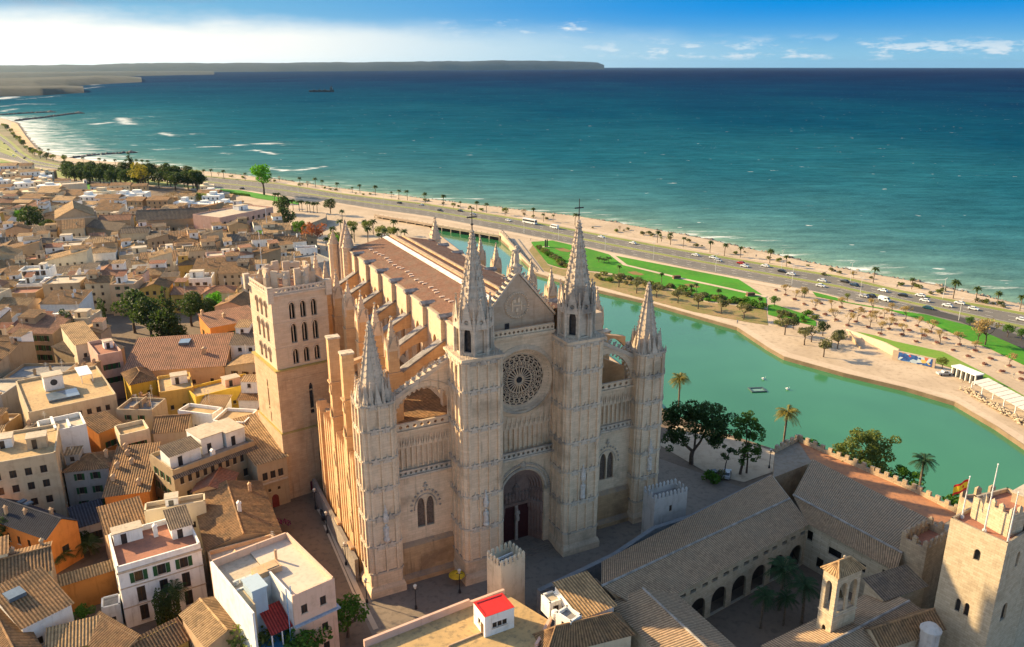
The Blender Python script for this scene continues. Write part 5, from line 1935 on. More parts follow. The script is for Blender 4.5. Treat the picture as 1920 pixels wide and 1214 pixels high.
class House:
 def __init__(s, label, A=None, B=None, D=None, zt=10.0, wall='cream', cat='house', group=None, loc=None, rz=None, L=None, d=None, h=None, name='town_house', zg=None):
  if loc is None:
   a, b = P(*A, zt), P(*B, zt)
   rz = math.atan2(b.y - a.y, b.x - a.x)
   L = (b - a).length
   if isinstance(D, tuple):
    q = P(*D, zt) - a
    d = -q.x * math.sin(rz) + q.y * math.cos(rz)
   else:
    d = D
   c = a + Vector((math.cos(rz) * L / 2 - math.sin(rz) * d / 2, math.sin(rz) * L / 2 + math.cos(rz) * d / 2, 0))
   zg = gz(c.x, c.y) - 0.3 if zg is None else zg
   h = zt - zg
   loc = (a.x, a.y, zg)
  s.L, s.d, s.h = L, d, h
  s.root = thing(name, label, cat, loc, rz, group)
  s.wallm = stucco('render_' + wall, WALLC[wall]) if isinstance(wall, str) else wall
  s.poly = rect_poly(loc, rz, L, d)
  FOOT.append(s.poly)
  s.holes = {'f': [], 'l': [], 'r': [], 'b': []}
  s.wins = []

 def windows(s, side, n, rows, w=1.0, h=1.6, sh=None, frame='brown', m=1.2, arch=False, skip=()):
  Ls = s.L if side in 'fb' else s.d
  for z in rows:
   for k in range(n):
    if (k, z) in skip:
     continue
    u = m + (Ls - 2 * m) * ((k + 0.5) / n)
    if u - w / 2 < 0.2 or u + w / 2 > Ls - 0.2 or z + h > s.h - 0.25:
     continue
    s.holes[side].append([(u - w / 2, z), (u + w / 2, z), (u + w / 2, z + h), (u - w / 2, z + h)])
    s.wins.append((side, u, z, w, h, sh, frame))
  return s

 def walls(s, hw=None, roof='flat', rise=0.0):
  L, d, h = s.L, s.d, s.h
  t = 0.3
  mb = MB()
  hf, hb, hl, hr = h, h, [(d, h), (0, h)], [(d, h), (0, h)]
  hfp, hbp = [(L, h), (0, h)], [(L, h), (0, h)]
  if roof == 'gable_x':
   hl = hr = [(d, h), (d / 2, h + rise), (0, h)]
  elif roof == 'gable_y':
   hfp = hbp = [(L, h), (L / 2, h + rise), (0, h)]
  elif roof == 'shed':
   hl = hr = [(d, h + rise), (0, h)]
   hbp = [(L, h + rise), (0, h + rise)]
  elif roof == 'shed_r':          # low on the left, high on the right
   hfp = hbp = [(L, h + rise), (0, h)]
   hr = [(d, h + rise), (0, h + rise)]
  mb.plate([(0, 0), (L, 0)] + hfp, s.holes['f'], lambda u, v, w: (u, w, v), 0, t)
  mb.plate([(0, 0), (L, 0)] + hbp, s.holes['b'], lambda u, v, w: (u, d - w, v), 0, t)
  e = 0.002
  mb.plate([(e, 0), (d - e, 0)] + [(min(max(u, e), d - e), v) for u, v in hl], s.holes['l'], lambda u, v, w: (e + w, u, v), 0, t)
  mb.plate([(e, 0), (d - e, 0)] + [(min(max(u, e), d - e), v) for u, v in hr], s.holes['r'], lambda u, v, w: (L - e - w, u, v), 0, t)
  s.wall = part('wall', mb, s.wallm, s.root)
  for side, u, z, w, hh, sh, fr in s.wins:
   loc, rz = {'f': ((u, 0, z), 0), 'b': ((u, d, z), PI), 'l': ((e, u, z), -PI / 2), 'r': ((L - e, u, z), PI / 2)}[side]
   o = part('window', window_mesh(w, hh, fr), None, s.root)
   o.location = loc
   o.rotation_euler = (0, 0, rz)
   if sh:
    for sg in (-1, 1):
     q = part('shutter', shutter_mesh(w * 0.5, hh, sh), None, o)
     q.location = (sg * w * 0.78, 0, 0)
  return s

 def flat(s, terr='pale', drop=0.9):
  s.walls(roof='flat')
  mb = MB()
  mb.box(0.31, s.L - 0.31, 0.31, s.d - 0.31, s.h - drop - 0.25, s.h - drop)
  s.roof = part('roof', mb, TERR[terr], s.root)
  s.deck = s.h - drop
  return s

 def pitched(s, kind, rise, tile='brown', per=0.48, over=0.4):
  s.walls(roof=kind, rise=rise)
  L, d, h = s.L, s.d, s.h + 0.06
  v = over
  mb = MB()
  rows = 5
  if kind == 'gable_x':
   k = rise / (d / 2)
   mb.tiles((-v, -v, h - v * k), (L + v, -v, h - v * k), (L + v, d / 2, h + rise), (-v, d / 2, h + rise), per, 0.085, rows)
   mb.tiles((-v, d + v, h - v * k), (L + v, d + v, h - v * k), (L + v, d / 2, h + rise), (-v, d / 2, h + rise), per, 0.085, rows)
   mb.tube([(-v, d / 2, h + rise + 0.06), (L + v, d / 2, h + rise + 0.06)], 0.17, 6)
  elif kind == 'gable_y':
   k = rise / (L / 2)
   mb.tiles((-v, -v, h - v * k), (-v, d + v, h - v * k), (L / 2, d + v, h + rise), (L / 2, -v, h + rise), per, 0.085, rows)
   mb.tiles((L + v, -v, h - v * k), (L + v, d + v, h - v * k), (L / 2, d + v, h + rise), (L / 2, -v, h + rise), per, 0.085, rows)
   mb.tube([(L / 2, -v, h + rise + 0.06), (L / 2, d + v, h + rise + 0.06)], 0.17, 6)
  elif kind == 'shed':
   k = rise / d
   mb.tiles((-v, -v, h - v * k), (L + v, -v, h - v * k), (L + v, d + v, h + rise + v * k), (-v, d + v, h + rise + v * k), per, 0.085, rows)
  elif kind == 'shed_r':
   k = rise / L
   mb.tiles((-v, -v, h - v * k), (-v, d + v, h - v * k), (L + v, d + v, h + rise + v * k), (L + v, -v, h + rise + v * k), per, 0.085, rows)
  elif kind == 'hip':
   q = min(L, d) / 2
   if L >= d:
    r0, r1 = (q, d / 2, h + rise), (L - q, d / 2, h + rise)
   else:
    r0, r1 = (L / 2, q, h + rise), (L / 2, d - q, h + rise)
   c = [(-v, -v, h - 0.1), (L + v, -v, h - 0.1), (L + v, d + v, h - 0.1), (-v, d + v, h - 0.1)]
   if L >= d:
    quads = ((c[0], c[1], r1, r0), (c[1], c[2], r1, r1), (c[2], c[3], r0, r1), (c[3], c[0], r0, r0))
   else:
    quads = ((c[0], c[1], r0, r0), (c[1], c[2], r1, r0), (c[2], c[3], r1, r1), (c[3], c[0], r0, r1))
   for e0, e1, b1, b0 in quads:
    mb.tiles(e0, e1, b1, b0, per, 0.07, rows)
   mb.tube([r0, r1], 0.17, 5) if (Vector(r0) - Vector(r1)).length > 0.3 else None
   for a, b in ((c[0], r0), (c[1], r1 if L >= d else r0), (c[2], r1), (c[3], r0 if L >= d else r1)):
    mb.tube([a, b], 0.15, 5)
  s.roof = part('roof', mb, ROOFM[tile], s.root)
  s.rise = rise
  s.kind = kind
  s.deck = h + rise * 0.3
  return s

 def chimney(s, x, y, z0, hh=1.4, w=0.6, mat=None):
  mb = MB()
  mb.box(x - w / 2, x + w / 2, y - w / 2, y + w / 2, z0 - 0.6, z0 + hh)
  mb.box(x - w / 2 - 0.08, x + w / 2 + 0.08, y - w / 2 - 0.08, y + w / 2 + 0.08, z0 + hh, z0 + hh + 0.12)
  mb.prism([(-w * .5, z0 + hh + 0.12), (w * .5, z0 + hh + 0.12), (0, z0 + hh + 0.5)], lambda u, v, t: (x + u, y + t, v), -w * .5, w * .5)
  part('chimney', mb, mat or CHIM, s.roof)

 def hut(s, x, y, w, d, hh, wall='white', roof='flat', tile='red', door=True):
  z = s.deck
  mb = MB()
  mb.box(x, x + w, y, y + d, z, z + hh)
  o = part('stair_hut', mb, stucco('render_' + wall, WALLC[wall]), s.root)
  mb = MB()
  if roof == 'flat':
   mb.box(x - 0.15, x + w + 0.15, y - 0.15, y + d + 0.15, z + hh, z + hh + 0.16)
   part('hut_roof', mb, TERR['pale'], o)
  else:
   mb.tiles((x - .3, y - .3, z + hh + .05), (x + w + .3, y - .3, z + hh + .05), (x + w + .3, y + d + .3, z + hh + .9), (x - .3, y + d + .3, z + hh + .9), 0.4, 0.07, 2)
   part('hut_roof', mb, ROOFM[tile], o)
  if door:
   mb = MB()
   mb.box(x + w * .25, x + w * .25 + 0.9, y - 0.04, y - 0.001, z + 0.02, z + min(2.1, hh - 0.3))
   part('door', mb, DARKW, o)
  return o

 def box_part(s, name, x0, x1, y0, y1, z0, z1, mat):
  mb = MB()
  mb.box(x0, x1, y0, y1, z0, z1)
  return part(name, mb, mat, s.root)


def c3(x, y):
 return (x / 2.797, 780 + y / 2.797)


def c2(x, y):
 return (x / 3.035, 420 + y / 3.035)


def c1(x, y):
 return (x / 3.0, 80 + y / 3.0)


SKYL = plain('skylight_glass', (0.10, 0.13, 0.16), 0.15, 0, 0.1, 1, 0.6)
ACM = plain('air_conditioner_paint', (0.55, 0.54, 0.5), 0.5)

# white three-storey house with the terracotta terrace
H = House('tall white three-storey house with brown shutters and a terracotta roof terrace', c3(612, 795), c3(1050, 668), c3(548, 625), 12.0, 'white')
H.windows('f', 3, (1.0, 4.6), 1.3, 2.9, None, 'brown').windows('f', 3, (8.6,), 1.3, 1.9, 'green').windows('l', 3, (1.0, 4.6), 1.0, 2.4).windows('l', 3, (8.4,), 1.0, 1.8)
H.flat('terracotta', 1.0)
o = H.hut(0.6, H.d - 3.0, 4.6, 2.4, 2.2, 'white', 'flat')
H.hut(H.L - 3.6, H.d * 0.45, 3.4, H.d * 0.5, 2.0, 'white', 'tile', 'grey')
H.box_part('cornice', -0.2, H.L + 0.2, -0.22, -0.002, H.h - 1.35, H.h - 1.0, FRAMES['stone'])
H.box_part('string_course', -0.08, H.L + 0.08, -0.1, -0.002, 4.1, 4.3, FRAMES['stone'])
H.box_part('string_course', -0.08, H.L + 0.08, -0.1, -0.002, 7.9, 8.1, FRAMES['stone'])
H.chimney(H.L * 0.55, H.d * 0.7, H.deck, 2.0, 0.7, stucco('render_white', WALLC['white']))

# the corner building with the pink parapet and the blue light well
zt = 15.0
Lc, Bk, Rt = P(393, 1052, zt), P(538, 997, zt), P(627, 1084, zt)
Fr = Lc + Rt - Bk
rz = math.atan2(Rt.y - Fr.y, Rt.x - Fr.x)
CB = House('white and pink corner building with a pale roof terrace, blue light well and red-tiled porch', loc=(Fr.x, Fr.y, -0.2), rz=rz, L=(Rt - Fr).length,
   d=(Bk - Rt).length, h=zt + 0.2, wall='peach', cat='apartment building', name='corner_building')
L, d, h = CB.L, CB.d, CB.h
s_ = 0.47 * L
pe, wh = stucco('render_peach_pale', (0.68, 0.47, 0.34)), stucco('render_white', WALLC['white'])
bl = stucco('render_pale_blue', (0.42, 0.52, 0.60), 0.3)
mb = MB()
mb.plate([(s_, 0), (L, 0), (L, h), (s_, h)], [[(s_ + 1.2 + 3.1 * k, z), (s_ + 2.2 + 3.1 * k, z), (s_ + 2.2 + 3.1 * k, z + 1.5), (s_ + 1.2 + 3.1 * k, z + 1.5)] for k in range(2) for z in (3.0, 6.6, 11.4)], lambda u, v, w: (u, w, v), 0, .3)
mb.plate([(0.003, 0), (d - .003, 0), (d - .003, h), (0.003, h)], [[(u, z), (u + 1, z), (u + 1, z + 1.6), (u, z + 1.6)] for u in (2.2, 6.0, 9.8) for z in (3.0, 6.8, 10.6) if u + 1.4 < d], lambda u, v, w: (L - w - .003, u, v), 0, .3)
mb.plate([(0, 0), (L, 0), (L, h), (0, h)], [], lambda u, v, w: (u, d - w, v), 0, .3)
part('wall', mb, pe, CB.root)
mb = MB()
mb.plate([(0.003, 0), (d - .003, 0), (d - .003, h), (0.003, h)], [], lambda u, v, w: (w + .003, u, v), 0, .35)
mb.box(0.36, s_ - 0.002, d * 0.48, d * 0.48 + 0.3, 6, h - 1.0)
mb.box(s_, s_ + 0.3, 0.32, d * 0.48 + 0.3, 0, h - 0.2)
part('white_wall', mb, wh, CB.root)
for k in range(2):
 for z in (3.0, 6.6, 11.4):
  o = part('window', window_mesh(1.0, 1.5, 'brown'), None, CB.root)
  o.location = (s_ + 1.7 + 3.1 * k, 0, z)
for u in (2.7, 6.5, 10.3):
 for z in (3.0, 6.8, 10.6):
  if u + 0.9 < d:
   o = part('window', window_mesh(1.0, 1.6, 'brown'), None, CB.root)
   o.location = (L - .003, u, z)
   o.rotation_euler = (0, 0, PI / 2)
mb = MB()
mb.box(s_ + 0.31, L - 0.31, 0.31, d - 0.31, h - 1.3, h - 1.05)
part('roof', mb, ground_mat('smooth_pale_terrace', (0.60, 0.50, 0.39), (0.55, 0.45, 0.35), (0.48, 0.39, 0.30), 0.3, 1.5), CB.root)
mb = MB()
mb.box(0.36, s_ + 0.305, d * 0.48 + 0.31, d - 0.31, h - 1.7, h - 1.4)
part('roof', mb, TERR['pale'], CB.root)
mb = MB()
mb.box(0.36, s_ - 0.01, 0.05, d * 0.48, 0, 7.0)
lw = part('light_well', mb, plain('blue_wall_paint', (0.05, 0.20, 0.36), 0.7, 0, 0.2, 0.8), CB.root)
mb = MB()
mb.box(s_ * .30, s_ * .66, d * .26, d * .475, 7.0, h + 0.4)
mb.box(s_ * .27, s_ * .69, d * .24, d * .476, h + 0.401, h + 0.6)
part('lift_tower', mb, bl, CB.root)
mb = MB()
mb.box(s_ * .12, s_ * .29, d * .2, d * .47, 7.0, h - 1.2)
part('lift_tower', mb, stucco('render_beige', WALLC['beige']), CB.root)
mb = MB()
mb.tiles((s_ * .42, 0.5, 9.6), (s_ * .98, 0.5, 9.6), (s_ * .98, d * .3, 11.6), (s_ * .42, d * .3, 11.6), 0.42, 0.08, 4)
part('porch_roof', mb, tilemat('bright_red_tiles', (0.42, 0.05, 0.04), (0.30, 0.04, 0.035), (0.34, 0.05, 0.04)), CB.root)
mb = MB()
for x in (s_ * .44, s_ * .7, s_ * .95):
 mb.box(x - .08, x + .08, 0.55, 0.75, 7.0, 9.6)
part('porch_post', mb, WHITE, CB.root)
mb = MB()
mb.box(s_ * .7, s_ + 2.2, d * .5, d * .64, h - 1.4, h - 0.1)
mb.box(s_ * .99, s_ + 1.8, d * .52, d * .62, h - 0.09, h + 0.02)
part('roof_hut', mb, stucco('render_peach', WALLC['peach']), CB.root)
for x, y in ((s_ * .25, d * .6), (s_ * .42, d * .6), (s_ * .58, d * .6)):
 mb = MB()
 mb.box(x - .45, x + .45, y - .2, y + .2, h - 1.4, h - 0.7)
 mb.frus((x, y - .22), .25, .25, h - 1.3, h - .8, 8)
 part('air_conditioner', mb, ACM, CB.root)
mb = MB()
mb.tube([(s_ + 2.7, d * .7, h - 1.05), (s_ + 2.7, d * .7, h + 0.85)], 0.22, 6)
part('chimney', mb, CHIM, CB.root)
mb = MB()
for x, y in ((s_ * 0.9, 0.6), (s_ * 1.03, 0.9)):
 mb.tube([(x, y, 7), (x, y, h + 1.2)], 0.09, 6)
part('flue_pipe', mb, plain('blue_pipe', (0.2, 0.35, 0.5), 0.4), CB.root)
mb = MB()
mb.box(s_ - 0.1, L + 0.35, -0.5, -0.002, 9.7, 9.95)
mb.box(L + 0.0, L + 0.45, -0.5, d * .3, 9.7, 9.948)
part('balcony_slab', mb, plain('grey_blue_slab', (0.30, 0.36, 0.43), 0.6), CB.root)

# orange houses with slate and brown roofs, left of centre
H = House('low orange house under a dark slate roof with two skylights and small chimneys', c3(245, 640), c3(405, 552), c3(110, 440), 8.0, 'orange')
H.windows('l', 5, (1.2, 4.6), .9, 1.7).windows('f', 1, (3.5,), 1.4, 1.4).pitched('gable_y', 2.2, 'slate', 0.5)
for k in range(2):
 H.box_part('skylight', H.L * .62, H.L * .62 + 1.4, H.d * .62 + 1.8 * k, H.d * .62 + 1.8 * k + 1.1, H.h + 1.75, H.h + 2.05, SKYL)
for x, y in ((.2, .75), (.35, .5), (.7, .25)):
 H.chimney(H.L * x, H.d * y, H.h + 1.2, 1.2, .5)
H = House('low house with a glass front between two orange gables under the slate-roofed house', c3(400, 590), c3(555, 545), 6.5, 5.5, 'grey')
H.windows('f', 4, (2.2,), 1.2, 1.8).pitched('shed', 1.2, 'slate', 0.5)
H = House('orange-gabled house under a wide brown tile roof dotted with six chimneys', c3(548, 425), c3(778, 395), c3(385, 240), 9.0, 'orange')
H.windows('f', 2, (3.0,), .9, 1.2).pitched('shed', 2.0, 'brown')
for x, y in ((.1, .3), (.12, .55), (.3, .8), (.45, .6), (.2, .95), (.75, .15)):
 H.chimney(H.L * x, H.d * y, H.h + 2.0 * y, 1.0, .8)

# old palace house with the attic loggia
H = House('broad stone palace house with a row of attic loggia windows and white penthouse', c3(905, 288), c3(1335, 132), c3(825, 185), 13.5, 'tan')
H.windows('f', 10, (10.2,), .8, 1.5, None, 'brown', 0.8).windows('f', 5, (6.6,), 1.0, 1.7).windows('f', 3, (2.2,), 1.1, 2.2, None, 'brown', 2.0).windows('l', 3, (3.0, 7.0, 10.2), .9, 1.5, 'green')
H.flat('grey', 0.9)
mb = MB()
mb.tiles((-.3, -1.0, H.h - 1.6), (H.L + .3, -1.0, H.h - 1.6), (H.L + .3, 0.0, H.h - 1.1), (-.3, 0.0, H.h - 1.1), .4, .07, 1)
part('eaves', mb, TILE_G, H.root)
H.hut(0.8, 2.6, H.L * .36, H.d * .4, 2.6, 'white', 'tile', 'grey')
H.hut(H.L * .45, H.d * .35, H.L * .26, H.d * .6, 3.6, 'white')
H.hut(H.L * .74, H.d * .3, H.L * .24, H.d * .65, 3.2, 'white')
H.chimney(H.L * .5, 1.0, H.deck, 1.6, .8, wh) if hasattr(H, 'roof') else None
# house against the bell tower
H = House('narrow stone house with arched red door and sunlit tile roof against the bell tower', c3(1345, 258), c3(1502, 212), c3(1288, 70), 11.0, 'stone')
H.windows('f', 3, (7.2,), 1.1, 1.7, None, 'brown', .7).windows('f', 2, (4.2,), .6, .7)
H.pitched('shed', 3.0, 'sunny', .5)
mb = MB()
mb.prism(arch_pts(H.L * .5 - .75, H.L * .5 + .75, 0.3, 2.4, 3.3, 6, False), fxz(-0.08), 0, 0.078)
part('door', mb, plain('dark_red_arched_door', (0.17, 0.03, 0.025), 0.6), H.root)
H.box_part('balcony_slab', .2, H.L - .2, -.5, -.002, 6.4, 6.6, FRAMES['stone'])
# left edge blocks
H = House('large cream apartment block with tile-strip roof cut by the left picture edge', c3(-110, 262), c3(290, 192), c3(-190, 120), 16.0, 'beige', cat='apartment building')
H.windows('f', 4, (2.0, 5.6, 9.2, 12.4), 1.2, 1.6).windows('r', 3, (3, 7, 11), 1, 1.6).flat('ochre', .5)
H.hut(H.L * .6, H.d * .3, 3.5, 3.0, 2.4, 'beige')
H.hut(H.L * .15, H.d * .5, 3.0, 3.0, 2.0, 'white')
H = House('white roof terrace with a railing wall above a plain beige gable end', c3(215, 95), c3(452, 42), c3(186, 28), 15.5, 'white')
H.windows('f', 2, (5, 9), 1, 1.5).flat('pale', 1.0)
H.box_part('partition', H.L * .3, H.L * .36, .4, H.d - .4, H.deck, H.deck + 1.5, wh)
H.box_part('partition', H.L * .62, H.L * .67, .4, H.d * .6, H.deck, H.deck + 1.2, wh)
# cluster in the middle of the foreground
H = House('long brown-roofed house with sagging tiles in front of the plaza', c3(1085, 705), c3(1468, 612), c3(1000, 425), 8.5, 'tan')
H.windows('f', 4, (2.0, 5.0), .9, 1.4).pitched('gable_y', 1.6, 'brown', .5)
H.chimney(H.L * .55, H.d * .4, H.h + 1.6, 1.6, .7, wh)
H.chimney(H.L * .8, H.d * .8, H.h + 0.6, 1.6, .6)
H = House('small beige house with a sunken ochre roof terrace beside white gables', c3(755, 500), c3(1075, 445), c3(735, 460), 11.5, 'cream')
H.windows('f', 3, (6.5,), .9, 1.3).flat('ochre', .8)
H.hut(H.L * .35, H.d * .1, 2.2, 2.2, 2.2, 'white')
H = House('brown tiled house stepping down towards the orange garden wall', c3(560, 620), c3(770, 560), c3(530, 520), 8.5, 'peach')
H.windows('f', 2, (3.5,), .9, 1.3).pitched('shed', 1.5, 'brown')
H = House('red-brown tile roof sloping beside the stone palace house', c3(1010, 400), c3(1190, 395), c3(1010, 310), 9.0, 'peach')
H.pitched('gable_y', 1.3, 'red')
H = House('white house with dark brown tiles and two small windows at the lower left corner', c3(115, 1112), c3(372, 985), c3(-30, 975), 8.5, 'white')
H.windows('f', 3, (4.5, 1.4), .9, 1.3).windows('r', 2, (3,), .8, 1.2).pitched('shed', 2.2, 'brown')
H.box_part('skylight', H.L * .1, H.L * .45, H.d * .55, H.d * .8, H.h + 1.4, H.h + 2.05, SKYL)
H = House('pink-walled house with bleached tile roof below the corner building', c3(1085, 1205), c3(1295, 1105), c3(948, 1045), 8.0, 'peach')
H.windows('l', 3, (3.5,), .5, .9).pitched('gable_y', 1.1, 'sunny', .46)
H = House('low tile roof at the bottom picture edge under the white shuttered house', c3(250, 1245), c3(530, 1175), c3(225, 1165), 6.0, 'ochre')
H.pitched('shed', 1.2, 'sunny', .46)
H = House('brown tile roof at the bottom edge, between the garden shed and pink-walled house', c3(600, 1275), c3(725, 1195), c3(480, 1105), 6.0, 'tan')
H.pitched('shed_r', 1.3, 'brown', .46)
H = House('wide brown tile roof cut by the lower left picture corner', c3(-40, 1345), c3(215, 1235), c3(-190, 1110), 7.0, 'beige')
H.pitched('gable_y', 1.8, 'brown', .46)
H = House('tiled house roof at the bottom edge just left of the trees', c3(750, 1290), c3(985, 1170), c3(700, 1230), 5.0, 'ochre')
H.pitched('shed', 1.5, 'brown', .46)
H = House('small white garden shed with a dark window behind the white shuttered house', c3(530, 1010), c3(630, 985), 3.2, 4.0, 'white', cat='shed', name='garden_shed')
H.windows('f', 1, (1.3,), 1.0, .8).flat('grey', .3)
# garden wall with tile coping
a, b = P(*c3(308, 890), 6.0), P(*c3(602, 800), 6.0)
rz = math.atan2(b.y - a.y, b.x - a.x)
gw = thing('garden_wall', 'tall orange garden wall with a tiled coping between two houses', 'wall', (a.x, a.y, 0), rz)
L = (b - a).length
mb = MB(); mb.box(0, L, 0, 0.5, -0.3, 6.0)
part('wall', mb, stucco('render_orange', WALLC['orange']), gw)
mb = MB(); mb.tiles((-.1, -.5, 5.9), (L, -.5, 5.9), (L, 1.6, 7.0), (-.1, 1.6, 7.0), .46, .08, 2)
part('coping', mb, TILE_Y, gw)
FOOT.append(rect_poly((a.x, a.y), rz, L, 1.8))
a, b = P(*c3(30, 770), 4.0), P(*c3(420, 640), 4.0)
rz = math.atan2(b.y - a.y, b.x - a.x)
gw = thing('garden_wall', 'plain rust-coloured garden wall running under the slate-roofed house', 'wall', (a.x, a.y, 0), rz)
mb = MB(); mb.box(0, (b - a).length, 0, 0.45, -0.3, 4.0)
part('wall', mb, stucco('render_rust', (0.50, 0.20, 0.08)), gw)
FOOT.append(rect_poly((a.x, a.y), rz, (b - a).length, .5))

# from the middle distance
H = House('bright orange house with green shutters beside the bell tower', c2(1195, 592), c2(1475, 540), c2(1138, 543), 14.5, 'orange')
H.windows('f', 4, (10.8, 7.0, 3.0), 1.2, 1.7, 'green', 'brown', 1.5).windows('l', 2, (10.5, 6.5), 1.0, 1.7, 'green').pitched('shed', 1.6, 'pink', .5)
H.chimney(.8, H.d * .9, H.h + 1.4, 1.5, .7)
H.chimney(H.L * .4, H.d * .5, H.h + .9, 1.0, .9)
H = House('long sunlit tile roof with one skylight in front of the dark trees', c2(700, 845), c2(1275, 808), c2(650, 720), 10.0, 'peach')
H.windows('f', 5, (5.5,), .9, 1.3).pitched('shed', 3.2, 'pink', .55)
H.box_part('skylight', H.L * .46, H.L * .57, H.d * .68, H.d * .88, H.h + 2.4, H.h + 3.1, SKYL)
H.chimney(H.L * .76, H.d * .4, H.h + 1.2, 1.6, 1.2)
H = House('yellow pavilion with a brown pyramid tile roof', c2(742, 915), c2(888, 885), c2(700, 850), 10.0, 'yellow')
H.windows('f', 2, (6.5,), .8, 1.2).pitched('hip', 2.0, 'brown')
H = House('deep yellow wing with small square windows below the tiled roofs left of the bell tower', c2(1112, 985), c2(1460, 900), 8.0, 9.5, 'yellow')
H.windows('f', 4, (5.2,), .8, 1.0).flat('ochre', .7)
H.hut(H.L * .55, 3.0, 4.0, 3.0, 2.0, 'pink')
H = House('ochre house topped with white terrace huts near the yellow wing', c2(905, 960), c2(1100, 930), c2(880, 870), 10.0, 'ochre')
H.windows('f', 2, (5,), .8, 1.2).flat('ochre', .8)
H.hut(H.L * .4, H.d * .5, 4, 3, 2.2, 'white')
H = House('big flat-roofed house with a white hut holding a round window', c2(160, 1075), c2(660, 968), c2(108, 890), 14.0, 'beige', cat='house')
H.windows('f', 8, (10.6,), 1.0, 1.4).windows('f', 6, (6.4, 2.4), 1.0, 1.6).flat('ochre', .6)
o = H.hut(H.L * .28, H.d * .55, 4.2, 3.6, 3.6, 'white', door=False)
mb = MB(); mb.prism(circ(H.L * .28 + 2.1, H.deck + 2.0, .8, 14), fxz(H.d * .55 - .05), 0, .048); part('round_window', mb, DARKW, o)
H.box_part('skylight', H.L * .26, H.L * .62, H.d * .2, H.d * .42, H.deck + 0.01, H.deck + .6, SKYL)
H.box_part('pergola_roof', H.L * .7, H.L * .86, H.d * .55, H.d * .85, H.deck + 2.2, H.deck + 2.35, WHITE)
for x in (.72, .85):
 H.box_part('pergola_post', H.L * x, H.L * x + .15, H.d * .57, H.d * .57 + .15, H.deck, H.deck + 2.2, WHITE)
H = House('plum-walled narrow house with a cluttered terrace behind the flat-roofed house', c2(556, 748), c2(692, 722), c2(560, 660), 14.0, 'pink')
H.windows('f', 3, (9.5, 5.5), .9, 1.6, 'green').flat('terracotta', .9)
H.hut(H.L * .5, H.d * .5, 2.4, 2.2, 2.0, 'white')
H = House('cream house with an upper room and two tiled roofs in front of the cypress trees', c2(430, 690), c2(560, 665), c2(420, 590), 12.5, 'cream')
H.windows('f', 2, (8.5,), .9, 1.3).pitched('shed', 1.4, 'sunny')
H = House('grey-tiled house wall beside the cypress trees, long roof sloping left', c2(300, 700), c2(545, 790), c2(420, 640), 8.0, 'tan')
H.pitched('shed', 2.0, 'grey')
H = House('white-terraced house with twin flat wings left of the stone palace house', c2(1010, 1060), c2(1205, 1085), c2(1000, 1010), 12.5, 'white')
H.windows('f', 3, (8, 4), 1, 1.6).flat('ochre', .8)
H = House('bright white house with a big flat ochre terrace above the attic loggia', c2(1205, 1120), c2(1390, 1130), c2(1170, 1040), 14.0, 'white')
H.windows('f', 3, (10,), 1.3, 1.3).flat('ochre', .7)
H = House('house with dark stepped tile roofs left of the white-terraced house', c2(870, 1190), c2(1060, 1175), c2(900, 1095), 11.0, 'beige')
H.windows('f', 3, (6.5,), .9, 1.3).pitched('gable_x', 1.8, 'brown')
H = House('orange ochre house wedged in the alley below the flat-roofed house', c2(560, 1190), c2(690, 1140), c2(535, 1130), 11.0, 'orange')
H.windows('f', 2, (7, 3), .8, 1.4, 'green').pitched('shed', 1.5, 'brown')
H = House('cream house with a walled terrace right of the alley', c2(680, 1205), c2(850, 1165), c2(665, 1145), 12.0, 'cream')
H.windows('f', 3, (8.5, 5), .9, 1.3, 'green').windows('l', 2, (8, 4), .9, 1.4, 'green').flat('ochre', .9)
H = House('long low hall with a sunlit grey tile roof and white wall below', c2(150, 322), c2(795, 245), 10, 4.0, 'white', cat='hall')
H.windows('f', 22, (5.2,), .8, .9, None, 'brown', .5).pitched('shed', 2.0, 'grey', .6)
# landmark buildings further back
H = House('church with a wide pediment gable and side buttresses', c1(312, 992), c1(532, 975), 30, 9.0, 'stone', cat='church', name='church')
H.windows('f', 1, (3.0,), 3.0, 3.5).windows('r', 4, (6.5,), 1.2, 4).pitched('gable_y', 5.0, 'sunny', .7)
for k in range(5):
 H.box_part('buttress', H.L, H.L + 1.6, H.d * (k + .2) / 5, H.d * (k + .2) / 5 + 1.2, 0, H.h * .9, H.wallm)
H.box_part('cornice', -.5, H.L + .5, -.6, -.002, H.h - .9, H.h - .2, FRAMES['stone'])
H = House('long convent wing with a dark tile roof above an arcade of round arches', c1(765, 1003), c1(1168, 985), 16, 6.0, 'tan', cat='convent', name='convent')
for k in range(7):
 u = H.L * (k + .5) / 7
 H.holes['f'].append(arch_pts(u - 2.0, u + 2.0, .5, 2.6, 4.4, 6, False))
H.windows('f', 7, (6.6,), 1.0, 1.8, None, 'brown', .3).pitched('gable_x', 4.5, 'grey', .7)
H.box_part('arcade_interior', .5, H.L - .5, 2.0, 2.1, .2, 5.0, DARKW)
H = House('convent cross wing with a brown tile roof coming towards the viewer', c1(660, 1060), c1(760, 1040), 26, 4.0, 'stone', cat='convent', name='convent')
H.windows('l', 6, (4,), 1, 1.4).pitched('gable_y', 3.0, 'grey', .7)
H = House('pink palace with white loggia bays near the palm grove', c1(1235, 985), c1(1535, 925), 22, 9.0, 'pink', cat='palace', name='town_palace')
H.windows('f', 9, (11.5,), 1.6, 2.0).windows('f', 8, (7.0,), 2.2, 3.0, None, 'white').windows('f', 8, (2.0,), 1.4, 2.2).flat('pale', .8)
H.hut(H.L * .6, H.d * .5, 7, 5, 2.6, 'white')
H = House('plain grey wall block beside the tall bare pole behind the bell tower', (570, 497), (627, 488), 18, 6.0, 'grey')
H.flat('grey', .5)
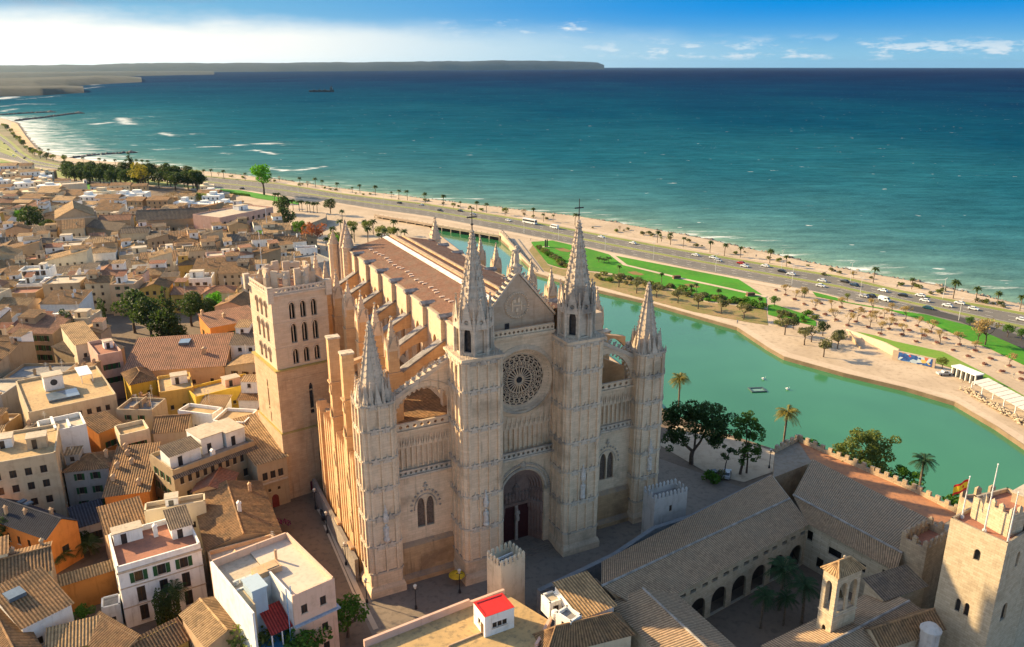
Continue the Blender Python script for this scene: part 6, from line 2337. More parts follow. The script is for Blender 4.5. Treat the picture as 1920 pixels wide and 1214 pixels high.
H = House('cream church-like house with a stepped white gable beside the pine wood', c1(345, 800), c1(487, 790), 14, 4.0, 'cream')
H.windows('f', 4, (5.5,), 1, 2).flat('pale', .6)
H.hut(H.L * .9, 1, 2, 3, 3, 'white')

# stretches of town no house may stand on
RES = []
RES.append([tuple(W(a, b)[:2]) for a, b in ((-2.5, -4), (66, -8), (68, 112), (34, 118), (9, 100), (9, 60), (-11, 62), (-11, 38), (-2.5, 36))])
RES.append([tuple(P(x, y, 0)[:2]) for x, y in ((470, 955), (560, 925), (640, 935), (700, 1118), (760, 1240), (640, 1240), (622, 1130), (585, 1040), (520, 985))])
RES.append([tuple(P(*c2(x, y), 3)[:2]) for x, y in ((660, 500), (1040, 470), (1320, 470), (1340, 560), (1150, 660), (1090, 740), (700, 750), (640, 680))])
RES.append([tuple(P(*c2(x, y), 1)[:2]) for x, y in ((1130, 720), (1480, 690), (1480, 800), (1130, 800))])     # dark trees
RES.append([tuple(P(*c3(x, y), 0)[:2]) for x, y in ((-60, 640), (200, 700), (420, 640), (560, 700), (590, 800), (300, 900), (-60, 900))])
RES.append([tuple(P(*c1(x, y), -6)[:2]) for x, y in ((330, 720), (700, 720), (1180, 780), (1180, 835), (800, 835), (480, 835), (330, 790))])          # pine wood
RES.append([tuple(P(*c1(x, y), -6)[:2]) for x, y in ((860, 850), (1110, 850), (1110, 920), (860, 920))])
RES.append([tuple(P(*c1(x, y), -4)[:2]) for x, y in ((130, 1010), (310, 1030), (310, 1110), (150, 1110))])
RES.append([tuple(P(x, y, -6)[:2]) for x, y in ((505, 440), (640, 470), (640, 420), (520, 395))])
hillp = [(p.x, p.y) for p in hill]
LANDM = [('the church', 140, 425), ('the convent', 320, 415), ('the bell tower', 540, 560), ('the orange house', 425, 610), ('the pine wood', 250, 345), ('the pink palace', 465, 385),
   ('the long low hall', 155, 505), ('the cypress trees', 310, 560), ('the left picture edge', 0, 600), ('the slate-roofed house', 110, 930), ('the flat-roofed house with white hut', 120, 740)]
fr = random.Random(5)
WCOL = ['cream'] * 5 + ['white'] * 9 + ['beige'] * 5 + ['stone'] * 4 + ['peach'] * 3 + ['tan'] * 4 + ['ochre'] * 2 + ['pink', 'grey']
RCOL = ['brown'] * 7 + ['sunny'] * 4 + ['grey'] * 4 + ['pink'] * 2 + ['red']
RWORD = {'brown': 'brown tile', 'sunny': 'bleached tile', 'grey': 'grey tile', 'pink': 'pinkish tile', 'red': 'red tile'}
WWORD = {'white': 'white', 'cream': 'cream', 'beige': 'beige', 'stone': 'bare stone', 'peach': 'peach', 'tan': 'tan', 'ochre': 'ochre', 'pink': 'pink', 'grey': 'grey'}
filled = []
far_town = MB()


def free(poly):
 pts = list(poly)
 for i in range(4):
  a, b = poly[i], poly[(i + 1) % 4]
  for t in (.25, .5, .75):
   pts.append((a[0] + (b[0] - a[0]) * t, a[1] + (b[1] - a[1]) * t))
 c = (sum(p[0] for p in poly) / 4, sum(p[1] for p in poly) / 4)
 pts.append(c)
 for x, y in pts:
  if not inpoly(x, y, hillp):
   return False
  for r in RES:
   if inpoly(x, y, r):
    return False
  for f in FOOT:
   if inpoly(x, y, f):
    return False
 for f in FOOT:
  if abs(f[0][0] - c[0]) > 60 or abs(f[0][1] - c[1]) > 60:
   continue
  fc = (sum(p[0] for p in f) / 4, sum(p[1] for p in f) / 4)
  if inpoly(fc[0], fc[1], poly):
   return False
  for x, y in f:
   if inpoly(x, y, poly):
    return False
 return True


Yr = 108.0
while Yr < 790:
 far = Yr > 330
 X0 = -(Yr * 0.72 + 25)
 X = X0 + fr.uniform(0, 6)
 base_rz = R(10 + 16 * math.sin(Yr * 0.021) + fr.uniform(-6, 6))
 step = fr.uniform(11, 14) if not far else fr.uniform(12.5, 16.5)
 while X < 40:
  w = fr.uniform(8, 15) * (1.0 if not far else 1.18)
  d = fr.uniform(8.5, 13)
  rz = base_rz + R(fr.uniform(-5, 5))
  x, y = X, Yr + (X - X0) * math.tan(base_rz) * 0.35 + fr.uniform(-2, 2)
  ok = False
  for sc_ in (1.0, .8, .62):
   poly = rect_poly((x, y), rz, w * sc_, d * sc_)
   if free(poly):
    ok = True
    break
  if not ok:
   X += 3.0
   continue
  w, d = w * sc_, d * sc_
  zg = gz(x, y) - 0.4
  h = fr.uniform(6.5, 12.5) if far else fr.uniform(7.5, 13.5)
  px, py = proj((x + w / 2, y, zg + h))
  if px < -140 or px > 700 or y > 790:
   X += w
   continue
  if len(filled) >= 232 or y > 600:
   # the farthest, smallest roofs read as one mass
   FOOT.append(rect_poly((x, y), rz, w, d))
   co, si = math.cos(rz), math.sin(rz)
   T = lambda u, v, q: (x + u * co - v * si, y + u * si + v * co, zg + q)
   far_town.cur = fr.choice((0, 0, 1, 1, 2))
   c8_ = [T(u, v, q) for q in (0, h) for u, v in ((0, 0), (w, 0), (w, d), (0, d))]
   far_town.add(c8_, [(4, 5, 6, 7), (0, 1, 5, 4), (1, 2, 6, 5), (2, 3, 7, 6), (3, 0, 4, 7)])
   if fr.random() < .6:
    far_town.cur = fr.choice((3, 3, 4))
    rs = d * .17
    far_town.add([T(-.4, -.4, h), T(w + .4, -.4, h), T(w + .4, d / 2, h + rs), T(-.4, d / 2, h + rs), T(w + .4, d + .4, h), T(-.4, d + .4, h)], [(0, 1, 2, 3), (3, 2, 4, 5), (0, 3, 5), (1, 4, 2)])
   else:
    a_, b_ = w * fr.uniform(.1, .5), d * .4
    q_ = fr.uniform(1.5, 2.6)
    far_town.add([T(u, v, q) for q in (h, h + q_) for u, v in ((a_, b_), (a_ + w * .35, b_), (a_ + w * .35, d * .8), (a_, d * .8))], [(4, 5, 6, 7), (0, 1, 5, 4), (1, 2, 6, 5), (2, 3, 7, 6), (3, 0, 4, 7)])
   far_town.cur = 5
   nw = max(2, int(w / 3))
   for k in range(nw):
    u = w * (k + .5) / nw
    for q_ in (h - 2.6, h - 5.6):
     far_town.add([T(u - .5, -.03, q_), T(u + .5, -.03, q_), T(u + .5, -.03, q_ + 1.5), T(u - .5, -.03, q_ + 1.5)], [(0, 1, 2, 3)])
   X += w * co + fr.uniform(0, 1.5)
   continue
  wc = fr.choice(WCOL)
  kind = fr.choice(['flat', 'flat', 'flat', 'shed', 'shed', 'gable_x', 'gable_x', 'gable_y', 'shed_r', 'hip'])
  H = House('', loc=(x, y, zg), rz=rz, L=w, d=d, h=h, wall=wc, group='houses of the old town')
  nw = max(1, int(w / fr.uniform(2.6, 4.0)))
  sh = fr.choice([None, None, 'green', 'brown'])
  rows = [z for z in (1.4, 4.6, 7.8, 10.6) if z + 2.0 < h]
  if far:
   rows = rows[-2:]
  H.windows('f', nw, rows, fr.choice((.8, .95, 1.1)), fr.choice((1.2, 1.5, 1.8)), sh if not far else None)
  H.windows('l', 2, rows[-2:], .9, 1.4)
  feat = ''
  if kind == 'flat':
   tr_ = fr.choice(['pale', 'ochre', 'pale', 'terracotta', 'grey'])
   H.flat(tr_, fr.uniform(.6, 1.0))
   if fr.random() < .7 and w > 6.5 and d > 6.5:
    hw_, hd_ = fr.uniform(2.4, w * .5), fr.uniform(2.4, d * .45)
    hr = fr.choice(['flat', 'tile'])
    hx, hy = fr.uniform(.5, w - hw_ - .5), fr.uniform(d * .3, max(d * .31, d - hd_ - .4))
    hc = fr.choice(['white', 'cream', wc, 'white'])
    H.hut(hx, hy, hw_, hd_, fr.uniform(2.0, 2.9), hc, hr, fr.choice(RCOL))
    feat = ' with a %s roof hut' % WWORD[hc]
    if fr.random() < .45 and not far:
     H.box_part('awning', w * .1, w * .1 + 2.2, .6, 2.4, H.deck + 2.1, H.deck + 2.2, WHITE)
   elif fr.random() < .5:
    H.box_part('partition', w * .45, w * .45 + .25, .4, d - .4, H.deck, H.deck + 1.3, H.wallm)
    feat = ' with a divided terrace'
   nch = fr.randint(0, 2)
   desc = '%s house, %s flat roof%s' % (WWORD[wc], tr_, feat)
  else:
   rise = {'shed': .22 * d, 'shed_r': .2 * w, 'gable_x': .17 * d, 'gable_y': .17 * w, 'hip': 1.8}[kind]
   tile = fr.choice(RCOL)
   H.pitched(kind, rise, tile, .5 if not far else .75)
   kw = {'shed': 'sloping', 'shed_r': 'sidelong', 'gable_x': 'gabled', 'gable_y': 'gable-fronted', 'hip': 'pyramid'}[kind]
   nch = fr.randint(0, 3)
   if fr.random() < .6 and w > 7 and d > 7:
    uw, ud = w * fr.uniform(.3, .5), d * fr.uniform(.35, .55)
    ux, uy = fr.choice((.02, w - uw - .02)), fr.choice((d - ud - .02, d * .3))
    z0, z1 = H.h - .3, H.h + rise * .7 + fr.uniform(1.2, 2.4)
    o = H.box_part('upper_floor', ux, ux + uw, uy, uy + ud, z0, z1, stucco('render_' + (uc := fr.choice((wc, wc, 'white', 'cream'))), WALLC[uc]))
    mb = MB()
    mb.tiles((ux - .3, uy - .3, z1 + .05), (ux + uw + .3, uy - .3, z1 + .05), (ux + uw + .3, uy + ud + .3, z1 + .15 * ud), (ux - .3, uy + ud + .3, z1 + .15 * ud), .55, .07, 2)
    part('upper_roof', mb, ROOFM[fr.choice(RCOL)], o)
    q_ = part('window', window_mesh(.8, 1.0, 'brown'), None, o)
    q_.location = (ux + uw / 2, uy - .21, z1 - 1.5)
   desc = '%s house, %s %s roof' % (WWORD[wc], kw, RWORD[tile])
  if not far or fr.random() < .5:
   for k in range(fr.randint(1, 2)):
    x_, y_ = fr.uniform(.5, w - .5), fr.uniform(.6, d - .6)
    z_ = H.deck - .3
    a_h = fr.uniform(2.8, 4.6)
    mb = MB()
    mb.tube([(x_, y_, z_), (x_, y_, z_ + a_h)], .045, 4)
    for q_ in (.75, .85, .96):
     mb.box(x_ - .55 * (1.2 - q_) * 2, x_ + .55 * (1.2 - q_) * 2, y_ - .025, y_ + .025, z_ + a_h * q_, z_ + a_h * q_ + .04)
    part('aerial', mb, ACM, H.root)
  if kind == 'flat' and not far:
   for k in range(fr.randint(1, 3)):
    x_, y_ = fr.uniform(.6, w - 1.4), fr.uniform(.6, d - 1.2)
    if fr.random() < .5:
     H.box_part('air_conditioner', x_, x_ + .9, y_, y_ + .4, H.deck, H.deck + .7, ACM)
    else:
     H.box_part('terrace_planter', x_, x_ + fr.uniform(.8, 1.6), y_, y_ + .5, H.deck, H.deck + .5, CHIM)
  for k in range(nch):
   cx_, cy_ = fr.uniform(.8, w - .8), fr.uniform(d * .3, d - .8)
   zz = H.deck if kind == 'flat' else (H.h + rise * {'shed': cy_ / d, 'shed_r': cx_ / w, 'gable_x': 1 - abs(cy_ / d - .5) * 2, 'gable_y': 1 - abs(cx_ / w - .5) * 2, 'hip': .4}[kind])
   H.chimney(cx_, cy_, zz, fr.uniform(.8, 1.5), fr.uniform(.45, .7), H.wallm if fr.random() < .5 else None)
  px, py = proj((x + w / 2, y + d / 2, zg + h))
  filled.append((H, desc, px, py))
  X += w * math.cos(rz) + fr.uniform(0.0, 1.8)
 Yr += step

def re_hut(s):
 for c in WWORD.values():
  s = s.replace(' with a %s roof hut' % c, ' and %s hut' % c)
 return s.replace(' with a divided terrace', ', divided')


byk = {}
for H, desc, px, py in filled:
 lm = min(LANDM, key=lambda l: math.hypot((l[1] - px), (l[2] - py) * 1.3))
 dist = math.hypot(lm[1] - px, lm[2] - py)
 side = ('left of' if px < lm[1] - 12 else 'right of' if px > lm[1] + 12 else ('beyond' if py < lm[2] else 'in front of'))
 if lm[0] == 'the left picture edge':
  side = 'by'
 byk.setdefault((desc, side, lm[0]), []).append((dist, H))
for (desc, side, lm), lst in byk.items():
 lst.sort(key=lambda q: q[0])
 for i, (dist, H) in enumerate(lst):
  desc2 = desc
  if len((desc + side + lm).split()) > 8:
   desc2 = re_hut(desc)
  H.root['label'] = desc2 + ((', %s %s' % (side, lm)) if len(lst) == 1 else (', %ssuch %s %s' % (ordfirst(i), side, lm)))

struct('far_town_houses', far_town, [stucco('render_cream', WALLC['cream']), stucco('render_white', WALLC['white']), stucco('render_tan', WALLC['tan']), TILE_B, TILE_Y, DARKW], 'stuff')
# ------------------------------------------------------------------ palace on the right
def c8(x, y):
 return (1200 + x / 2.274, 680 + y / 2.274)


def c7(x, y):
 return (620 + x / 2.909, 960 + y / 2.909)


PALROOF = tilemat('palace_roof_tiles', (0.46, 0.31, 0.19), (0.33, 0.22, 0.135), (0.37, 0.26, 0.165))
pbase = P(1450, 1080, 0)
palace = thing('palace', 'old stone palace with arcaded courtyard under long grey-brown tile roofs below the cathedral', 'palace', pbase)


def lo(p, z=None):
 return (p[0] - pbase.x, p[1] - pbase.y, p[2] if z is None else z)


def wing(O0, O1, R0, R1, I0, I1, zo, zr, zi, arches=0, wins=(), outer_wall=True, per=0.46, upper=0):
 O0, O1 = P(*O0, zo), P(*O1, zo)
 R0, R1 = P(*R0, zr), P(*R1, zr)
 I0, I1 = P(*I0, zi), P(*I1, zi)
 mb = MB()
 mb.tiles(lo(O0), lo(O1), lo(R1), lo(R0), per, .09, 8)
 mb.tiles(lo(I0), lo(I1), lo(R1), lo(R0), per, .09, 8)
 r = part('roof', mb, PALROOF, palace)
 mb = MB()
 mb.tube([Vector(lo(R0)) + Vector((0, 0, .1)), Vector(lo(R1)) + Vector((0, 0, .1))], .2, 6)
 part('ridge_tiles', mb, plain('grey_ridge_mortar', (0.27, 0.24, 0.21), .9, 0, .3, 1), r)
 # walls set in under the eaves
 mid0, mid1 = (O0 + I0) / 2, (O1 + I1) / 2

 def inset(p, m, k=.6):
  d = (m - p); d.z = 0
  return p + d.normalized() * k
 i0, i1, o0, o1 = inset(I0, mid0), inset(I1, mid1), inset(O0, mid0), inset(O1, mid1)
 ex = Vector((i1.x - i0.x, i1.y - i0.y, 0)); L = ex.length; ex.normalize()
 nn = Vector((mid0.x - i0.x, mid0.y - i0.y, 0)).normalized()
 fn = lambda u, v, w: lo(Vector((i0.x, i0.y, 0)) + ex * u + nn * w, v)
 holes = []
 if arches:
  for k in range(arches):
   u = L * (k + .5) / arches
   hw = L / arches * .36
   holes.append(arch_pts(u - hw, u + hw, .1, 3.2, 3.2 + hw, 7, False))
   for j in (-1, 1):
    holes.append([(u + j * hw * .75 - .7, 6.9), (u + j * hw * .75 + .7, 6.9), (u + j * hw * .75 + .7, 7.6), (u + j * hw * .75 - .7, 7.6)])
 for u, z, w, h in wins:
  holes.append([(u * L - w / 2, z), (u * L + w / 2, z), (u * L + w / 2, z + h), (u * L - w / 2, z + h)])
 mb = MB()
 mb.plate([(0, 0), (L, 0), (L, zi + .1), (0, zi + .1)], holes, fn, 0, .5)
 part('courtyard_wall', mb, PALS, palace)
 mb = MB()
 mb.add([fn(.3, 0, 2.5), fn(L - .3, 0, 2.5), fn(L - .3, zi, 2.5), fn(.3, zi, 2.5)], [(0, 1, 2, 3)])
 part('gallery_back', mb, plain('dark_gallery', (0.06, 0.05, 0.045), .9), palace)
 mb = MB()
 for a, b in ((o0, o1), (o0, i0), (o1, i1)):
  d = (b - a); d.z = 0
  n2 = Vector((-d.y, d.x, 0)).normalized() * .25
  pts = [lo(a + n2, 0), lo(b + n2, 0), lo(b - n2, 0), lo(a - n2, 0)]
  zt_ = min(zo, zi) + .02
  mb.add([(*p[:2], -.3) for p in pts] + [(*p[:2], zt_) for p in pts], [(0, 3, 2, 1), (4, 5, 6, 7), (0, 1, 5, 4), (1, 2, 6, 5), (2, 3, 7, 6), (3, 0, 4, 7)])
 part('outer_wall', mb, PALS, palace)


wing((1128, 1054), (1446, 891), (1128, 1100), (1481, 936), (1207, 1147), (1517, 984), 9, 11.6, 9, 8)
wing((1523, 861), (1758, 982), (1487, 929), (1692, 1038), (1514, 983), (1681, 1073), 9, 11.8, 9, 0, [(.05, 5.6, 1.1, 2.0), (.35, 5.0, 2.6, 1.6), (.62, 5.0, 2.6, 1.8), (.9, 5.6, 1.6, 2.2), (.2, 1.0, 1.4, 2.2), (.5, 1.0, 1.4, 2.2)])
wing((1140, 1132), (1270, 1262), (1205, 1104), (1345, 1235), (1268, 1113), (1415, 1245), 9, 11.3, 9, 0, [(.3, 3, 1.2, 1.8), (.6, 3, 1.2, 1.8)])
wing((1540, 1290), (1760, 1165), (1478, 1247), (1705, 1128), (1425, 1212), (1648, 1103), 9, 11.0, 9, 0, [(.3, 4, 1, 1.6), (.5, 4, 1, 1.6)])
for p0, p1, w in ((c8(0, 870), c8(640, 580), .28),):
 pass


def merlons(h, sides, w=.75, gap=.75, hh=1.0, th=.4, cap=True, z=None):
 """battlements round the top of a House block"""
 mb = MB()
 L, d, z = h.L, h.d, h.h if z is None else z
 for s_ in sides:
  T = L if s_ in 'fb' else d
  n = max(2, int((T + gap) / (w + gap)))
  for k in range(n):
   u = w / 2 + (T - w) * k / (n - 1)
   x, y = {'f': (u, th / 2), 'b': (u, d - th / 2), 'l': (th / 2, u), 'r': (L - th / 2, u)}[s_]
   sx, sy = (w, th) if s_ in 'fb' else (th, w)
   if s_ in 'lr' and (k == 0 or k == n - 1):
    continue
   mb.box(x - sx / 2, x + sx / 2, y - sy / 2, y + sy / 2, z - 0.02, z + hh)
   if cap:
    mb.add([(x - sx / 2, y - sy / 2, z + hh), (x + sx / 2, y - sy / 2, z + hh), (x + sx / 2, y + sy / 2, z + hh), (x - sx / 2, y + sy / 2, z + hh), (x, y, z + hh + .4)], [(0, 1, 4), (1, 2, 4), (2, 3, 4), (3, 0, 4)])
 part('battlements', mb, h.wallm, h.root)


# boundary wall between forecourt and palace with its two battlemented turrets
wpts = [P(x, y, 6.5) for x, y in ((958, 1117), (1010, 1107), (1150, 1040), (1225, 990), (1300, 966), (1448, 892))]
bw = thing('boundary_wall', 'long grey-blue weathered wall between cathedral forecourt and palace roofs', 'wall', (wpts[0].x, wpts[0].y, 0))
mb = MB()
for i in range(1, len(wpts) - 1):
 a, b = wpts[i], wpts[i + 1]
 d = (b - a); n2 = Vector((-d.y, d.x, 0)).normalized() * .45
 pts = [p - wpts[0] for p in (a + n2, b + n2, b - n2, a - n2)]
 mb.add([(p.x, p.y, -.2) for p in pts] + [(p.x, p.y, 6.5) for p in pts], [(0, 3, 2, 1), (4, 5, 6, 7), (0, 1, 5, 4), (1, 2, 6, 5), (2, 3, 7, 6), (3, 0, 4, 7)])
part('wall', mb, stone('blue_grey_wall', (0.24, 0.25, 0.26), (0.17, 0.19, 0.21), (0.10, 0.13, 0.16), .9, .4, .7, .8), bw)
TUR = stucco('turret_render', (0.60, 0.50, 0.36), .7)
H = House('sunlit square turret with pointed battlements in front of the portal', c7(930, 305), c7(1060, 245), c7(850, 245), 12.5, TUR, cat='turret', name='turret', zg=0)
H.flat('grey', 1.0); merlons(H, 'fblr', .5, .35, .9, .3)
H.windows('f', 1, (), 1, 1)
for k in range(3):
 H.box_part('roof_beam', .3, H.L - .3, H.d * (k + 1) / 4 - .12, H.d * (k + 1) / 4 + .12, H.h - .9, H.h - .5, WHITE)
H = House('pale battlemented turret in shadow by the far end of the boundary wall', (1228, 938), (1289, 922), (1221, 917), 10.0, stucco('turret_render_pale', (0.50, 0.46, 0.42), .7), cat='turret', name='turret', zg=0)
H.windows('f', 1, (6.6,), .6, 1.3).flat('grey', 1.0); merlons(H, 'fblr', .5, .4, .8, .3)

# main keep
H = House('tall square palace keep with sunlit ashlar walls and a terracotta brick roof deck', (1783, 971), (1890, 1019), 15, 26.0, PALS, cat='tower', name='palace_keep', zg=0)
H.holes['f'].append(arch_pts(H.L * .50, H.L * .50 + .9, 21.2, 22.4, 23.0, 6, False))
for q in (.36, .52):
 H.holes['f'].append(arch_pts(H.L * q, H.L * q + .75, 11.6, 13.2, 13.8, 6, False))
H.holes['r'].append(arch_pts(4, 4.9, 20.5, 22.4, 23.0, 6, False))
H.holes['r'].append(arch_pts(3, 4.6, 11.4, 13.6, 14.4, 6, False))
H.flat('terracotta', .55)
KEEP = H
mb = MB()
mb.box(.35, H.L - .35, .35, .45, 3, 25)
mb.box(H.L - .45, H.L - .35, .5, H.d - .4, 3, 25)
part('window', mb, DARKW, H.root)
H.hut(H.L * .55, H.d * .5, 4, 4.5, 4.5, 'stone')
# small tower at the right edge
H = House('small upper tower with one arched opening at the right picture edge', (1896, 968), (1960, 950), 6, 29.0, PALS, cat='tower', name='palace_tower', zg=0)
H.windows('f', 1, (25.5,), .8, 1.5).flat('terracotta', .6); merlons(H, 'fl', .7, .6, .8)
# battlemented block between the wings and the keep
H = House('weathered battlemented tower stump between the tile roofs and the keep', (1690, 1006), (1738, 1030), (1706, 962), 14.5, RAMP, cat='tower', name='tower_stump', zg=0)
H.flat('terracotta', 1.2); merlons(H, 'fblr', .8, .6, 1.0, .5)
H = House('low battlemented block with a dark roofed gap against the keep', (1740, 1035), (1782, 1010), (1728, 1000), 13.0, RAMP, cat='building', name='battlemented_block', zg=0)
H.windows('f', 1, (8.5,), 2.2, 2.0).flat('terracotta', .9); merlons(H, 'flb', .7, .5, .9, .4)
H = House('battlemented parapet block behind the keep near the lake', (1832, 952), (1895, 945), 4, 21.0, RAMP, cat='building', name='battlemented_block', zg=0)
H.flat('grey', .6); merlons(H, 'fblr', 1.0, .8, 1.2, .5)
# belfry
H = House('slim open belfry with a tiled pyramid roof and a hanging bell', (1572, 1083), (1617, 1065), (1538, 1068), 20.0, PALS, cat='belfry', name='belfry', zg=6)
H.holes['f'] += [arch_pts(H.L * .14, H.L * .46, 7.6, 11.6, 12.5, 6, False), arch_pts(H.L * .56, H.L * .88, 7.6, 11.6, 12.5, 6, False)]
H.holes['l'] += [arch_pts(H.d * .3, H.d * .72, 7.6, 11.6, 12.6, 6, False), arch_pts(H.d * .35, H.d * .62, 2.6, 4.4, 5.0, 6, False)]
H.holes['b'] += [arch_pts(H.L * .3, H.L * .7, 7.6, 11.6, 12.6, 6, False)]
H.holes['r'] += [arch_pts(H.d * .3, H.d * .7, 7.6, 11.6, 12.6, 6, False)]
H.pitched('hip', 1.5, 'sunny', .42, .35)
for z in (7.0, 1.6):
 mb = MB()
 mb.box(-.1, H.L + .1, -.1, -.002, z, z + .18); mb.box(-.1, -.002, 0, H.d + .1, z, z + .18)
 part('string_course', mb, FRAMES['stone'], H.root)
H.box_part('floor', .3, H.L - .3, .3, H.d - .3, 7.0, 7.4, FRAMES['stone'])
mb = MB(); mb.lathe((H.L * .5, H.d * .5, 9.2), [(.55, 0), (.42, .2), (.32, .6), (.25, .9), (.08, 1.0)], 10)
mb.tube([(H.L * .5, H.d * .5, 10.2), (H.L * .5, H.d * .5, 11.4)], .06, 5)
part('bell', mb, plain('dark_bronze', (0.10, 0.075, 0.04), .5, .6), H.root)
mb = MB(); mb.blob((H.L / 2, H.d / 2, H.h + 1.9), .3); part('finial', mb, PALS, H.roof)
# small round lantern on the roof and other roofs near the keep
mb = MB()
q = P(*c8(1242, 1130), 12)
mb.lathe((0, 0, 0), [(1.3, -3), (1.3, 1.0), (1.5, 1.05), (1.5, 1.3), (.9, 1.9), (.2, 2.1)], 14)
o = obj('roof_lantern', mb.mesh('roof_lantern', stucco('turret_render_pale', (0.5, .46, .42), .7)))
o.location = (q.x, q.y, 10.5)
tag(o, 'round plastered roof lantern between belfry and keep', 'roof lantern')
H = House('tiled lean-to between belfry and battlemented stump', c8(1040, 1010), c8(1215, 950), c8(930, 960), 10.5, PALS, cat='house', name='palace_outbuilding', zg=0)
H.pitched('shed', 1.0, 'grey')
H = House('brown tiled outbuilding in front of the round roof lantern', c8(1030, 1215), c8(1290, 1130), c8(960, 1130), 10.0, PALS, cat='house', name='palace_outbuilding', zg=0)
H.windows('f', 3, (5,), 1, 1.4).pitched('gable_x', 1.6, 'brown')

# rampart walk above the lake
outl = [P(x, y, 8.0) for x, y in ((1453, 846), (1496, 824), (1568, 856), (1640, 887), (1719, 921), (1800, 962), (1850, 985))]
inl = [P(x, y, 8.0) for x, y in ((1770, 995), (1758, 986), (1523, 864), (1450, 893))]
rp = thing('rampart', 'old city rampart with battlements and a brick walk above the lake', 'rampart', (outl[0].x, outl[0].y, 0))
ring_ = outl + inl
mb = MB()
n = len(ring_)
vs = [(p.x - outl[0].x, p.y - outl[0].y, 7.6) for p in ring_] + [(p.x - outl[0].x, p.y - outl[0].y, LOW_Z - 1.5) for p in ring_]
mb.add(vs, [tuple(range(n))] + [(k, n + k, n + (k + 1) % n, (k + 1) % n) for k in range(n)])
part('wall', mb, RAMP, rp)
mb = MB()
mb.add([(p.x - outl[0].x, p.y - outl[0].y, 7.64) for p in outl[1:6]] + [(p.x - outl[0].x, p.y - outl[0].y, 7.64) for p in inl[1:3]], [tuple(range(7))])
part('brick_walk', mb, ground_mat('brick_walk', (0.42, 0.19, 0.09), (0.33, 0.15, 0.08), (0.22, 0.12, 0.08), .3, 1.2), rp)
mb = MB()
for i in range(0, len(outl) - 1):
 a, b = outl[i] - outl[0], outl[i + 1] - outl[0]
 rz = math.atan2(b.y - a.y, b.x - a.x)
 L = (b - a).length
 mb.cbox(((a.x + b.x) / 2, (a.y + b.y) / 2), L, .5, 7.6, 8.5, rz)
 k = 0.6
 while k < L:
  q = a + (b - a) * (k / L)
  mb.cbox((q.x, q.y), .9, .52, 8.4, 9.3, rz)
  k += 2.0
part('battlements', mb, RAMP, rp)

# flag poles and flag on the keep
POLE = plain('white_pole', (0.65, 0.63, 0.6), .4)
poles = []
for (x, y, hgt, lab) in ((1803, 967, 6.8, 'slim flagpole flying the red and yellow flag on the keep'), (1845, 993, 10.8, 'tallest bare white flagpole in the middle of the keep edge'), (1888, 1017, 8.2, 'bare white flagpole at the front corner of the keep')):
 p = P(x, y, 26.0)
 t = thing('flagpole', lab, 'flagpole', (p.x + .3, p.y + .3, 25.45), 0, 'flagpoles on the keep')
 mb = MB(); mb.tube([(0, 0, 0), (0, 0, hgt)], [.13, .06], 6); part('pole', mb, POLE, t)
 mb = MB(); mb.blob((0, 0, hgt + .1), .16); part('finial', mb, POLE, t)
 mb = MB(); mb.frus((0, 0), .3, .3, 0, .35, 6); part('base', mb, POLE, t)
 poles.append((p, hgt))
p, hgt = poles[0]
mb = MB()
nx, nz = 14, 9
red = plain('flag_red', (0.62, 0.02, 0.02), .7, 0, .05); yel = plain('flag_yellow', (0.80, 0.50, 0.02), .7, 0, .05)
for j in range(nz):
 mb.cur = 1 if 2 <= j < 7 else 0
 for i in range(nx):
  q = []
  for (a, b) in ((i, j), (i + 1, j), (i + 1, j + 1), (i, j + 1)):
   u, v = a / nx, b / nz
   q.append((-2.3 * u, .2 * math.sin(u * 8 + v) * u ** .4, -1.55 * v - 1.05 * u ** 1.3 - .2))
  mb.add(q, [(0, 1, 2, 3)])
mb.cur = 0
mb.blob((-.8, 0.0, -1.3), .3, (.9, .7, 1.1))
fl = obj('flag', mb.mesh('flag', [red, yel]))
fl.location = (p.x + .2, p.y + .3, 25.45 + hgt - .1)
fl.rotation_euler = (0, 0, R(-4))
fl.scale = (.8, 1, 1.15)
tag(fl, 'red and yellow striped flag waving from its pole on the keep', 'flag')

# ---- buildings at the bottom edge
tb = [P(x, y, 10.0) for x, y in ((683, 1214), (880, 1136), (945, 1112), (1032, 1165), (1020, 1190), (1005, 1214), (1005, 1300), (640, 1300))]
o_ = tb[0]
tbr = thing('terrace_building', 'flat-roofed pink-parapet building carrying the red-roofed hut at the bottom edge', 'building', (o_.x, o_.y, 0))
FOOT.append([(q.x, q.y) for q in tb])
n = len(tb)
mb = MB()
vs = [(q.x - o_.x, q.y - o_.y, 10.0) for q in tb] + [(q.x - o_.x, q.y - o_.y, -.3) for q in tb]
mb.add(vs, [tuple(range(n))] + [(k, n + k, n + (k + 1) % n, (k + 1) % n) for k in range(n)])
part('wall', mb, stucco('render_pink', WALLC['pink']), tbr)
mb = MB()
mb.add([(q.x - o_.x, q.y - o_.y, 10.02) for q in tb], [tuple(range(n))])
part('roof', mb, ground_mat('lichen_terrace', (0.50, 0.33, 0.15), (0.42, 0.28, 0.13), (0.20, 0.15, 0.09), .35, 1.1), tbr)
mb = MB()
for i, hh in ((0, 1.2), (1, .7), (3, .8), (4, .6)):
 a, b = tb[i] - o_, tb[i + 1] - o_
 mb.cbox(((a.x + b.x) / 2, (a.y + b.y) / 2), (b - a).length, .45, 10.02, 10.0 + hh, math.atan2(b.y - a.y, b.x - a.x))
part('parapet', mb, stucco('render_pinkish_parapet', (0.66, 0.42, 0.32), .4), tbr)
mb = MB()
a, b = P(*c7(640, 735), 10.1) - o_, P(*c7(840, 655), 10.1) - o_
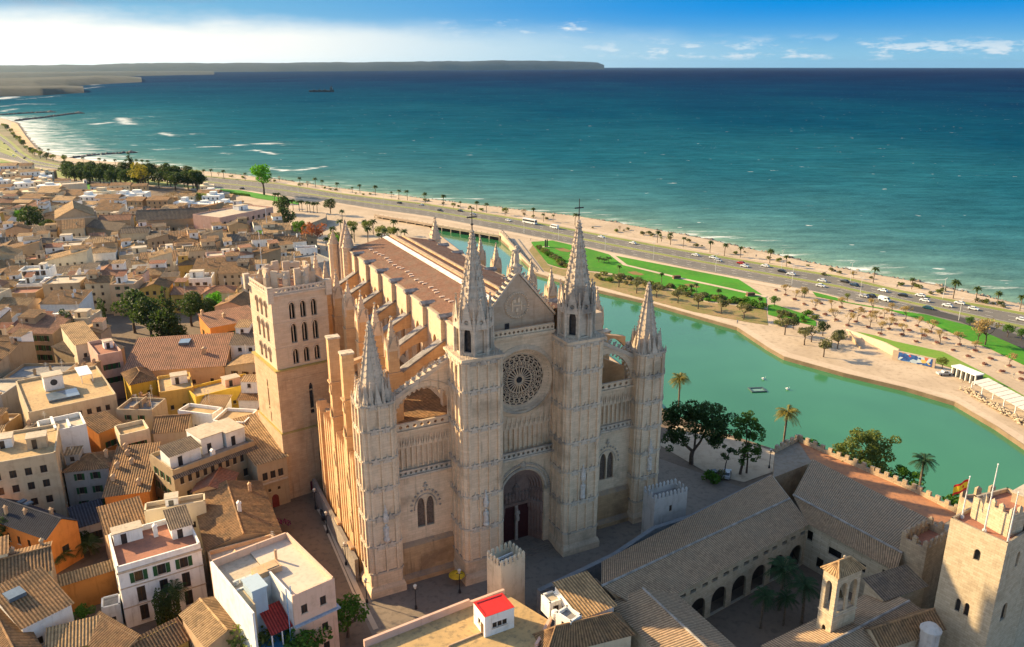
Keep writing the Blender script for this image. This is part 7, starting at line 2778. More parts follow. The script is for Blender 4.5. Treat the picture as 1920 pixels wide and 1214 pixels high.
mb.cbox(((a.x + b.x) / 2, (a.y + b.y) / 2), (b - a).length, .25, 10.021, 10.3, math.atan2(b.y - a.y, b.x - a.x))
part('expansion_kerb', mb, CHIM, tbr)
RH = House('white rooftop hut with a bright red roof and three square windows', (909, 1158), (964, 1139), (880, 1133), 13.6, 'white', cat='hut', name='rooftop_hut', zg=10.02)
RH.windows('f', 3, (1.2,), .75, .9).windows('l', 1, (1.2,), .7, .9, m=.4)
RH.walls()
mb = MB()
mb.box(.3, RH.L - .3, .3, RH.d - .3, RH.h - .3, RH.h - .06)
part('roof', mb, plain('bright_red_roof_paint', (0.58, 0.025, 0.025), .6, 0, .08, 1), RH.root)
mb = MB()
for x0, x1, y0, y1 in ((0, RH.L, 0, .3), (0, RH.L, RH.d - .3, RH.d), (0, .3, .3, RH.d - .3), (RH.L - .3, RH.L, .3, RH.d - .3)):
 mb.box(x0 - .04, x1 + .04, y0 - .04, y1 + .04, RH.h, RH.h + .06)
part('red_coping', mb, plain('bright_red_roof_paint', (0.58, 0.025, 0.025)), RH.root)
RH.box_part('door', -.05, -.002, .5, 1.3, .05, 2.0, FRAMES['brown'])
H = House('small white house with a striped brown tile roof behind the red-roofed hut', c7(1370, 575), c7(1545, 510), c7(1240, 415), 11.5, 'white', zg=0)
H.windows('l', 2, (8.5,), 1.0, 1.4).pitched('shed', .9, 'sunny', .5)
H = House('white rooftop box with a glazed top beside the striped tile roof', c7(1310, 600), c7(1370, 560), c7(1255, 530), 13.0, 'white', cat='hut', name='rooftop_hut', zg=9)
H.windows('l', 1, (1.5,), .7, 1.6, m=.3).flat('grey', .5)
H = House('white pergola terrace with a slatted cover behind the red-roofed hut', c7(1195, 500), c7(1265, 475), c7(1130, 455), 11.0, 'white', cat='hut', name='rooftop_hut', zg=8)
H.windows('f', 1, (.8,), 1.0, 1.4).flat('pale', .3)
H = House('house with a many-sided ribbed tile roof at the bottom edge', c7(1180, 780), c7(1640, 665), c7(1225, 650), 10.0, 'cream', zg=0)
H.pitched('hip', 2.6, 'brown', .5)
H = House('long shaded tile roof stretching from the pergola terrace to the courtyard', c7(1420, 560), c7(1560, 500), c7(1390, 420), 9.0, 'tan', zg=0)
H.pitched('shed', .8, 'grey', .5)
for k, (x, y) in enumerate((c7(1225, 575),)):
 q = P(x, y, 10.2)
 mb = MB(); mb.lathe((0, 0, 0), [(.5, 0), (.62, .5), (.6, 1.2), (.3, 1.5)], 12)
 o = obj('water_tank', mb.mesh('water_tank', WHITE)); o.location = (q.x, q.y, 10.0)
 tag(o, 'small white water tank on the terrace beside the glazed box', 'tank')
# ------------------------------------------------------------------ vegetation
tr = random.Random(21)
BARK = plain('brown_bark', (0.10, 0.07, 0.05), .9, 0, .3, 2)
PBARK = plain('palm_bark', (0.17, 0.125, 0.085), .9, 0, .3, 3)
L_PINE = leafmat('pine_needles', (0.026, 0.055, 0.018), (0.055, 0.10, 0.026), (0.09, 0.145, 0.04))
L_PINE2 = leafmat('young_pine_needles', (0.045, 0.10, 0.016), (0.08, 0.15, 0.025), (0.12, 0.19, 0.04))
L_DARK = leafmat('dark_evergreen_leaves', (0.028, 0.05, 0.018), (0.055, 0.085, 0.025))
L_GREEN = leafmat('green_leaves', (0.055, 0.13, 0.016), (0.09, 0.19, 0.025))
L_BRIGHT = leafmat('bright_green_leaves', (0.07, 0.22, 0.012), (0.12, 0.33, 0.02))
L_OLIVE = leafmat('olive_leaves', (0.11, 0.145, 0.03), (0.17, 0.19, 0.05))
L_GREY = leafmat('grey_green_leaves', (0.12, 0.12, 0.06), (0.18, 0.17, 0.09))
L_TAN = leafmat('dry_tan_leaves', (0.30, 0.215, 0.10), (0.40, 0.29, 0.14))
L_RUST = leafmat('rust_red_leaves', (0.26, 0.075, 0.03), (0.34, 0.11, 0.05))
L_YEL = leafmat('yellowing_leaves', (0.20, 0.17, 0.02), (0.28, 0.22, 0.03))
L_PINK = leafmat('pink_flowers', (0.26, 0.10, 0.10), (0.32, 0.16, 0.13), (0.24, 0.15, 0.09))
L_PALM = leafmat('palm_fronds', (0.04, 0.075, 0.018), (0.075, 0.11, 0.028), (0.12, 0.125, 0.04))
L_PALMSUN = leafmat('sunlit_palm_fronds', (0.14, 0.13, 0.02), (0.24, 0.19, 0.03), (0.32, 0.23, 0.05))  # gold of the low sun is put into the frond colour
L_PALMD = leafmat('dark_palm_fronds', (0.02, 0.05, 0.018), (0.035, 0.075, 0.025))


def leaf_quads(mb, pts, size, rnd, flat=0.0):
 for p in pts:
  a, b = rnd.uniform(0, 2 * PI), math.acos(rnd.uniform(-1, 1))
  n_ = Vector((math.sin(b) * math.cos(a), math.sin(b) * math.sin(a), math.cos(b) + flat)).normalized()
  u = n_.orthogonal().normalized()
  v = n_.cross(u)
  s = size * rnd.uniform(.6, 1.35)
  q = rnd.uniform(0, 2 * PI)
  u, v = (u * math.cos(q) + v * math.sin(q)) * s, (v * math.cos(q) - u * math.sin(q)) * s * .7
  mb.add([p - u, p - v * .8, p + u, p + v], [(0, 1, 2, 3)])


def clump_crown(lumps, n, size, rnd, fill=.55):
 """lumps: (x, y, z, r, squash). leaves lie mostly near each lump's skin"""
 mb = MB()
 tot = sum(l[3] ** 2 for l in lumps)
 pts = []
 for x, y, z, r, sq in lumps:
  for _ in range(int(n * r * r / tot)):
   d = Vector((rnd.gauss(0, 1), rnd.gauss(0, 1), rnd.gauss(0, 1))).normalized()
   k = r * (rnd.uniform(fill, 1.0) ** .6) * (1 + .18 * noise.noise(d * 2.3 + Vector((x, y, z))))
   pts.append(Vector((x + d.x * k, y + d.y * k, z + d.z * k * sq)))
 leaf_quads(mb, pts, size, rnd)
 return mb


def lumps_in(rx, rz, zc, n, r0, r1, rnd, sq=.8, low=-.6):
 out = []
 for _ in range(n):
  a = rnd.uniform(0, 2 * PI)
  e = rnd.uniform(low, 1)
  k = math.sqrt(max(0, 1 - e * e)) * rnd.uniform(.45, 1)
  out.append((rx * k * math.cos(a), rx * k * math.sin(a), zc + rz * e * .8, rnd.uniform(r0, r1), sq))
 return out


def limbs(mb, h0, r0, targets, rnd, bend=.4, trunk_top=None):
 top = trunk_top or (0, 0, h0)
 mb.tube([(0, 0, -.3), (rnd.uniform(-.1, .1), rnd.uniform(-.1, .1), h0 * .5), top], [r0 * 1.25, r0, r0 * .85], 7)
 for x, y, z in targets:
  m_ = ((x + top[0]) / 2 + rnd.uniform(-bend, bend), (y + top[1]) / 2 + rnd.uniform(-bend, bend), (top[2] + z) / 2 - .15 * abs(z - top[2]))
  mb.tube([top, m_, (x, y, z)], [r0 * .6, r0 * .4, r0 * .15], 5)


PROTO = {}


def tree_proto(key, name, cat, crown_mb, leaf, trunk_mb, bark=None):
 r = thing(name, '', cat)
 part('crown', crown_mb, leaf, r)
 if trunk_mb:
  part('trunk', trunk_mb, bark or BARK, r)
 PROTO[key] = [r, False]


def put(key, loc, rz=0.0, scale=1.0, label='', group=None):
 r, used = PROTO[key]
 if not used:
  PROTO[key][1] = True
  r.location = loc
  r.rotation_euler = (0, 0, rz)
  r.scale = scale if isinstance(scale, tuple) else (scale,) * 3
  r['label'] = label
  if group:
   r['group'] = group
  return r
 r2 = dup(r, loc, rz, label, group, scale)
 if not group and 'group' in r2:
  del r2['group']
 return r2


# broad trees
for key, leaf, n, seed in (('green', L_GREEN, 1500, 1), ('bright', L_BRIGHT, 1500, 2), ('dark', L_DARK, 1700, 3), ('rust', L_RUST, 900, 4), ('yellow', L_YEL, 1000, 5), ('olive', L_OLIVE, 1300, 6)):
 rnd = random.Random(seed)
 lp = lumps_in(2.6, 2.2, 4.6, 13, .9, 1.7, rnd)
 mb = MB(); limbs(mb, 2.2, .22, [(l[0], l[1], l[2]) for l in lp[:6]], rnd)
 tree_proto(key, 'broadleaf_tree', 'tree', clump_crown(lp, n, .23, rnd), leaf, mb)
rnd = random.Random(31)
lp = lumps_in(1.5, .8, 2.9, 8, .5, .95, rnd, .75, -.3)
mb = MB(); limbs(mb, 1.6, .13, [(l[0], l[1], l[2]) for l in lp[:5]], rnd, .2)
tree_proto('prom', 'promenade_tree', 'tree', clump_crown(lp, 520, .2, rnd), L_GREY, mb)
rnd = random.Random(33)
lp = lumps_in(1.6, .9, 3.1, 8, .55, .95, rnd, .75, -.4)
mb = MB(); limbs(mb, 1.5, .1, [(l[0], l[1], l[2]) for l in lp], rnd, .2)
tree_proto('tan', 'bare_winter_tree', 'tree', clump_crown(lp, 420, .15, rnd, .3), L_TAN, mb)
rnd = random.Random(35)
lp = lumps_in(2.6, 2.0, 5.0, 12, .8, 1.4, rnd)
mb = MB(); limbs(mb, 2.2, .16, [(l[0], l[1], l[2]) for l in lp], rnd, .3)
tree_proto('bare', 'bare_winter_tree', 'tree', clump_crown(lp, 700, .13, rnd, .2), leafmat('bare_brown_twigs', (0.17, 0.11, 0.07), (0.23, 0.155, 0.10)), mb)
# cypress
rnd = random.Random(41)
lp = [(rnd.uniform(-.25, .25), rnd.uniform(-.25, .25), 1.2 + 1.0 * k, 1.25 * math.sin(PI * (k + 1.6) / 12.5) ** .8, 1.3) for k in range(10)]
mb = MB(); mb.tube([(0, 0, -.3), (0, 0, 9)], [.25, .08], 6)
tree_proto('cypress', 'cypress_tree', 'tree', clump_crown(lp, 1500, .2, rnd, .7), L_DARK, mb)
rnd = random.Random(43)
lp = []
for k in range(9):
 rr = 2.3 * (1 - k / 9.5) + .3
 for j in range(4 if k < 7 else 2):
  a = rnd.uniform(0, 2 * PI)
  lp.append((rr * .6 * math.cos(a), rr * .6 * math.sin(a), 1.4 + 1.15 * k, rr * .72, .8))
mb = MB(); mb.tube([(0, 0, -.3), (0, 0, 11)], [.3, .08], 6)
tree_proto('conifer', 'conifer_tree', 'tree', clump_crown(lp, 2800, .24, rnd, .4), L_DARK, mb)
# shrub
rnd = random.Random(45)
for key, leaf, seed in (('shrub', L_GREEN, 46), ('shrub_olive', L_OLIVE, 47), ('shrub_grey', L_GREY, 48)):
 rnd = random.Random(seed)
 lp = lumps_in(.8, .45, .55, 6, .4, .65, rnd, .8, 0)
 tree_proto(key, 'shrub', 'shrub', clump_crown(lp, 260, .17, rnd), leaf, None)
# flower mound
rnd = random.Random(49)
lp = lumps_in(.75, .25, .3, 6, .35, .55, rnd, .6, 0)
t = thing('flower_mound', '', 'flower bed')
part('flowers', clump_crown(lp, 240, .14, rnd), L_PINK, t)
mb = MB(); mb.lathe((0, 0, 0), [(1.25, -.1), (1.3, .12), (1.15, .12)], 12)
part('kerb', mb, PALE, t)
PROTO['mound'] = [t, False]


def palm_crown(mb, z, nf, length, droop, leaflets, rnd, width=.11):
 for k in range(nf):
  a = 2 * PI * k / nf + rnd.uniform(-.15, .15)
  up = rnd.uniform(-.25, 1.15)
  L = length * rnd.uniform(.8, 1.1)
  pts = []
  for j in range(7):
   s = j / 6
   r = L * s * math.cos(up * .75) * (1 - .12 * s)
   zz = z + L * (math.sin(up * .9) * s - droop * s * s)
   pts.append(Vector((r * math.cos(a), r * math.sin(a), zz)))
  side = Vector((-math.sin(a), math.cos(a), 0))
  if leaflets == 0:
   for j in range(6):
    w0, w1 = width * 3.2 * math.sin(PI * (j / 6) * .9 + .25), width * 3.2 * math.sin(PI * ((j + 1) / 6) * .9 + .25)
    for sg in (-1, 1):
     dz = Vector((0, 0, -.35))
     mb.add([pts[j], pts[j + 1], pts[j + 1] + (side * sg + dz) * w1, pts[j] + (side * sg + dz) * w0], [(0, 1, 2, 3)])
  else:
   mb.tube(pts[::2], [.05, .04, .03, .015], 4)
   for i in range(leaflets):
    s = .12 + .86 * i / leaflets
    j = min(int(s * 6), 5)
    p = pts[j].lerp(pts[j + 1], s * 6 - j)
    f = (pts[j + 1] - pts[j]).normalized()
    ln = L * .24 * math.sin(PI * min(1, s * .85 + .12)) + .1
    for sg in (-1, 1):
     tip = p + (side * sg * .75 + f * .6 + Vector((0, 0, -.28 - .2 * rnd.random()))) * ln
     mb.add([p, p + f * width * 1.1, tip], [(0, 1, 2)])
 return mb


def palm_trunk(h, r, lean=.3):
 mb = MB()
 n = 8
 mb.tube([(lean * (k / n) ** 2, 0, h * k / n - .3 * (k == 0)) for k in range(n + 1)], [r * (1.25 if k == 0 else 1.05 if k % 2 else .95) for k in range(n)] + [r * 1.3], 7)
 return mb


for key, leaf, h, nf, ln, lf, seed, dr in (('palm', L_PALM, 6.6, 24, 2.6, 0, 61, .62), ('palm_sunlit', L_PALMSUN, 9.5, 40, 4.0, 16, 62, .60), ('palm_dark', L_PALMD, 8.0, 36, 3.6, 14, 63, .55), ('palm_short', L_PALM, 2.6, 30, 3.0, 12, 64, .5)):
 rnd = random.Random(seed)
 t = thing('palm_tree', '', 'palm')
 mb = palm_crown(MB(), h, nf, ln, dr, lf, rnd, .13)
 c = part('crown', mb, leaf, t)
 c.location = (.3, 0, 0)
 part('trunk', palm_trunk(h, .26 if ln > 3 else .2), PBARK, t)
 PROTO[key] = [t, False]

# the big stone pine and its neighbours on the terrace


def big_tree(name, label, px, z, lumps, n, size, leaf, trunk_pts, seed, fill=.5, cat='tree'):
 rnd = random.Random(seed)
 lumps = [(x + rnd.gauss(0, .5) * r, y + rnd.gauss(0, .5) * r, zz + rnd.gauss(0, .42) * r * sq, r * rnd.uniform(.34, .62), sq) for x, y, zz, r, sq in lumps for _ in range(6)]
 p = P(px[0], px[1], z)
 r = thing(name, label, cat, p)
 r.scale = (1.14, 1.14, 1.06)
 part('crown', clump_crown(lumps, n, size, rnd, fill), leaf, r)
 mb = MB()
 for pts, r0, r1 in trunk_pts:
  k = len(pts)
  mb.tube(pts, [r0 + (r1 - r0) * i / (k - 1) for i in range(k)], 7)
 part('trunk', mb, BARK, r)
 return r


lp = [(-4.6, 0, 9.2, 2.6, .8), (-2.4, 1.5, 11.8, 2.9, .8), (.6, 0, 13.0, 2.9, .75), (3.2, 1.0, 12.4, 2.7, .8), (5.2, 0, 10.6, 2.6, .85), (-5.3, -1, 6.6, 2.0, .8), (5.8, -1, 7.6, 2.3, .85), (-1.5, -2, 9.4, 2.6, .8),
  (2.4, -2, 9.6, 2.5, .8), (3.8, -1.6, 6.8, 1.9, .8), (-3.4, -2.0, 7.2, 1.8, .7), (0, 3, 10.5, 2.8, .8), (4.6, 2.4, 9.4, 2.4, .8), (-4, 2.5, 9.5, 2.4, .8)]
big_tree('pine_tree', 'largest dark spreading pine with forked trunk on the terrace beside the cathedral', (1296, 870), 0, lp, 17000, .20, L_PINE,
   [([(0, 0, -.3), (-.1, 0, 2.0), (.1, 0, 3.2)], .5, .42), ([(.1, 0, 3.1), (-1.8, 0, 5.0), (-2.6, 0, 7.0), (-3.4, .3, 9.5)], .36, .12), ([(.1, 0, 3.1), (1.4, 0, 5.2), (2.6, 0, 8.2), (3.6, .3, 11)], .34, .1),
   ([(.4, 0, 3.6), (.5, .2, 7.0), (.4, 0, 11.5)], .26, .1), ([(-2.4, 0, 6), (-1.3, 0, 8.5)], .16, .06), ([(1.9, 0, 6.4), (4.2, 0, 8.0), (5.2, 0, 9)], .18, .06)], 71)
lp = [(.2, 0, 13.8, 1.5, .9), (-.9, .4, 12.2, 1.7, .8), (1.3, 0, 11.6, 1.8, .8), (2.6, 0, 9.6, 1.6, .7), (-1.4, 0, 9.6, 1.5, .75), (.4, 0, 9.2, 1.7, .8), (1.9, .3, 7.0, 1.6, .75), (-.4, -.4, 6.4, 1.4, .7), (3.0, 0, 5.6, 1.2, .6),
  (.3, 0, 3.6, 1.0, .9), (2.5, 0, 3.6, .9, .7)]
big_tree('pine_tree', 'slender leaning pine with ragged tufts, right of the largest pine', (1387, 890), 0, lp, 6500, .18, L_PINE2,
   [([(0, 0, -.3), (.5, 0, 4), (.7, 0, 8), (.4, 0, 13)], .3, .06), ([(1.5, .5, -.2), (1.4, .3, 3), (1.2, .2, 7), (1.4, 0, 11)], .22, .06)], 72)
lp = [(-.4, 0, 5.2, .8, .8), (.5, 0, 6.4, .9, .8), (.2, .2, 4.2, .6, .8), (-.5, 0, 7.2, .6, .8)]
big_tree('pine_tree', 'thin leaning young pine between the two larger pines', (1357, 893), 0, lp, 520, .2, L_PINE,
   [([(0, 0, -.3), (.2, 0, 3), (.9, 0, 6.8)], .16, .05)], 73)
lp = [(-3.4, 0, 6.4, 2.3, .85), (-1.2, 1, 8.6, 2.6, .85), (1.8, 0, 8.2, 2.6, .8), (3.8, .5, 6.6, 2.3, .85), (.4, -1.5, 5.8, 2.6, .8), (-3.2, -1, 3.8, 2.0, .8), (3.4, -1, 3.6, 2.1, .8), (0, -2, 3.0, 2.0, .8), (-5.0, 0, 4.0, 1.5, .8), (1.5, 2, 6, 2.6, .9),
  (-.2, 0, 10.2, 1.6, .7), (-1.4, .5, 1.2, 1.7, .8), (4.2, 0, 1.2, 1.7, .8)]
TREE_R = L_OLIVE
big_tree('broadleaf_tree', 'large olive-green tree with sunlit top growing below the rampart by the lake', (1607, 900), 2, lp, 11000, .21, L_OLIVE, [([(0, 0, -6), (0, 0, 3), (.3, 0, 7)], .4, .12), ([(0, 0, 2), (-2.4, 0, 5.5)], .2, .06), ([(0, 0, 2), (2.6, 0, 5.5)], .2, .06)], 74)
lp = [(-2.0, 0, 3.2, 1.6, .8), (0, .5, 4.6, 1.8, .8), (1.8, 0, 3.6, 1.7, .8), (.2, -1, 2.4, 1.7, .8), (-3.2, 0, 1.6, 1.2, .8), (2.6, 0, 1.2, 1.3, .8), (0, 0, .2, 1.6, .8)]
big_tree('broadleaf_tree', 'rounded green tree between the olive-green tree and dark palm by the rampart', (1690, 925), 2, lp, 4500, .19, L_GREEN, [([(0, 0, -7), (0, 0, 4)], .3, .1)], 75)
rnd = random.Random(76)
for k, (x, y, s_, lf, lab) in enumerate(((1330, 905, 1.3, 'shrub', 'dark shrub mass under the largest pine beside parked cars'), (1352, 898, 1.0, 'shrub_grey', 'grey-green shrub beside the thin young pine'),
          (1500, 838, 1.1, 'shrub', 'green shrub growing behind the rampart corner'), (1525, 845, 1.2, 'shrub', 'wide green shrub on the lake side of the rampart, left of the olive-green tree'),
          (1795, 950, 1.4, 'shrub', 'small shrub at the rampart foot near the keep'))):
 put(lf, P(x, y, 6 if x > 1400 else 0), k, s_ * 1.6, lab)
put('palm_sunlit', P(1468, 840, 0), .6, 1.0, 'sunlit date palm with full crown at the terrace edge, left of the rampart')
put('palm_sunlit', P(1272, 765, -4), 2.0, .95, 'sunlit palm crown rising behind the largest pine')
put('palm_dark', P(1722, 925, 4), 1.0, .95, 'dark palm standing at the rampart wall beside the lake')
for i, (x, y, s_, lab) in enumerate(((1432, 1118, .8, 'courtyard palm nearest to the arcade'), (1470, 1066, 1.05, 'tallest palm in the middle of the palace courtyard'), (1512, 1098, .95, 'courtyard palm beside the belfry'),
         (1475, 1120, .7, 'low palm in the courtyard, nearest to the viewer'))):
 q = P(x, y, 8 * s_)
 put('palm_dark', (q.x, q.y, 0), i * 1.3, s_, lab, 'palms in the palace courtyard')

# seafront palms
SEAP = [(1912, 583), (1869, 574), (1829, 567), (1787, 560), (1709, 543), (1637, 530), (1474, 500), (1443, 494), (1388, 483), (1358, 480), (1331, 474), (1281, 464), (1257, 460), (1232, 456), (1078, 422), (1037, 416), (1019, 416), (1000, 409),
  (912, 399), (894, 396), (863, 390), (831, 386), (797, 381), (764, 376), (748, 374), (734, 371), (704, 367), (675, 363), (661, 362), (632, 359), (604, 353), (592, 352), (563, 349), (508, 342), (497, 340), (483, 338), (460, 339),
  (420, 336), (397, 333), (383, 332), (358, 329), (337, 328), (313, 325), (278, 316), (268, 315), (257, 313), (237, 313), (217, 312), (198, 312), (187, 311), (157, 308), (120, 302), (92, 291), (75, 288)]
SIZ = {1443: 1.1, 1000: 1.0, 1078: 1.1, 1281: .85, 1257: 1.05, 1232: 1.05, 1709: .8, 1787: 1.25, 1637: 1.1, 1019: .8, 1037: .7, 863: .6, 661: .6, 734: .6}
for i, (x, y) in enumerate(SEAP):
 put('palm', P(x, y, LOW_Z), tr.uniform(0, 6), SIZ.get(x, tr.uniform(.85, 1.05)) * (1.15 if x < 1000 else 1.0), 'seafront palm between road and water, %scounting from the right picture edge' % (ordfirst(i)), 'palms along the seafront')
for i, (x, y, k, s_) in enumerate(((524, 341, 'bare', .7), (577, 352, 'bare', .8), (850, 391, 'olive', .6), (947, 404, 'olive', .8), (983, 408, 'bare', .8), (1162, 434, 'bare', .5), (1600, 522, 'tan', .9), (410, 331, 'bare', .6), (1545, 517, 'shrub_grey', 1.4), (1745, 552, 'shrub_grey', 1.2), (1880, 577, 'shrub_grey', 1.2))):
 put(k, P(x, y, LOW_Z), i, s_, 'low windblown %s on the seafront, %sfrom the left' % ('shrub' if 'shrub' in k else 'tree', ordfirst(i)))

CST = [(6, 240), (14, 246), (22, 252), (30, 262), (36, 268), (44, 276), (50, 283), (58, 288), (66, 294), (76, 298), (88, 301), (100, 303), (122, 306), (-8, 236), (10, 243), (26, 258), (40, 273), (62, 292)]
for i, (x, y) in enumerate(sorted(CST)):
 put('olive' if i % 3 else 'dark', P(x, y, LOW_Z), i, tr.uniform(.9, 1.4), 'scrubby tree along the curving road by the far beach, %sfrom the left' % ordfirst(i), 'trees by the far beach')

WL2 = sorted(WATERLINE)
RT2 = sorted(ROAD_TOP)


def yat(line, x):
 for a, b in zip(line, line[1:]):
  if a[0] <= x <= b[0]:
   return a[1] + (b[1] - a[1]) * (x - a[0]) / max(1e-6, b[0] - a[0])
 return line[-1][1]


SFS = sorted(tr.uniform(420, 1910) for _ in range(70))
for i, x in enumerate(SFS):
 ya, yb = yat(WL2, x), yat(RT2, x)
 put(tr.choice(['shrub_grey', 'shrub_olive', 'shrub_grey']), P(x, ya + (yb - ya) * tr.uniform(.3, .62), LOW_Z), i, tr.uniform(.7, 1.9), 'low scrub bush on the rocky seafront strip, %sfrom the left' % ordfirst(i), 'bushes on the seafront strip')

# park trees, shrubs and flower mounds


def qd(x, y):
 return (1440 + x / 3.373, 440 + y / 3.373)


def q1(x, y):
 return (960 + x / 4, 380 + y / 4)


MND = [(50, 355), (110, 385), (168, 415), (230, 445), (295, 478), (360, 510), (430, 545), (503, 580), (530, 490), (335, 440), (460, 465), (585, 468), (555, 555), (632, 590), (605, 525), (650, 495), (710, 632), (715, 530), (765, 600), (785, 512),
  (808, 572), (848, 638), (865, 548), (893, 610), (935, 680), (940, 580), (985, 645), (1025, 620), (1070, 690), (1120, 660), (1170, 735), (1210, 700), (1265, 775), (1310, 740), (1370, 825), (1410, 790), (1480, 870), (1525, 835), (1600, 920), (1600, 880)]
MND.sort(key=lambda q: q[0])
for i, (x, y) in enumerate(MND):
 put('mound', P(*qd(x, y), LOW_Z), i, tr.uniform(1.0, 1.35), 'round pink and russet flower mound in the sandy park, %sfrom the left' % ordfirst(i), 'flower mounds in the sandy park')
TAN = [(110, 375), (175, 405), (215, 395), (295, 475), (400, 470), (420, 545), (465, 460), (510, 570), (565, 540), (645, 580), (660, 485), (685, 545), (735, 520), (780, 505), (715, 615), (765, 600), (870, 530), (855, 638), (950, 580), (1030, 620), (1085, 690), (1210, 690), (970, 660), (1310, 735), (1525, 825)]
for i, (x, y) in enumerate(sorted(TAN)):
 put('tan', P(*qd(x, y + 6), LOW_Z), i * 1.1, tr.uniform(1.05, 1.45), 'dry tan-leaved tree over the flower mounds, %sfrom the left' % ordfirst(i), 'tan trees in the sandy park')
PRM = [q1(800, 636), q1(935, 684), q1(1085, 715), q1(1245, 756), q1(1395, 798), q1(1565, 836), q1(1735, 878), qd(105, 635), qd(230, 700), qd(275, 680), qd(440, 722), qd(350, 775)]
for i, (x, y) in enumerate(PRM):
 put('prom', P(x, y, LOW_Z), i * .9, tr.uniform(1.5, 1.9), 'grey-green promenade tree beside the lake, %sfrom the left' % ordfirst(i), 'trees along the lake promenade')
for i, (x, y, k, s_, lab) in enumerate((
  (*qd(345, 640), 'dark', .85, 'dense dark tree where the lake promenade meets the stairs'), (*qd(445, 690), 'dark', .8, 'dark round tree just left of the sunken wall'), (*qd(160, 600), 'dark', .7, 'dark tree in the park hedge at its right end'),
  (*qd(40, 455), 'green', .7, 'green bushy tree at the left end of the sandy park'), (*qd(230, 400), 'olive', .6, 'olive tree at the head of the sandy park'), (*qd(1270, 580), 'green', .6, 'small round green tree by the slip road'),
  (*qd(1370, 700), 'tan', 2.6, 'tall tan conifer-like tree near the right picture edge'), (*qd(1325, 690), 'tan', 1.8, 'shorter tan tree left of the tall tan one'), (*qd(1515, 650), 'green', .75, 'round green tree on the right lawn'),
  (*qd(1600, 670), 'green', .7, 'green tree cut by the right edge above the lawn'), (*qd(500, 415), 'olive', .45, 'small dark olive tree beside the road hedge'), (*qd(1100, 850), 'olive', .6, 'rust-olive tree growing against the mural wall'))):
 put(k, P(x, y, LOW_Z), i, s_, lab)
HED = []
for k in range(54):
 t_ = k / 53
 bx = 640 + t_ * (1900 - 640)
 by = 555 + t_ * (800 - 555) + tr.uniform(-28, 26)
 HED.append(q1(bx, by))
for k in range(26):
 t_ = k / 25
 HED.append(q1(190 + t_ * 230 + tr.uniform(-8, 8), 345 + t_ * 150 + tr.uniform(-10, 10)))
for k in range(16):
 HED.append(qd(tr.uniform(0, 330), tr.uniform(500, 590)))
HED.sort()
for i, (x, y) in enumerate(HED):
 put(tr.choice(['shrub', 'shrub_olive', 'shrub_grey', 'shrub_grey', 'shrub_olive']), P(x, y, LOW_Z), i, tr.uniform(1.0, 2.3), 'garden shrub in the border between lawn and lake promenade, %sfrom the left' % ordfirst(i), 'shrubs bordering the lawn')
for i, (x, y) in enumerate((q1(650, 440), q1(690, 450), q1(725, 440), q1(1380, 680), q1(1340, 690), q1(1545, 725), q1(1850, 790), q1(800, 540), q1(1120, 600))):
 put('palm_short' if i < 3 else 'palm', P(x, y + 2, LOW_Z), i, .85 if i < 3 else .75, 'short park palm on the lawn side, %sfrom the left group' % ordfirst(i), 'park palms')

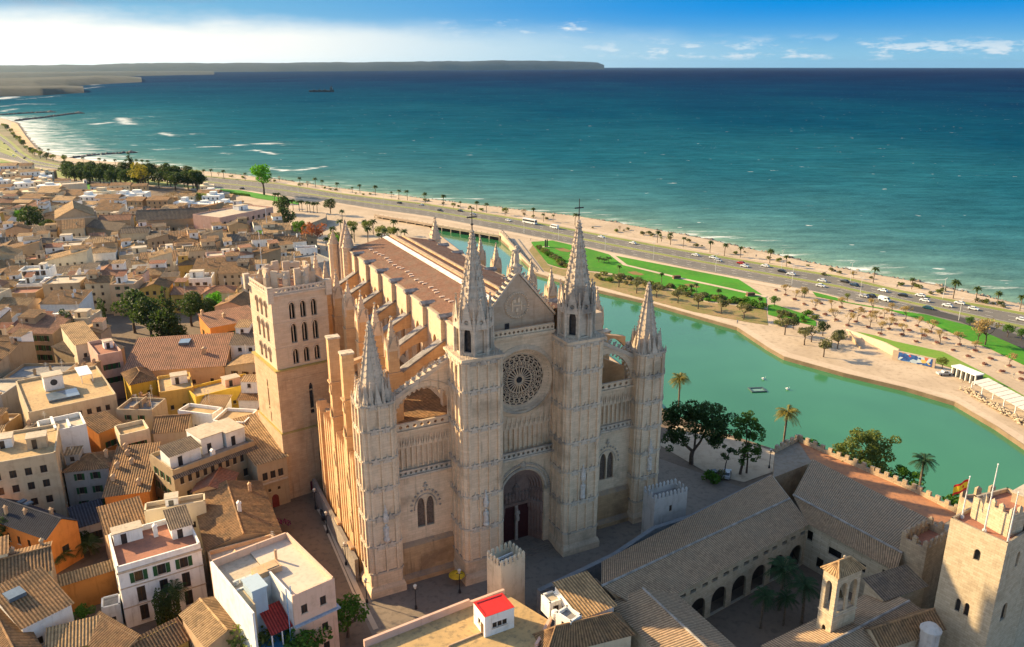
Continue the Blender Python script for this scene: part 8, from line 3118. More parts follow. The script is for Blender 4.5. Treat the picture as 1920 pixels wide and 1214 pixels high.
# trees of the old town
TT = [('conifer', *c2(965, 610), 5, 1.7, 'tallest dark conifer in the garden behind the long tile roof'), ('cypress', *c2(378, 640), 5, 1.2, 'dark cypress left of a pair beside grey-tiled wall'), ('cypress', *c2(412, 650), 5, 1.15, 'dark cypress right of a pair beside grey-tiled wall'),
  ('cypress', *c2(585, 560), 5, 1.15, 'single broad cypress left of the garden trees'), ('dark', *c2(760, 560), 4, 1.45, 'widest dark evergreen in the town garden'), ('dark', *c2(855, 600), 4, 1.4, 'dark evergreen between the widest evergreen and the conifer'),
  ('dark', *c2(1085, 520), 4, 1.2, 'dark evergreen right of the tallest conifer'), ('dark', *c2(925, 640), 3, 1.1, 'dark evergreen below the tallest conifer'), ('dark', *c2(1180, 520), 3, .9, 'low dark evergreen next to bright green trees'),
  ('bright', *c2(1235, 490), 3, 1.0, 'bright green tree behind the orange house, left one'), ('bright', *c2(1295, 510), 3, .9, 'bright green tree behind the orange house, right one'), ('green', *c2(295, 690), 3, .9, 'green round tree at the foot of the cypresses'),
  ('palm_short', *c2(995, 690), 3, 1.35, 'bright palm in front of the dark garden trees'), ('palm_short', *c2(625, 405), 0, .8, 'small palm on a terrace in mid-town'), ('palm_short', *c2(745, 115), -4, 1.15, 'bushy palm in front of the convent arcade'),
  ('conifer', *c2(925, 150), -4, .9, 'dark pointed conifer in front of the convent'), ('bright', *c2(800, 165), -4, .55, 'small bright bush in front of the convent'), ('olive', *c2(655, 160), -4, .8, 'pale olive tree left of the bushy palm'),
  ('dark', *c1(185, 1070), -5, 1.7, 'large dark tree left of the church'), ('dark', *c1(265, 1090), -5, 1.1, 'smaller dark tree against the church wall'), ('yellow', *c1(290, 1060), -5, .9, 'yellow-green tree beside the church front'), ('bright', *c1(115, 1010), -5, 1.1, 'bright green tree at left behind the white terraces'),
  ('yellow', *c1(795, 820), -8, 2.0, 'yellow-green tree standing out of the pine wood'), ('bright', *c1(1485, 850), -10, 2.3, 'big bright green tree beside the coast road'), ('bare', *c1(980, 935), -6, 1.9, 'wide leafless brown tree behind the convent roof, left one'),
  ('bare', *c1(1060, 930), -6, 1.9, 'wide leafless brown tree behind the convent roof, right one'), ('bare', *c1(830, 930), -6, 1.3, 'leafless tree at the left end of the convent roof'), ('olive', *c1(1130, 925), -6, 1.3, 'olive tree at the right end of the convent roof'),
  ('bright', *c1(1430, 1060), -4, .95, 'bright green tree below the pink palace'), ('bright', *c1(1480, 1130), -3, 1.0, 'bright green tree beside the tall white pole'), ('bright', *c1(1540, 1160), -3, 1.0, 'low bright green tree right of the tall white pole'),
  ('rust', *c1(1780, 1150), -10, 1.5, 'rust-red leaved tree behind the bell tower crown'), ('rust', *c1(1730, 1150), -10, .9, 'smaller rust-red tree left of the big rust-red one'), ('dark', *c1(1590, 985), -10, 1.4, 'dark tree between pink palace and palm grove'), ('dark', *c1(1620, 1070), -11, 1.5, 'dark tree in the sunken garden, left one'),
  ('green', *c1(1695, 1100), -11, 1.1, 'green tree in the sunken garden'), ('dark', *c1(1860, 960), -11, 1.0, 'dark round tree at the end of the palm grove'), ('bright', *c1(1885, 1180), -9, .9, 'bright green tree at the cathedral apse'),
  ('palm_short', *c3(335, 800), 0, 1.0, 'bright green palm in the walled garden beside the white shuttered house'), ('palm_short', *c3(480, 730), 0, 1.0, 'dark low palm in the walled garden'), ('dark', *c3(430, 720), 0, .6, 'dark shrub tree in the walled garden'),
  ('dark', *c3(60, 720), 0, 1.1, 'dark tree in the shaded garden at the left edge'), ('dark', *c3(140, 690), 0, .9, 'dark tree beside the slate-roofed house'), ('palm_dark', *c3(945, 1085), 0, .75, 'dark palm in front of the white shuttered house'),
  ('cypress', *c3(860, 1150), 0, .75, 'thin cypress below the white shuttered house, left'), ('cypress', *c3(885, 1150), 0, .7, 'thin cypress below the white shuttered house, middle'), ('cypress', *c3(935, 1140), 0, .75, 'thin cypress below the white shuttered house, right'),
  ('olive', 472, 1205, 6, 1.2, 'grey-green pine crown at the bottom edge, left of two'), ('green', 572, 1208, 6, 1.2, 'green pine crown at the bottom edge, right of two'), ('green', 652, 1195, 0, 1.0, 'dark green bush beside the corner building'),
  ('green', *c3(1300, 500), 0, .6, 'green ivy tree in the corner by the palace house'), ('green', *c3(450, 1100), 0, .5, 'green bush behind the garden shed')]
for key, x, y, z, s_, lab in TT:
 q = P(x, y, z)
 zz = gz(q.x, q.y) if z > -7 else z
 put(key, (q.x, q.y, zz if z > 0 else min(zz, z if z < 0 else zz)), tr.uniform(0, 6), s_ * (1.45 if key in ('dark', 'olive', 'green', 'yellow', 'bright', 'rust') and y < 790 else 1.1), lab)
mb = clump_crown([(0, 0, .8, 1.0, .7), (1.2, .2, .7, .8, .7), (2.2, 0, .6, .7, .7)], 260, .16, random.Random(5))
o = obj('bougainvillea', mb.mesh('bougainvillea', leafmat('magenta_flowers', (0.16, 0.015, 0.09), (0.24, 0.03, 0.14))))
o.location = P(*c3(1455, 575), 1)
tag(o, 'magenta bougainvillea at the corner of the street by the brown roofs', 'bougainvillea')
# pine wood
for i in range(72):
 x, y = tr.uniform(360, 1150), 0
 t_ = (x - 360) / 790
 y = 735 + t_ * 50 + tr.uniform(-22, 32)
 q = P(*c1(x, y + 20), -8)
 put(tr.choice(['dark', 'dark', 'conifer' if tr.random() < .15 else 'dark', 'olive' if tr.random() < .2 else 'dark']), (q.x, q.y, -9), tr.uniform(0, 6), tr.uniform(1.6, 2.2), 'dark tree of the wood beyond the town, %sfrom the left edge inward' % ordfirst(i), 'trees of the dark wood')
lst = sorted([o for o in bpy.data.objects if o.get('group') == 'trees of the dark wood'], key=lambda o: proj(o.location)[0])
for i, o in enumerate(lst):
 o['label'] = 'dark tree in the wood beyond the town roofs, %sfrom the left' % ordfirst(i)
# palms on the plaza behind the cathedral and in the grove
GR = [(1625, 945), (1650, 945), (1685, 950), (1700, 950), (1730, 955), (1765, 960), (1785, 960), (1600, 930), (1745, 958), (1545, 905), (1570, 905)]
for i, (x, y) in enumerate(sorted(GR)):
 put('palm', P(*c1(x, y), LOW_Z), i * 2.0, 1.15, 'palm of the grove beside the pink palace, %sfrom the left' % ordfirst(i), 'palms of the grove')
PZ = [(642, 415), (655, 470), (625, 455), (690, 455), (712, 462), (722, 458), (738, 440), (745, 452), (612, 470), (640, 440), (685, 435), (760, 460), (665, 455), (700, 440)]
for i, (x, y) in enumerate(sorted(PZ)):
 put('palm', P(x, y, LOW_Z), i * 1.7, 1.35 if i % 3 else 1.1, 'palm on the sandy plaza behind the cathedral, %sfrom the left' % ordfirst(i), 'palms behind the cathedral')
for i, (x, y) in enumerate(((628, 462), (660, 440), (690, 440), (716, 450), (735, 452))):
 put('olive', P(x, y, LOW_Z), i * 1.7, 1.25, 'olive-green tree among the plaza palms, %sfrom the left' % ordfirst(i), 'plaza trees')
for i in range(11):
 x = 505 + i * 13 / 2 * 1.0
 put('shrub', P(c1(1300 + i * 10, 0)[0], c1(0, 855 + i)[1], LOW_Z), i, 1.5, 'clipped green bush along the lawn by the coast road, %sfrom the left' % ordfirst(i), 'bushes by the coast road')

# ------------------------------------------------------------------ vehicles
PAINT = {'white': (0.72, 0.72, 0.70), 'dark': (0.02, 0.021, 0.025), 'blue': (0.01, 0.035, 0.07), 'red': (0.38, 0.02, 0.015), 'silver': (0.42, 0.42, 0.42), 'teal': (0.01, 0.07, 0.09)}
TYRE = plain('tyre_rubber', (0.02, 0.02, 0.02), .9)
LAMP = plain('headlight_glass', (0.7, 0.7, 0.65), .2, 0, .05, 1, .6)
CARP = {}


def car_proto(kind, col):
 k = (kind, col)
 if k in CARP:
  return CARP[k]
 pm = plain('car_paint_' + col, PAINT[col], .28, 0, .04, 1, .5)
 L, Wd = {'car': (4.3, 1.78), 'van': (5.2, 2.0), 'bus': (12.0, 2.5), 'minibus': (6.6, 2.1), 'pickup': (5.1, 1.85)}[kind]
 prof = {'car': [(-2.15, .35), (2.1, .35), (2.15, .7), (1.9, .86), (1.05, .98), (.45, 1.42), (-1.1, 1.46), (-1.75, 1.05), (-2.1, .95)],
   'van': [(-2.6, .4), (2.55, .4), (2.6, .9), (2.2, 1.15), (1.5, 1.95), (-2.5, 2.05), (-2.6, 1.6)],
   'minibus': [(-3.3, .4), (3.25, .4), (3.3, 1.0), (2.9, 1.5), (2.5, 2.5), (-3.2, 2.6), (-3.3, 2.0)],
   'bus': [(-6, .4), (5.95, .4), (6, 1.2), (5.8, 3.1), (-5.9, 3.2), (-6, 2.5)],
   'pickup': [(-2.5, .45), (2.5, .45), (2.55, .85), (2.2, 1.0), (1.2, 1.08), (.7, 1.6), (-.5, 1.62), (-.75, 1.05), (-2.5, 1.05)]}[kind]
 root = thing({'car': 'parked_car' if False else 'car', 'van': 'van', 'bus': 'bus', 'minibus': 'minibus', 'pickup': 'pickup_truck'}[kind], '', {'minibus': 'minibus', 'pickup': 'pickup'}.get(kind, kind))
 hw = Wd / 2
 mb = MB()
 n = len(prof)
 # body narrows towards the roof
 zmax = max(p[1] for p in prof)
 vs = []
 for sg in (-1, 1):
  for x, z in prof:
   w = hw * (1 - .16 * max(0, (z - .9) / (zmax - .9 + .01))) if kind in ('car', 'pickup') else hw * (1 - .05 * z / zmax)
   vs.append((x, sg * w, z))
 mb.add(vs, [tuple(range(n)), tuple(range(2 * n - 1, n - 1, -1))] + [(i, n + i, n + (i + 1) % n, (i + 1) % n) for i in range(n)])
 part('body', mb, pm, root)
 mb = MB()
 gm = plain('car_glass', (0.02, 0.025, 0.03), .1, 0, .1, 1, .6)
 if kind == 'car':
  for sg in (-1, 1):
   mb.add([(.95, sg * hw * .985, .98), (.42, sg * hw * .875, 1.36), (-1.05, sg * hw * .87, 1.38), (-1.6, sg * hw * .975, 1.04)], [(0, 1, 2, 3)])
  mb.add([(1.0, -hw * .88, 1.03), (1.0, hw * .88, 1.03), (.5, hw * .8, 1.40), (.5, -hw * .8, 1.40)], [(0, 1, 2, 3)])
  mb.add([(-1.74, -hw * .85, 1.09), (-1.74, hw * .85, 1.09), (-1.16, hw * .78, 1.45), (-1.16, -hw * .78, 1.45)], [(0, 1, 2, 3)])
 elif kind == 'pickup':
  for sg in (-1, 1):
   mb.add([(1.1, sg * hw * .985, 1.1), (.68, sg * hw * .87, 1.52), (-.45, sg * hw * .87, 1.54), (-.65, sg * hw * .98, 1.1)], [(0, 1, 2, 3)])
  mb.add([(1.22, -hw * .88, 1.13), (1.22, hw * .88, 1.13), (.74, hw * .8, 1.58), (.74, -hw * .8, 1.58)], [(0, 1, 2, 3)])
 else:
  z0, z1 = {'van': (1.2, 1.8), 'minibus': (1.5, 2.25), 'bus': (1.5, 2.7)}[kind]
  x0, x1 = {'van': (.4, 1.5), 'minibus': (-3.0, 2.4), 'bus': (-5.7, 5.6)}[kind]
  for sg in (-1, 1):
   mb.add([(x0, sg * hw * .99, z0), (x1, sg * hw * .99, z0), (x1, sg * hw * .965, z1), (x0, sg * hw * .965, z1)], [(0, 1, 2, 3)])
  fx = {'van': [(2.28, 1.18), (1.6, 1.92)], 'minibus': [(2.97, 1.52), (2.58, 2.4)], 'bus': [(6.01, 1.4), (5.86, 2.9)]}[kind]
  mb.add([(fx[0][0], -hw * .85, fx[0][1]), (fx[0][0], hw * .85, fx[0][1]), (fx[1][0], hw * .8, fx[1][1]), (fx[1][0], -hw * .8, fx[1][1])], [(0, 1, 2, 3)])
 part('windows', mb, gm, root)
 wx = {'car': 1.3, 'van': 1.6, 'minibus': 2.1, 'bus': 3.8, 'pickup': 1.55}[kind]
 for x in (-wx, wx):
  for sg in (-1, 1):
   mb = MB()
   r_ = .33 if kind in ('car', 'pickup') else .42
   vs = []
   for yy in (-.1, .1):
    for q in range(12):
     a = 2 * PI * q / 12
     vs.append((x + r_ * math.cos(a), sg * (hw - .06) + yy, r_ + r_ * math.sin(a)))
   mb.add(vs, [tuple(range(12)), tuple(range(23, 11, -1))] + [(i, 12 + i, 12 + (i + 1) % 12, (i + 1) % 12) for i in range(12)])
   part('wheel', mb, TYRE, root)
 for sg in (-1, 1):
  mb = MB()
  xf = max(p[0] for p in prof)
  mb.box(xf - .12, xf + .02, sg * hw * .75 - .2, sg * hw * .75 + .2, .62, .8)
  part('headlight', mb, LAMP, root)
 CARP[k] = [root, False]
 return CARP[k]


def road_dir(x, y):
 best = None
 for i in range(len(ROAD_TOP) - 1):
  if ROAD_TOP[i][0] <= x <= ROAD_TOP[i + 1][0]:
   a, b = P(*ROAD_TOP[i], LOW_Z), P(*ROAD_TOP[i + 1], LOW_Z)
   return math.atan2(b.y - a.y, b.x - a.x)
 return -.3


CARS = [('white', 'car', *q1(670, 264)), ('white', 'car', *q1(905, 310)), ('white', 'car', *q1(1375, 400)), ('white', 'car', *q1(1508, 420)), ('silver', 'car', *q1(1545, 442)), ('red', 'car', *q1(1715, 460)), ('white', 'car', *q1(1745, 483)), ('white', 'car', *q1(1898, 482)),
  ('white', 'bus', *q1(133, 158)), ('white', 'minibus', *q1(318, 195)), ('dark', 'car', *qd(88, 238)), ('white', 'car', *qd(145, 256)), ('white', 'car', *qd(340, 298)), ('white', 'car', *qd(332, 330)), ('dark', 'car', *qd(484, 303)), ('blue', 'car', *qd(545, 325)),
  ('white', 'car', *qd(725, 360)), ('dark', 'car', *qd(850, 390)), ('white', 'car', *qd(962, 392)), ('white', 'car', *qd(990, 424)), ('silver', 'car', *qd(605, 396)), ('dark', 'car', *qd(650, 394)), ('white', 'van', *qd(735, 420)), ('teal', 'car', *qd(1013, 472)),
  ('white', 'car', *qd(1133, 456)), ('white', 'car', *qd(1210, 440)), ('white', 'car', *qd(1298, 476)), ('white', 'car', *qd(1605, 545)), ('dark', 'car', 454, 355), ('dark', 'car', 749, 382), ('silver', 'car', 790, 386), ('dark', 'car', 825, 396), ('dark', 'car', 863, 397), ('silver', 'car', 887, 403),
  ('white', 'car', 953, 415), ('dark', 'car', 45, 298), ('silver', 'car', 30, 285), ('dark', 'car', 15, 281), ('white', 'car', 25, 293), ('dark', 'car', 8, 270)]
CN = {}
for col, kind, x, y in sorted(CARS, key=lambda q: -q[2]):
 pr = car_proto(kind, col)
 p = P(x, y, LOW_Z + .1)
 rz = road_dir(x, y) + (PI if tr.random() < .5 else 0)
 CN[(col, kind)] = CN.get((col, kind), -1) + 1
 i = CN[(col, kind)]
 lab = '%s %s driving on the coast road, %s' % (col, kind, 'only one of its kind' if sum(1 for q in CARS if q[:2] == (col, kind)) == 1 else '%samong its colour from the right' % ordfirst(i))
 if not pr[1]:
  pr[1] = True
  r = pr[0]; r.location = p; r.rotation_euler = (0, 0, rz); r['label'] = lab
  r['group'] = 'cars on the coast road'
 else:
  dup(pr[0], p, rz, lab, 'cars on the coast road')
for col, kind, x, y, z, rz, lab in (('silver', 'pickup', *qd(1112, 888), LOW_Z, .1, 'silver pickup parked on the quay below the mural wall'), ('dark', 'car', 1340, 893, .1, .3, 'dark car parked in the shade under the largest pine'), ('silver', 'car', 1362, 893, .1, 1.2, 'silver car parked beside the boundary wall near the thin pine'),
         ('dark', 'car', 610, 968, .1, 1.9, 'dark car parked in the shaded street beside the cathedral flank')):
 pr = car_proto(kind, col)
 if not pr[1]:
  pr[1] = True
  r = pr[0]; r.location = P(x, y, z); r.rotation_euler = (0, 0, rz); r['label'] = lab
 else:
  r = dup(pr[0], P(x, y, z), rz, lab)
  if 'group' in r:
   del r['group']

# ------------------------------------------------------------------ lamps, poles, small structures
t = thing('street_lamp', '', 'street lamp')
mb = MB(); mb.tube([(0, 0, 0), (0, 0, 10)], [.13, .07], 6); mb.tube([(-1.4, 0, 10.1), (0, 0, 9.9), (1.4, 0, 10.1)], .06, 5)
part('pole', mb, POLE, t)
for sg in (-1, 1):
 mb = MB(); mb.box(sg * 1.4 - .4, sg * 1.4 + .4, -.15, .15, 10.05, 10.22); part('lamp_head', mb, ACM, t)
PROTO['lamp'] = [t, False]
LP = [qd(150, 318), qd(520, 296), qd(580, 398), qd(1105, 408), qd(1205, 545), q1(90, 232), q1(348, 280), q1(698, 362), q1(1060, 428), q1(1525, 522), (1090, 440), qd(85, 212), (560, 362), (640, 372), (720, 388)]
for i, (x, y) in enumerate(sorted(LP)):
 put('lamp', P(x, y, LOW_Z), road_dir(x, y) + PI / 2, .95, 'tall pale double-armed street lamp on the coast road, %sfrom the left' % ordfirst(i), 'street lamps on the coast road')
t = thing('street_lantern', '', 'street lantern')
mb = MB(); mb.lathe((0, 0, 0), [(.22, 0), (.2, .5), (.08, .7), (.06, 3.6)], 8); mb.box(-.5, .5, -.03, .03, 3.5, 3.56)
part('post', mb, IRON, t)
mb = MB(); mb.frus((0, 0), .16, .28, 3.6, 4.15, 6); mb.frus((0, 0), .3, .05, 4.16, 4.4, 6)
part('lantern', mb, plain('frosted_lantern_glass', (0.55, 0.52, 0.46), .3), t)
PROTO['lantern'] = [t, False]
for x, y, lab in ((862, 1112, 'black lantern post with yellow parasol beside it in the forecourt'), (780, 1142, 'black lantern post in the middle of the forecourt'), (688, 1130, 'black lantern post at the kerb by the cathedral corner'), (649, 1060, 'black lantern post in the shaded street, nearest to the corner'),
     (614, 1000, 'black lantern post halfway up the shaded street'), (592, 955, 'black lantern post at the far end of the shaded street'), (1442, 878, 'black lantern post on the terrace by the pines'), (533, 938, 'small lantern post before the arched red door')):
 put('lantern', P(x, y, .05), 0, 1.15, lab)
t = thing('disc', 'round yellow parasol standing against the cathedral base', 'disc', P(857, 1097, .05))  # shape chosen for an unidentified round yellow mark by the lantern
mb = MB(); mb.lathe((0, 0, 2.1), [(1.5, 0), (1.45, .1), (.8, .55), (.06, .8)], 14); part('canopy', mb, plain('dark_yellow', (0.52, 0.34, 0.02), .8), t)
mb = MB(); mb.tube([(0, 0, 0), (0, 0, 2.9)], .04, 6); part('pole', mb, IRON, t)
# traffic bollards and bench on the forecourt
t = thing('bench', 'pale stone bench block at the kerb beside the left corner tower', 'bench', P(681, 1083, .05), R(20))
mb = MB(); mb.box(-1.1, 1.1, -.35, .35, .35, .5); part('seat', mb, plain('tan_wood', (0.42, 0.27, 0.13), .7), t)
for sg in (-1, 1):
 mb = MB(); mb.box(sg * .8 - .12, sg * .8 + .12, -.3, .3, 0, .349); part('leg', mb, PALE, t)
bp = [P(*c1(x, y), -7.5) for x, y in ((1640, 958), (1835, 962), (1832, 985), (1700, 1035), (1540, 1022))]
t = thing('bastion', 'old stone bastion with a sandy top beside the palm grove', 'bastion', (bp[0].x, bp[0].y, LOW_Z))
mb = MB()
n = len(bp)
mb.add([(p.x - bp[0].x, p.y - bp[0].y, 4.5) for p in bp] + [((p.x - bp[0].x) * 1.02, (p.y - bp[0].y) * 1.02, -.5) for p in bp], [tuple(range(n))] + [(k, n + k, n + (k + 1) % n, (k + 1) % n) for k in range(n)])
part('wall', mb, RAMP, t)
mb = MB(); mb.add([(p.x - bp[0].x, p.y - bp[0].y, 4.54) for p in bp], [tuple(range(n))]); part('top', mb, SAND, t)
# tall bare pole in the town
t = thing('mast', 'very tall bare white mast rising among the roofs behind the bell tower', 'mast', P(505, 470, -6))
mb = MB(); mb.tube([(0, 0, 0), (0, 0, 24)], [.22, .1], 6); part('pole', mb, POLE, t)
mb = MB(); mb.frus((0, 0), .6, .6, 0, .4, 8); part('base', mb, PALE, t)

# overpass wall at the head of the lake
a, b = P(702, 409, LOW_Z), P(936, 449, LOW_Z)
L = (b - a).length
rz = math.atan2(b.y - a.y, b.x - a.x)
t = thing('overpass', 'low concrete overpass with pillars at the head of the lake', 'bridge', (a.x, a.y, LOW_Z - 1.5), rz)
mb = MB(); mb.box(0, L, .0, 5, 2.6, 3.5); mb.box(0, L, -.25, .15, 3.501, 4.3); part('deck', mb, PALE, t)
mb = MB(); mb.box(0, L, 2.5, 2.8, 0, 2.6); part('back_wall', mb, plain('underpass_shade', (0.07, 0.06, 0.05), .9), t)  # near-black wall colour holds the shade under the deck
for k in range(15):
 mb = MB(); mb.box(L * k / 14 - .25, L * k / 14 + .25, -.1, .5, 0, 2.599); part('pillar', mb, PALE, t)
for k in range(1, 24):
 mb = MB(); mb.box(L * k / 24 - .2, L * k / 24 + .2, -.28, .18, 4.3, 4.7); part('parapet_post', mb, PALE, t)
a, b = P(936, 446, LOW_Z), P(1004, 510, LOW_Z)
L = (b - a).length
rz = math.atan2(b.y - a.y, b.x - a.x)
t = thing('quay_wall', 'pale stone quay wall with a dark railing slanting down to the lake', 'wall', (a.x, a.y, LOW_Z - 1.5), rz)
mb = MB(); mb.prism([(0, 0), (L, 0), (L, 1.8), (0, 5.5)], fxz(0), 0, 1.2); part('wall', mb, SAND, t)
mb = MB()
for k in range(20):
 mb.box(L * k / 20, L * k / 20 + .15, 1.6, 1.75, 0, 5.5 - 3.7 * k / 20 + 1)
mb.prism([(0, 6.3), (L, 2.6), (L, 2.9), (0, 6.6)], fxz(1.6), 0, .2)
part('railing', mb, IRON, t)

# mural wall and pergola on the quay
a, b = P(1683, 676, LOW_Z), P(1746, 690, LOW_Z)
L = (b - a).length; rz = math.atan2(b.y - a.y, b.x - a.x)
t = thing('mural_wall', 'quay wall faced with a dark blue ceramic mural of coloured blots', 'wall', (a.x, a.y, LOW_Z), rz)
mb = MB(); mb.box(-2, L + 1, .05, .8, 0, 3.5); part('wall', mb, SAND, t)
m, g, b_ = newmat('mural_tiles')
co = objco(g)
vo = g.n('ShaderNodeTexVoronoi'); vo.inputs['Scale'].default_value = .75; g.link(co, vo.inputs['Vector'])
sc_ = g.n('ShaderNodeSeparateColor'); g.link(vo.outputs['Color'], sc_.inputs[0])
col = g.mix(g.ss(g.noise(co, .9, 4), .35, .7), (0.01, 0.05, 0.22), (0.03, 0.13, 0.36))
col = g.mix(g.ss(sc_.outputs[0], .86, .88), col, (0.5, 0.07, 0.05)); col = g.mix(g.ss(sc_.outputs[1], .86, .88), col, (0.6, 0.42, 0.12)); col = g.mix(g.ss(sc_.outputs[2], .80, .82), col, (0.45, 0.55, 0.6))
g.link(col, b_.inputs['Base Color'])
mb = MB(); mb.box(0, L, -.02, .045, .25, 3.2); part('mural', mb, m, t)
t = thing('sunken_wall', 'long sloping retaining wall beside the park stairs', 'wall', P(1586, 619, LOW_Z))
a, b = P(1586, 619, LOW_Z), P(1682, 672, LOW_Z)
d = b - a; L = d.length; rz = math.atan2(d.y, d.x)
t.rotation_euler = (0, 0, rz)
mb = MB(); mb.prism([(0, 0), (L, 0), (L, 3.4), (L * .75, 3.2), (0, .4)], fxz(0), 0, .7); part('wall', mb, PALE, t)
t2 = thing('stair_wall', 'dark low stair wall on the lake promenade, left of the retaining wall', 'wall', P(1590, 632, LOW_Z), rz - .25)
mb = MB(); mb.prism([(0, 0), (14, 0), (14, .6), (0, 2.4)], fxz(0), 0, .6); part('wall', mb, RAMP, t2)
a, b = P(1822, 716, LOW_Z + 3), P(1930, 776, LOW_Z + 3)
d = b - a; L = d.length * 1.2; rz = math.atan2(d.y, d.x)
t = thing('pergola', 'white slatted canopy over a rough stone wall on the quay', 'pergola', (a.x, a.y, LOW_Z), rz)
for k in range(12):
 mb = MB(); x0 = L * k / 12
 mb.prism([(0, 3.0), (5.6, 4.0), (5.6, 4.12), (0, 3.12)], lambda u, v, w: (w, u, v), x0 + .12, x0 + L / 12 - .12)
 part('canopy_slat', mb, plain('dull_white_slat', (0.50, 0.47, 0.43), .7, 0, .1), t)
for k in range(7):
 mb = MB(); mb.box(L * k / 6.2, L * k / 6.2 + .25, .1, .35, 0, 2.99); part('post', mb, WHITE, t)
mb = MB()
for k in range(260):
 mb.blob((tr.uniform(-1, L), tr.uniform(-3.2, -.4), tr.uniform(0, 1.1)), tr.uniform(.3, .65), (1.2, 1, .8))
part('stone_wall', mb, ground_mat('rough_stones', (0.55, 0.44, 0.30), (0.38, 0.29, 0.19), (0.22, 0.17, 0.12), .6, 2.0), t)
a, b = P(1783, 704, LOW_Z), P(1826, 722, LOW_Z)
d = b - a; L = d.length; rz = math.atan2(d.y, d.x)
t = thing('kiosk', 'low kiosk with white columns between mural wall and pergola', 'kiosk', (a.x, a.y, LOW_Z), rz)
mb = MB(); mb.box(0, L, .8, 3.5, 0, 3.2); part('wall', mb, plain('dark_kiosk', (0.08, 0.08, 0.075), .7), t)
mb = MB(); mb.box(-.3, L + .3, -.3, 3.6, 3.201, 3.6); part('roof', mb, WHITE, t)
for k in range(6):
 mb = MB(); mb.box(L * k / 5 - .15, L * k / 5 + .15, 0, .3, 0, 3.2); part('column', mb, WHITE, t)
for k, (x, y, lab) in enumerate(((q1(258, 335)[0], q1(258, 335)[1], 'dark upright slab sculpture on the lawn near its pointed end'), (q1(1240, 572)[0], q1(1240, 572)[1], 'rust-brown block beside the lawn path, left one'), (q1(1795, 702)[0], q1(1795, 702)[1], 'rust-brown block beside the lawn path, right one'))):
 t = thing('sculpture', lab, 'sculpture', P(x, y, LOW_Z + .15), .3)
 mb = MB()
 if k == 0:
  mb.prism([(-.9, 0), (-.2, 0), (-.3, 4.4), (-.8, 4.6)], fxz(0), 0, .8); mb.prism([(.2, 0), (.9, 0), (.8, 4.6), (.3, 4.4)], fxz(0), 0, .8)
 else:
  mb.prism([(-2, 0), (2, 0), (1.9, 1.4), (-1.9, 1.5)], fxz(0), 0, 1.6)
 part('block', mb, plain('rust_block', (0.14, 0.07, 0.045), .8) if k else IRON, t)
 mb = MB(); mb.box(-2.1, 2.1, -.2, 1.8, 0, .1); part('plinth', mb, PALE, t)
# floating frame and two spray jets on the lake
q = P(1420, 732, LOW_Z - 1.2)
t = thing('floating_frame', 'dark rectangular floating frame on the lake', 'float', q, .1)
mb = MB()
for x0, x1, y0, y1 in ((-2.6, 2.6, -1.9, -1.3), (-2.6, 2.6, 1.3, 1.9), (-2.6, -2.0, -1.3, 1.3), (2.0, 2.6, -1.3, 1.3)):
 mb.box(x0, x1, y0, y1, -.1, .35)
part('frame', mb, plain('dark_float', (0.05, 0.09, 0.09), .6), t)
mb = MB(); mb.box(-1.99, 1.99, -1.29, 1.29, .0, .06); part('net', mb, plain('grey_net', (0.15, 0.27, 0.24), .7), t)
for x, y, lab in ((1432, 712, 'small white swan group floating beyond the dark frame'), (1477, 731, 'white swan floating right of the dark frame')):
 q = P(x, y, LOW_Z - 1.2)
 mb = MB()
 for k in range(1):
  mb.lathe((0, 0, -.05), [(.15, 0), (.45, .12), (.5, .35), (.2, .6)], 8)
  mb.tube([(.35, 0, .4), (.6, 0, .8), (.5, 0, 1.1), (.75, 0, 1.15)], [.1, .07, .08, .04], 6)
  mb.prism([(-.9, .55), (-.3, .3), (.2, .35), (0, .75)], fxz(-.3), 0, .6)
 o = obj('swan', mb.mesh('swan', WHITE)); o.location = q; o.scale = (.9,) * 3
 tag(o, lab, 'swan', 'swans on the lake')
q = P(861, 431, LOW_Z - 1.2)
t = thing('rowing_boat', 'small white boat moored at the overpass', 'boat', q, -.3)
mb = MB(); mb.add([(-2.2, -.7, .6), (1.4, -.7, .6), (2.6, 0, .8), (1.4, .7, .6), (-2.2, .7, .6), (-1.9, -.4, -.1), (1.2, -.4, -.1), (2.0, 0, 0), (1.2, .4, -.1), (-1.9, .4, -.1)],
     [(0, 1, 6, 5), (1, 2, 7, 6), (2, 3, 8, 7), (3, 4, 9, 8), (4, 0, 5, 9), (5, 6, 7, 8, 9)]); part('hull', mb, WHITE, t)
for x in (-1.2, .3):
 mb = MB(); mb.box(x - .15, x + .15, -.62, .62, .4, .46); part('seat', mb, FRAMES['brown'], t)

# tanker on the bay
q = P(603, 173, SEA_Z)
t = thing('tanker_ship', 'dark tanker with its bridge aft lying far out on the bay', 'ship', q, R(3))
sh_m = plain('ship_hull_paint', (0.035, 0.05, 0.06), .6)
mb = MB()
hl = [(-52, -7), (40, -8), (53, 0), (40, 8), (-52, 7)]
mb.add([(x, y, 7.5 + (1.5 if x > 50 else 0)) for x, y in hl] + [(x * .96, y * .8, -2) for x, y in hl], [(0, 1, 2, 3, 4)] + [(k, 5 + k, 5 + (k + 1) % 5, (k + 1) % 5) for k in range(5)])
part('hull', mb, sh_m, t)
mb = MB(); mb.box(36, 46, -7, 7, 7.5, 17); mb.box(37, 44, -8, 8, 17, 20); part('bridge', mb, plain('ship_grey', (0.09, 0.11, 0.12), .6), t)
mb = MB(); mb.lathe((42, 0, 20), [(1.6, 0), (1.4, 5)], 8); part('funnel', mb, sh_m, t)
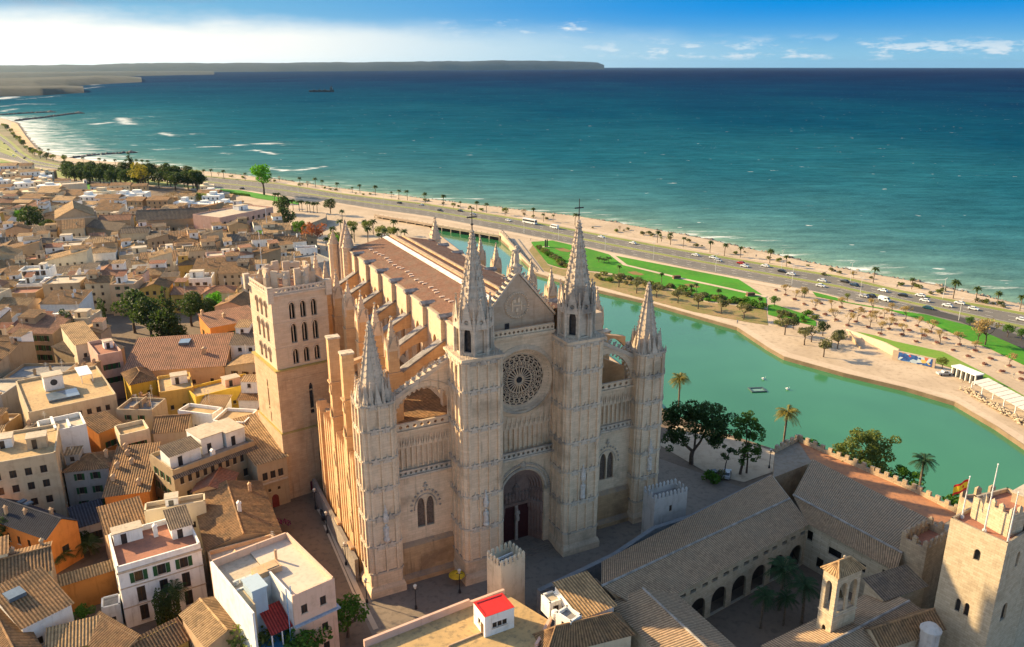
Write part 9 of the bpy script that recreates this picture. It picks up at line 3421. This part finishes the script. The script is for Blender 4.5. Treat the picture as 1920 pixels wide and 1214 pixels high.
for x in (-30, -8, 14):
 mb = MB(); mb.tube([(x, 0, 7), (x, 0, 15)], .6, 5); mb.box(x - 6, x + 6, -5, 5, 7.4, 9.4); part('deck_gear', mb, sh_m, t)

# ------------------------------------------------------------------ people
def person_mesh(seed, col):
 rnd = random.Random(seed)
 me = bpy.data.meshes.new('person')
 st = rnd.uniform(.05, .25)
 V = [(0, 0, .95), (0, .02, 1.2), (0, 0, 1.45), (0, 0, 1.56), (0, .02, 1.68),
   (.1, st, .5), (.1, st - .05, .05), (.1, st + .12, .03), (-.1, -st, .5), (-.1, -st - .08, .06), (-.1, -st + .1, .03),
   (.2, 0, 1.42), (.25, -.1, 1.15), (.22, .05, .9), (-.2, 0, 1.42), (-.25, .1, 1.15), (-.22, .15, .9)]
 E_ = [(0, 1), (1, 2), (2, 3), (3, 4), (0, 5), (5, 6), (6, 7), (0, 8), (8, 9), (9, 10), (2, 11), (11, 12), (12, 13), (2, 14), (14, 15), (15, 16)]
 rad = [.15, .14, .15, .06, .11, .085, .05, .04, .085, .05, .04, .07, .05, .035, .07, .05, .035]
 me.from_pydata(V, E_, [])
 me.materials.append(col)
 o = bpy.data.objects.new('person', me)
 sk = o.modifiers.new('Skin', 'SKIN')
 me.skin_vertices.new() if hasattr(me.skin_vertices, 'new') and not me.skin_vertices else None
 return o, rad


PPL = [(*q1(1120, 296), 'person in dark clothes walking on the seafront beside palms'), (*q1(750, 372), 'person at the kerb where the lawn path starts'), (*q1(845, 210), 'person on the seafront pavement nearest to the tall spire'), (*qd(815, 335), 'person walking on the promenade past parked rocks'), (*q1(1690, 908), 'person standing on the lake promenade'),
  (*qd(1550, 905), 'person walking between flower mounds at right'), (*qd(1235, 935), 'person beside the pergola on the quay'), (*q1(1830, 412), 'person looking at the sea near the red car'), (*q1(140, 290), 'person at the tip of the lawn')]
SKINM = [plain('dark_clothes', (0.03, 0.03, 0.04), .9), plain('blue_clothes', (0.05, 0.08, 0.16), .9), plain('pale_clothes', (0.4, 0.36, 0.3), .9)]
for i, (x, y, lab) in enumerate(PPL):
 o, rad = person_mesh(i, SKINM[i % 3])
 COL.objects.link(o)
 bm = bmesh.new(); bm.from_mesh(o.data)
 ly = bm.verts.layers.skin.verify()
 for v, r_ in zip(bm.verts, rad):
  v[ly].radius = (r_, r_)
  v[ly].use_root = v.index == 0
 bm.to_mesh(o.data); bm.free()
 o.modifiers.new('Subdivision', 'SUBSURF').levels = 1
 o.location = P(x, y, LOW_Z + .1)
 o.rotation_euler = (0, 0, i * 1.3)
 tag(o, lab, 'person')

# ------------------------------------------------------------------ sea air
mb = MB()
mb.box(-50000, 50000, -400, 56000, -17.5, 330)
hz = obj('haze', mb.mesh('haze', []))
m = bpy.data.materials.new('haze_air')
m.use_nodes = True
g = NT(m.node_tree)
out = g.n('ShaderNodeOutputMaterial')
v = g.n('ShaderNodeVolumePrincipled')
v.inputs['Color'].default_value = (0.42, 0.70, 1.0, 1)
v.inputs['Density'].default_value = 0.9e-5
v.inputs['Anisotropy'].default_value = 0.62
g.link(v.outputs[0], out.inputs['Volume'])
hz.data.materials.append(m)
hz['kind'] = 'stuff'
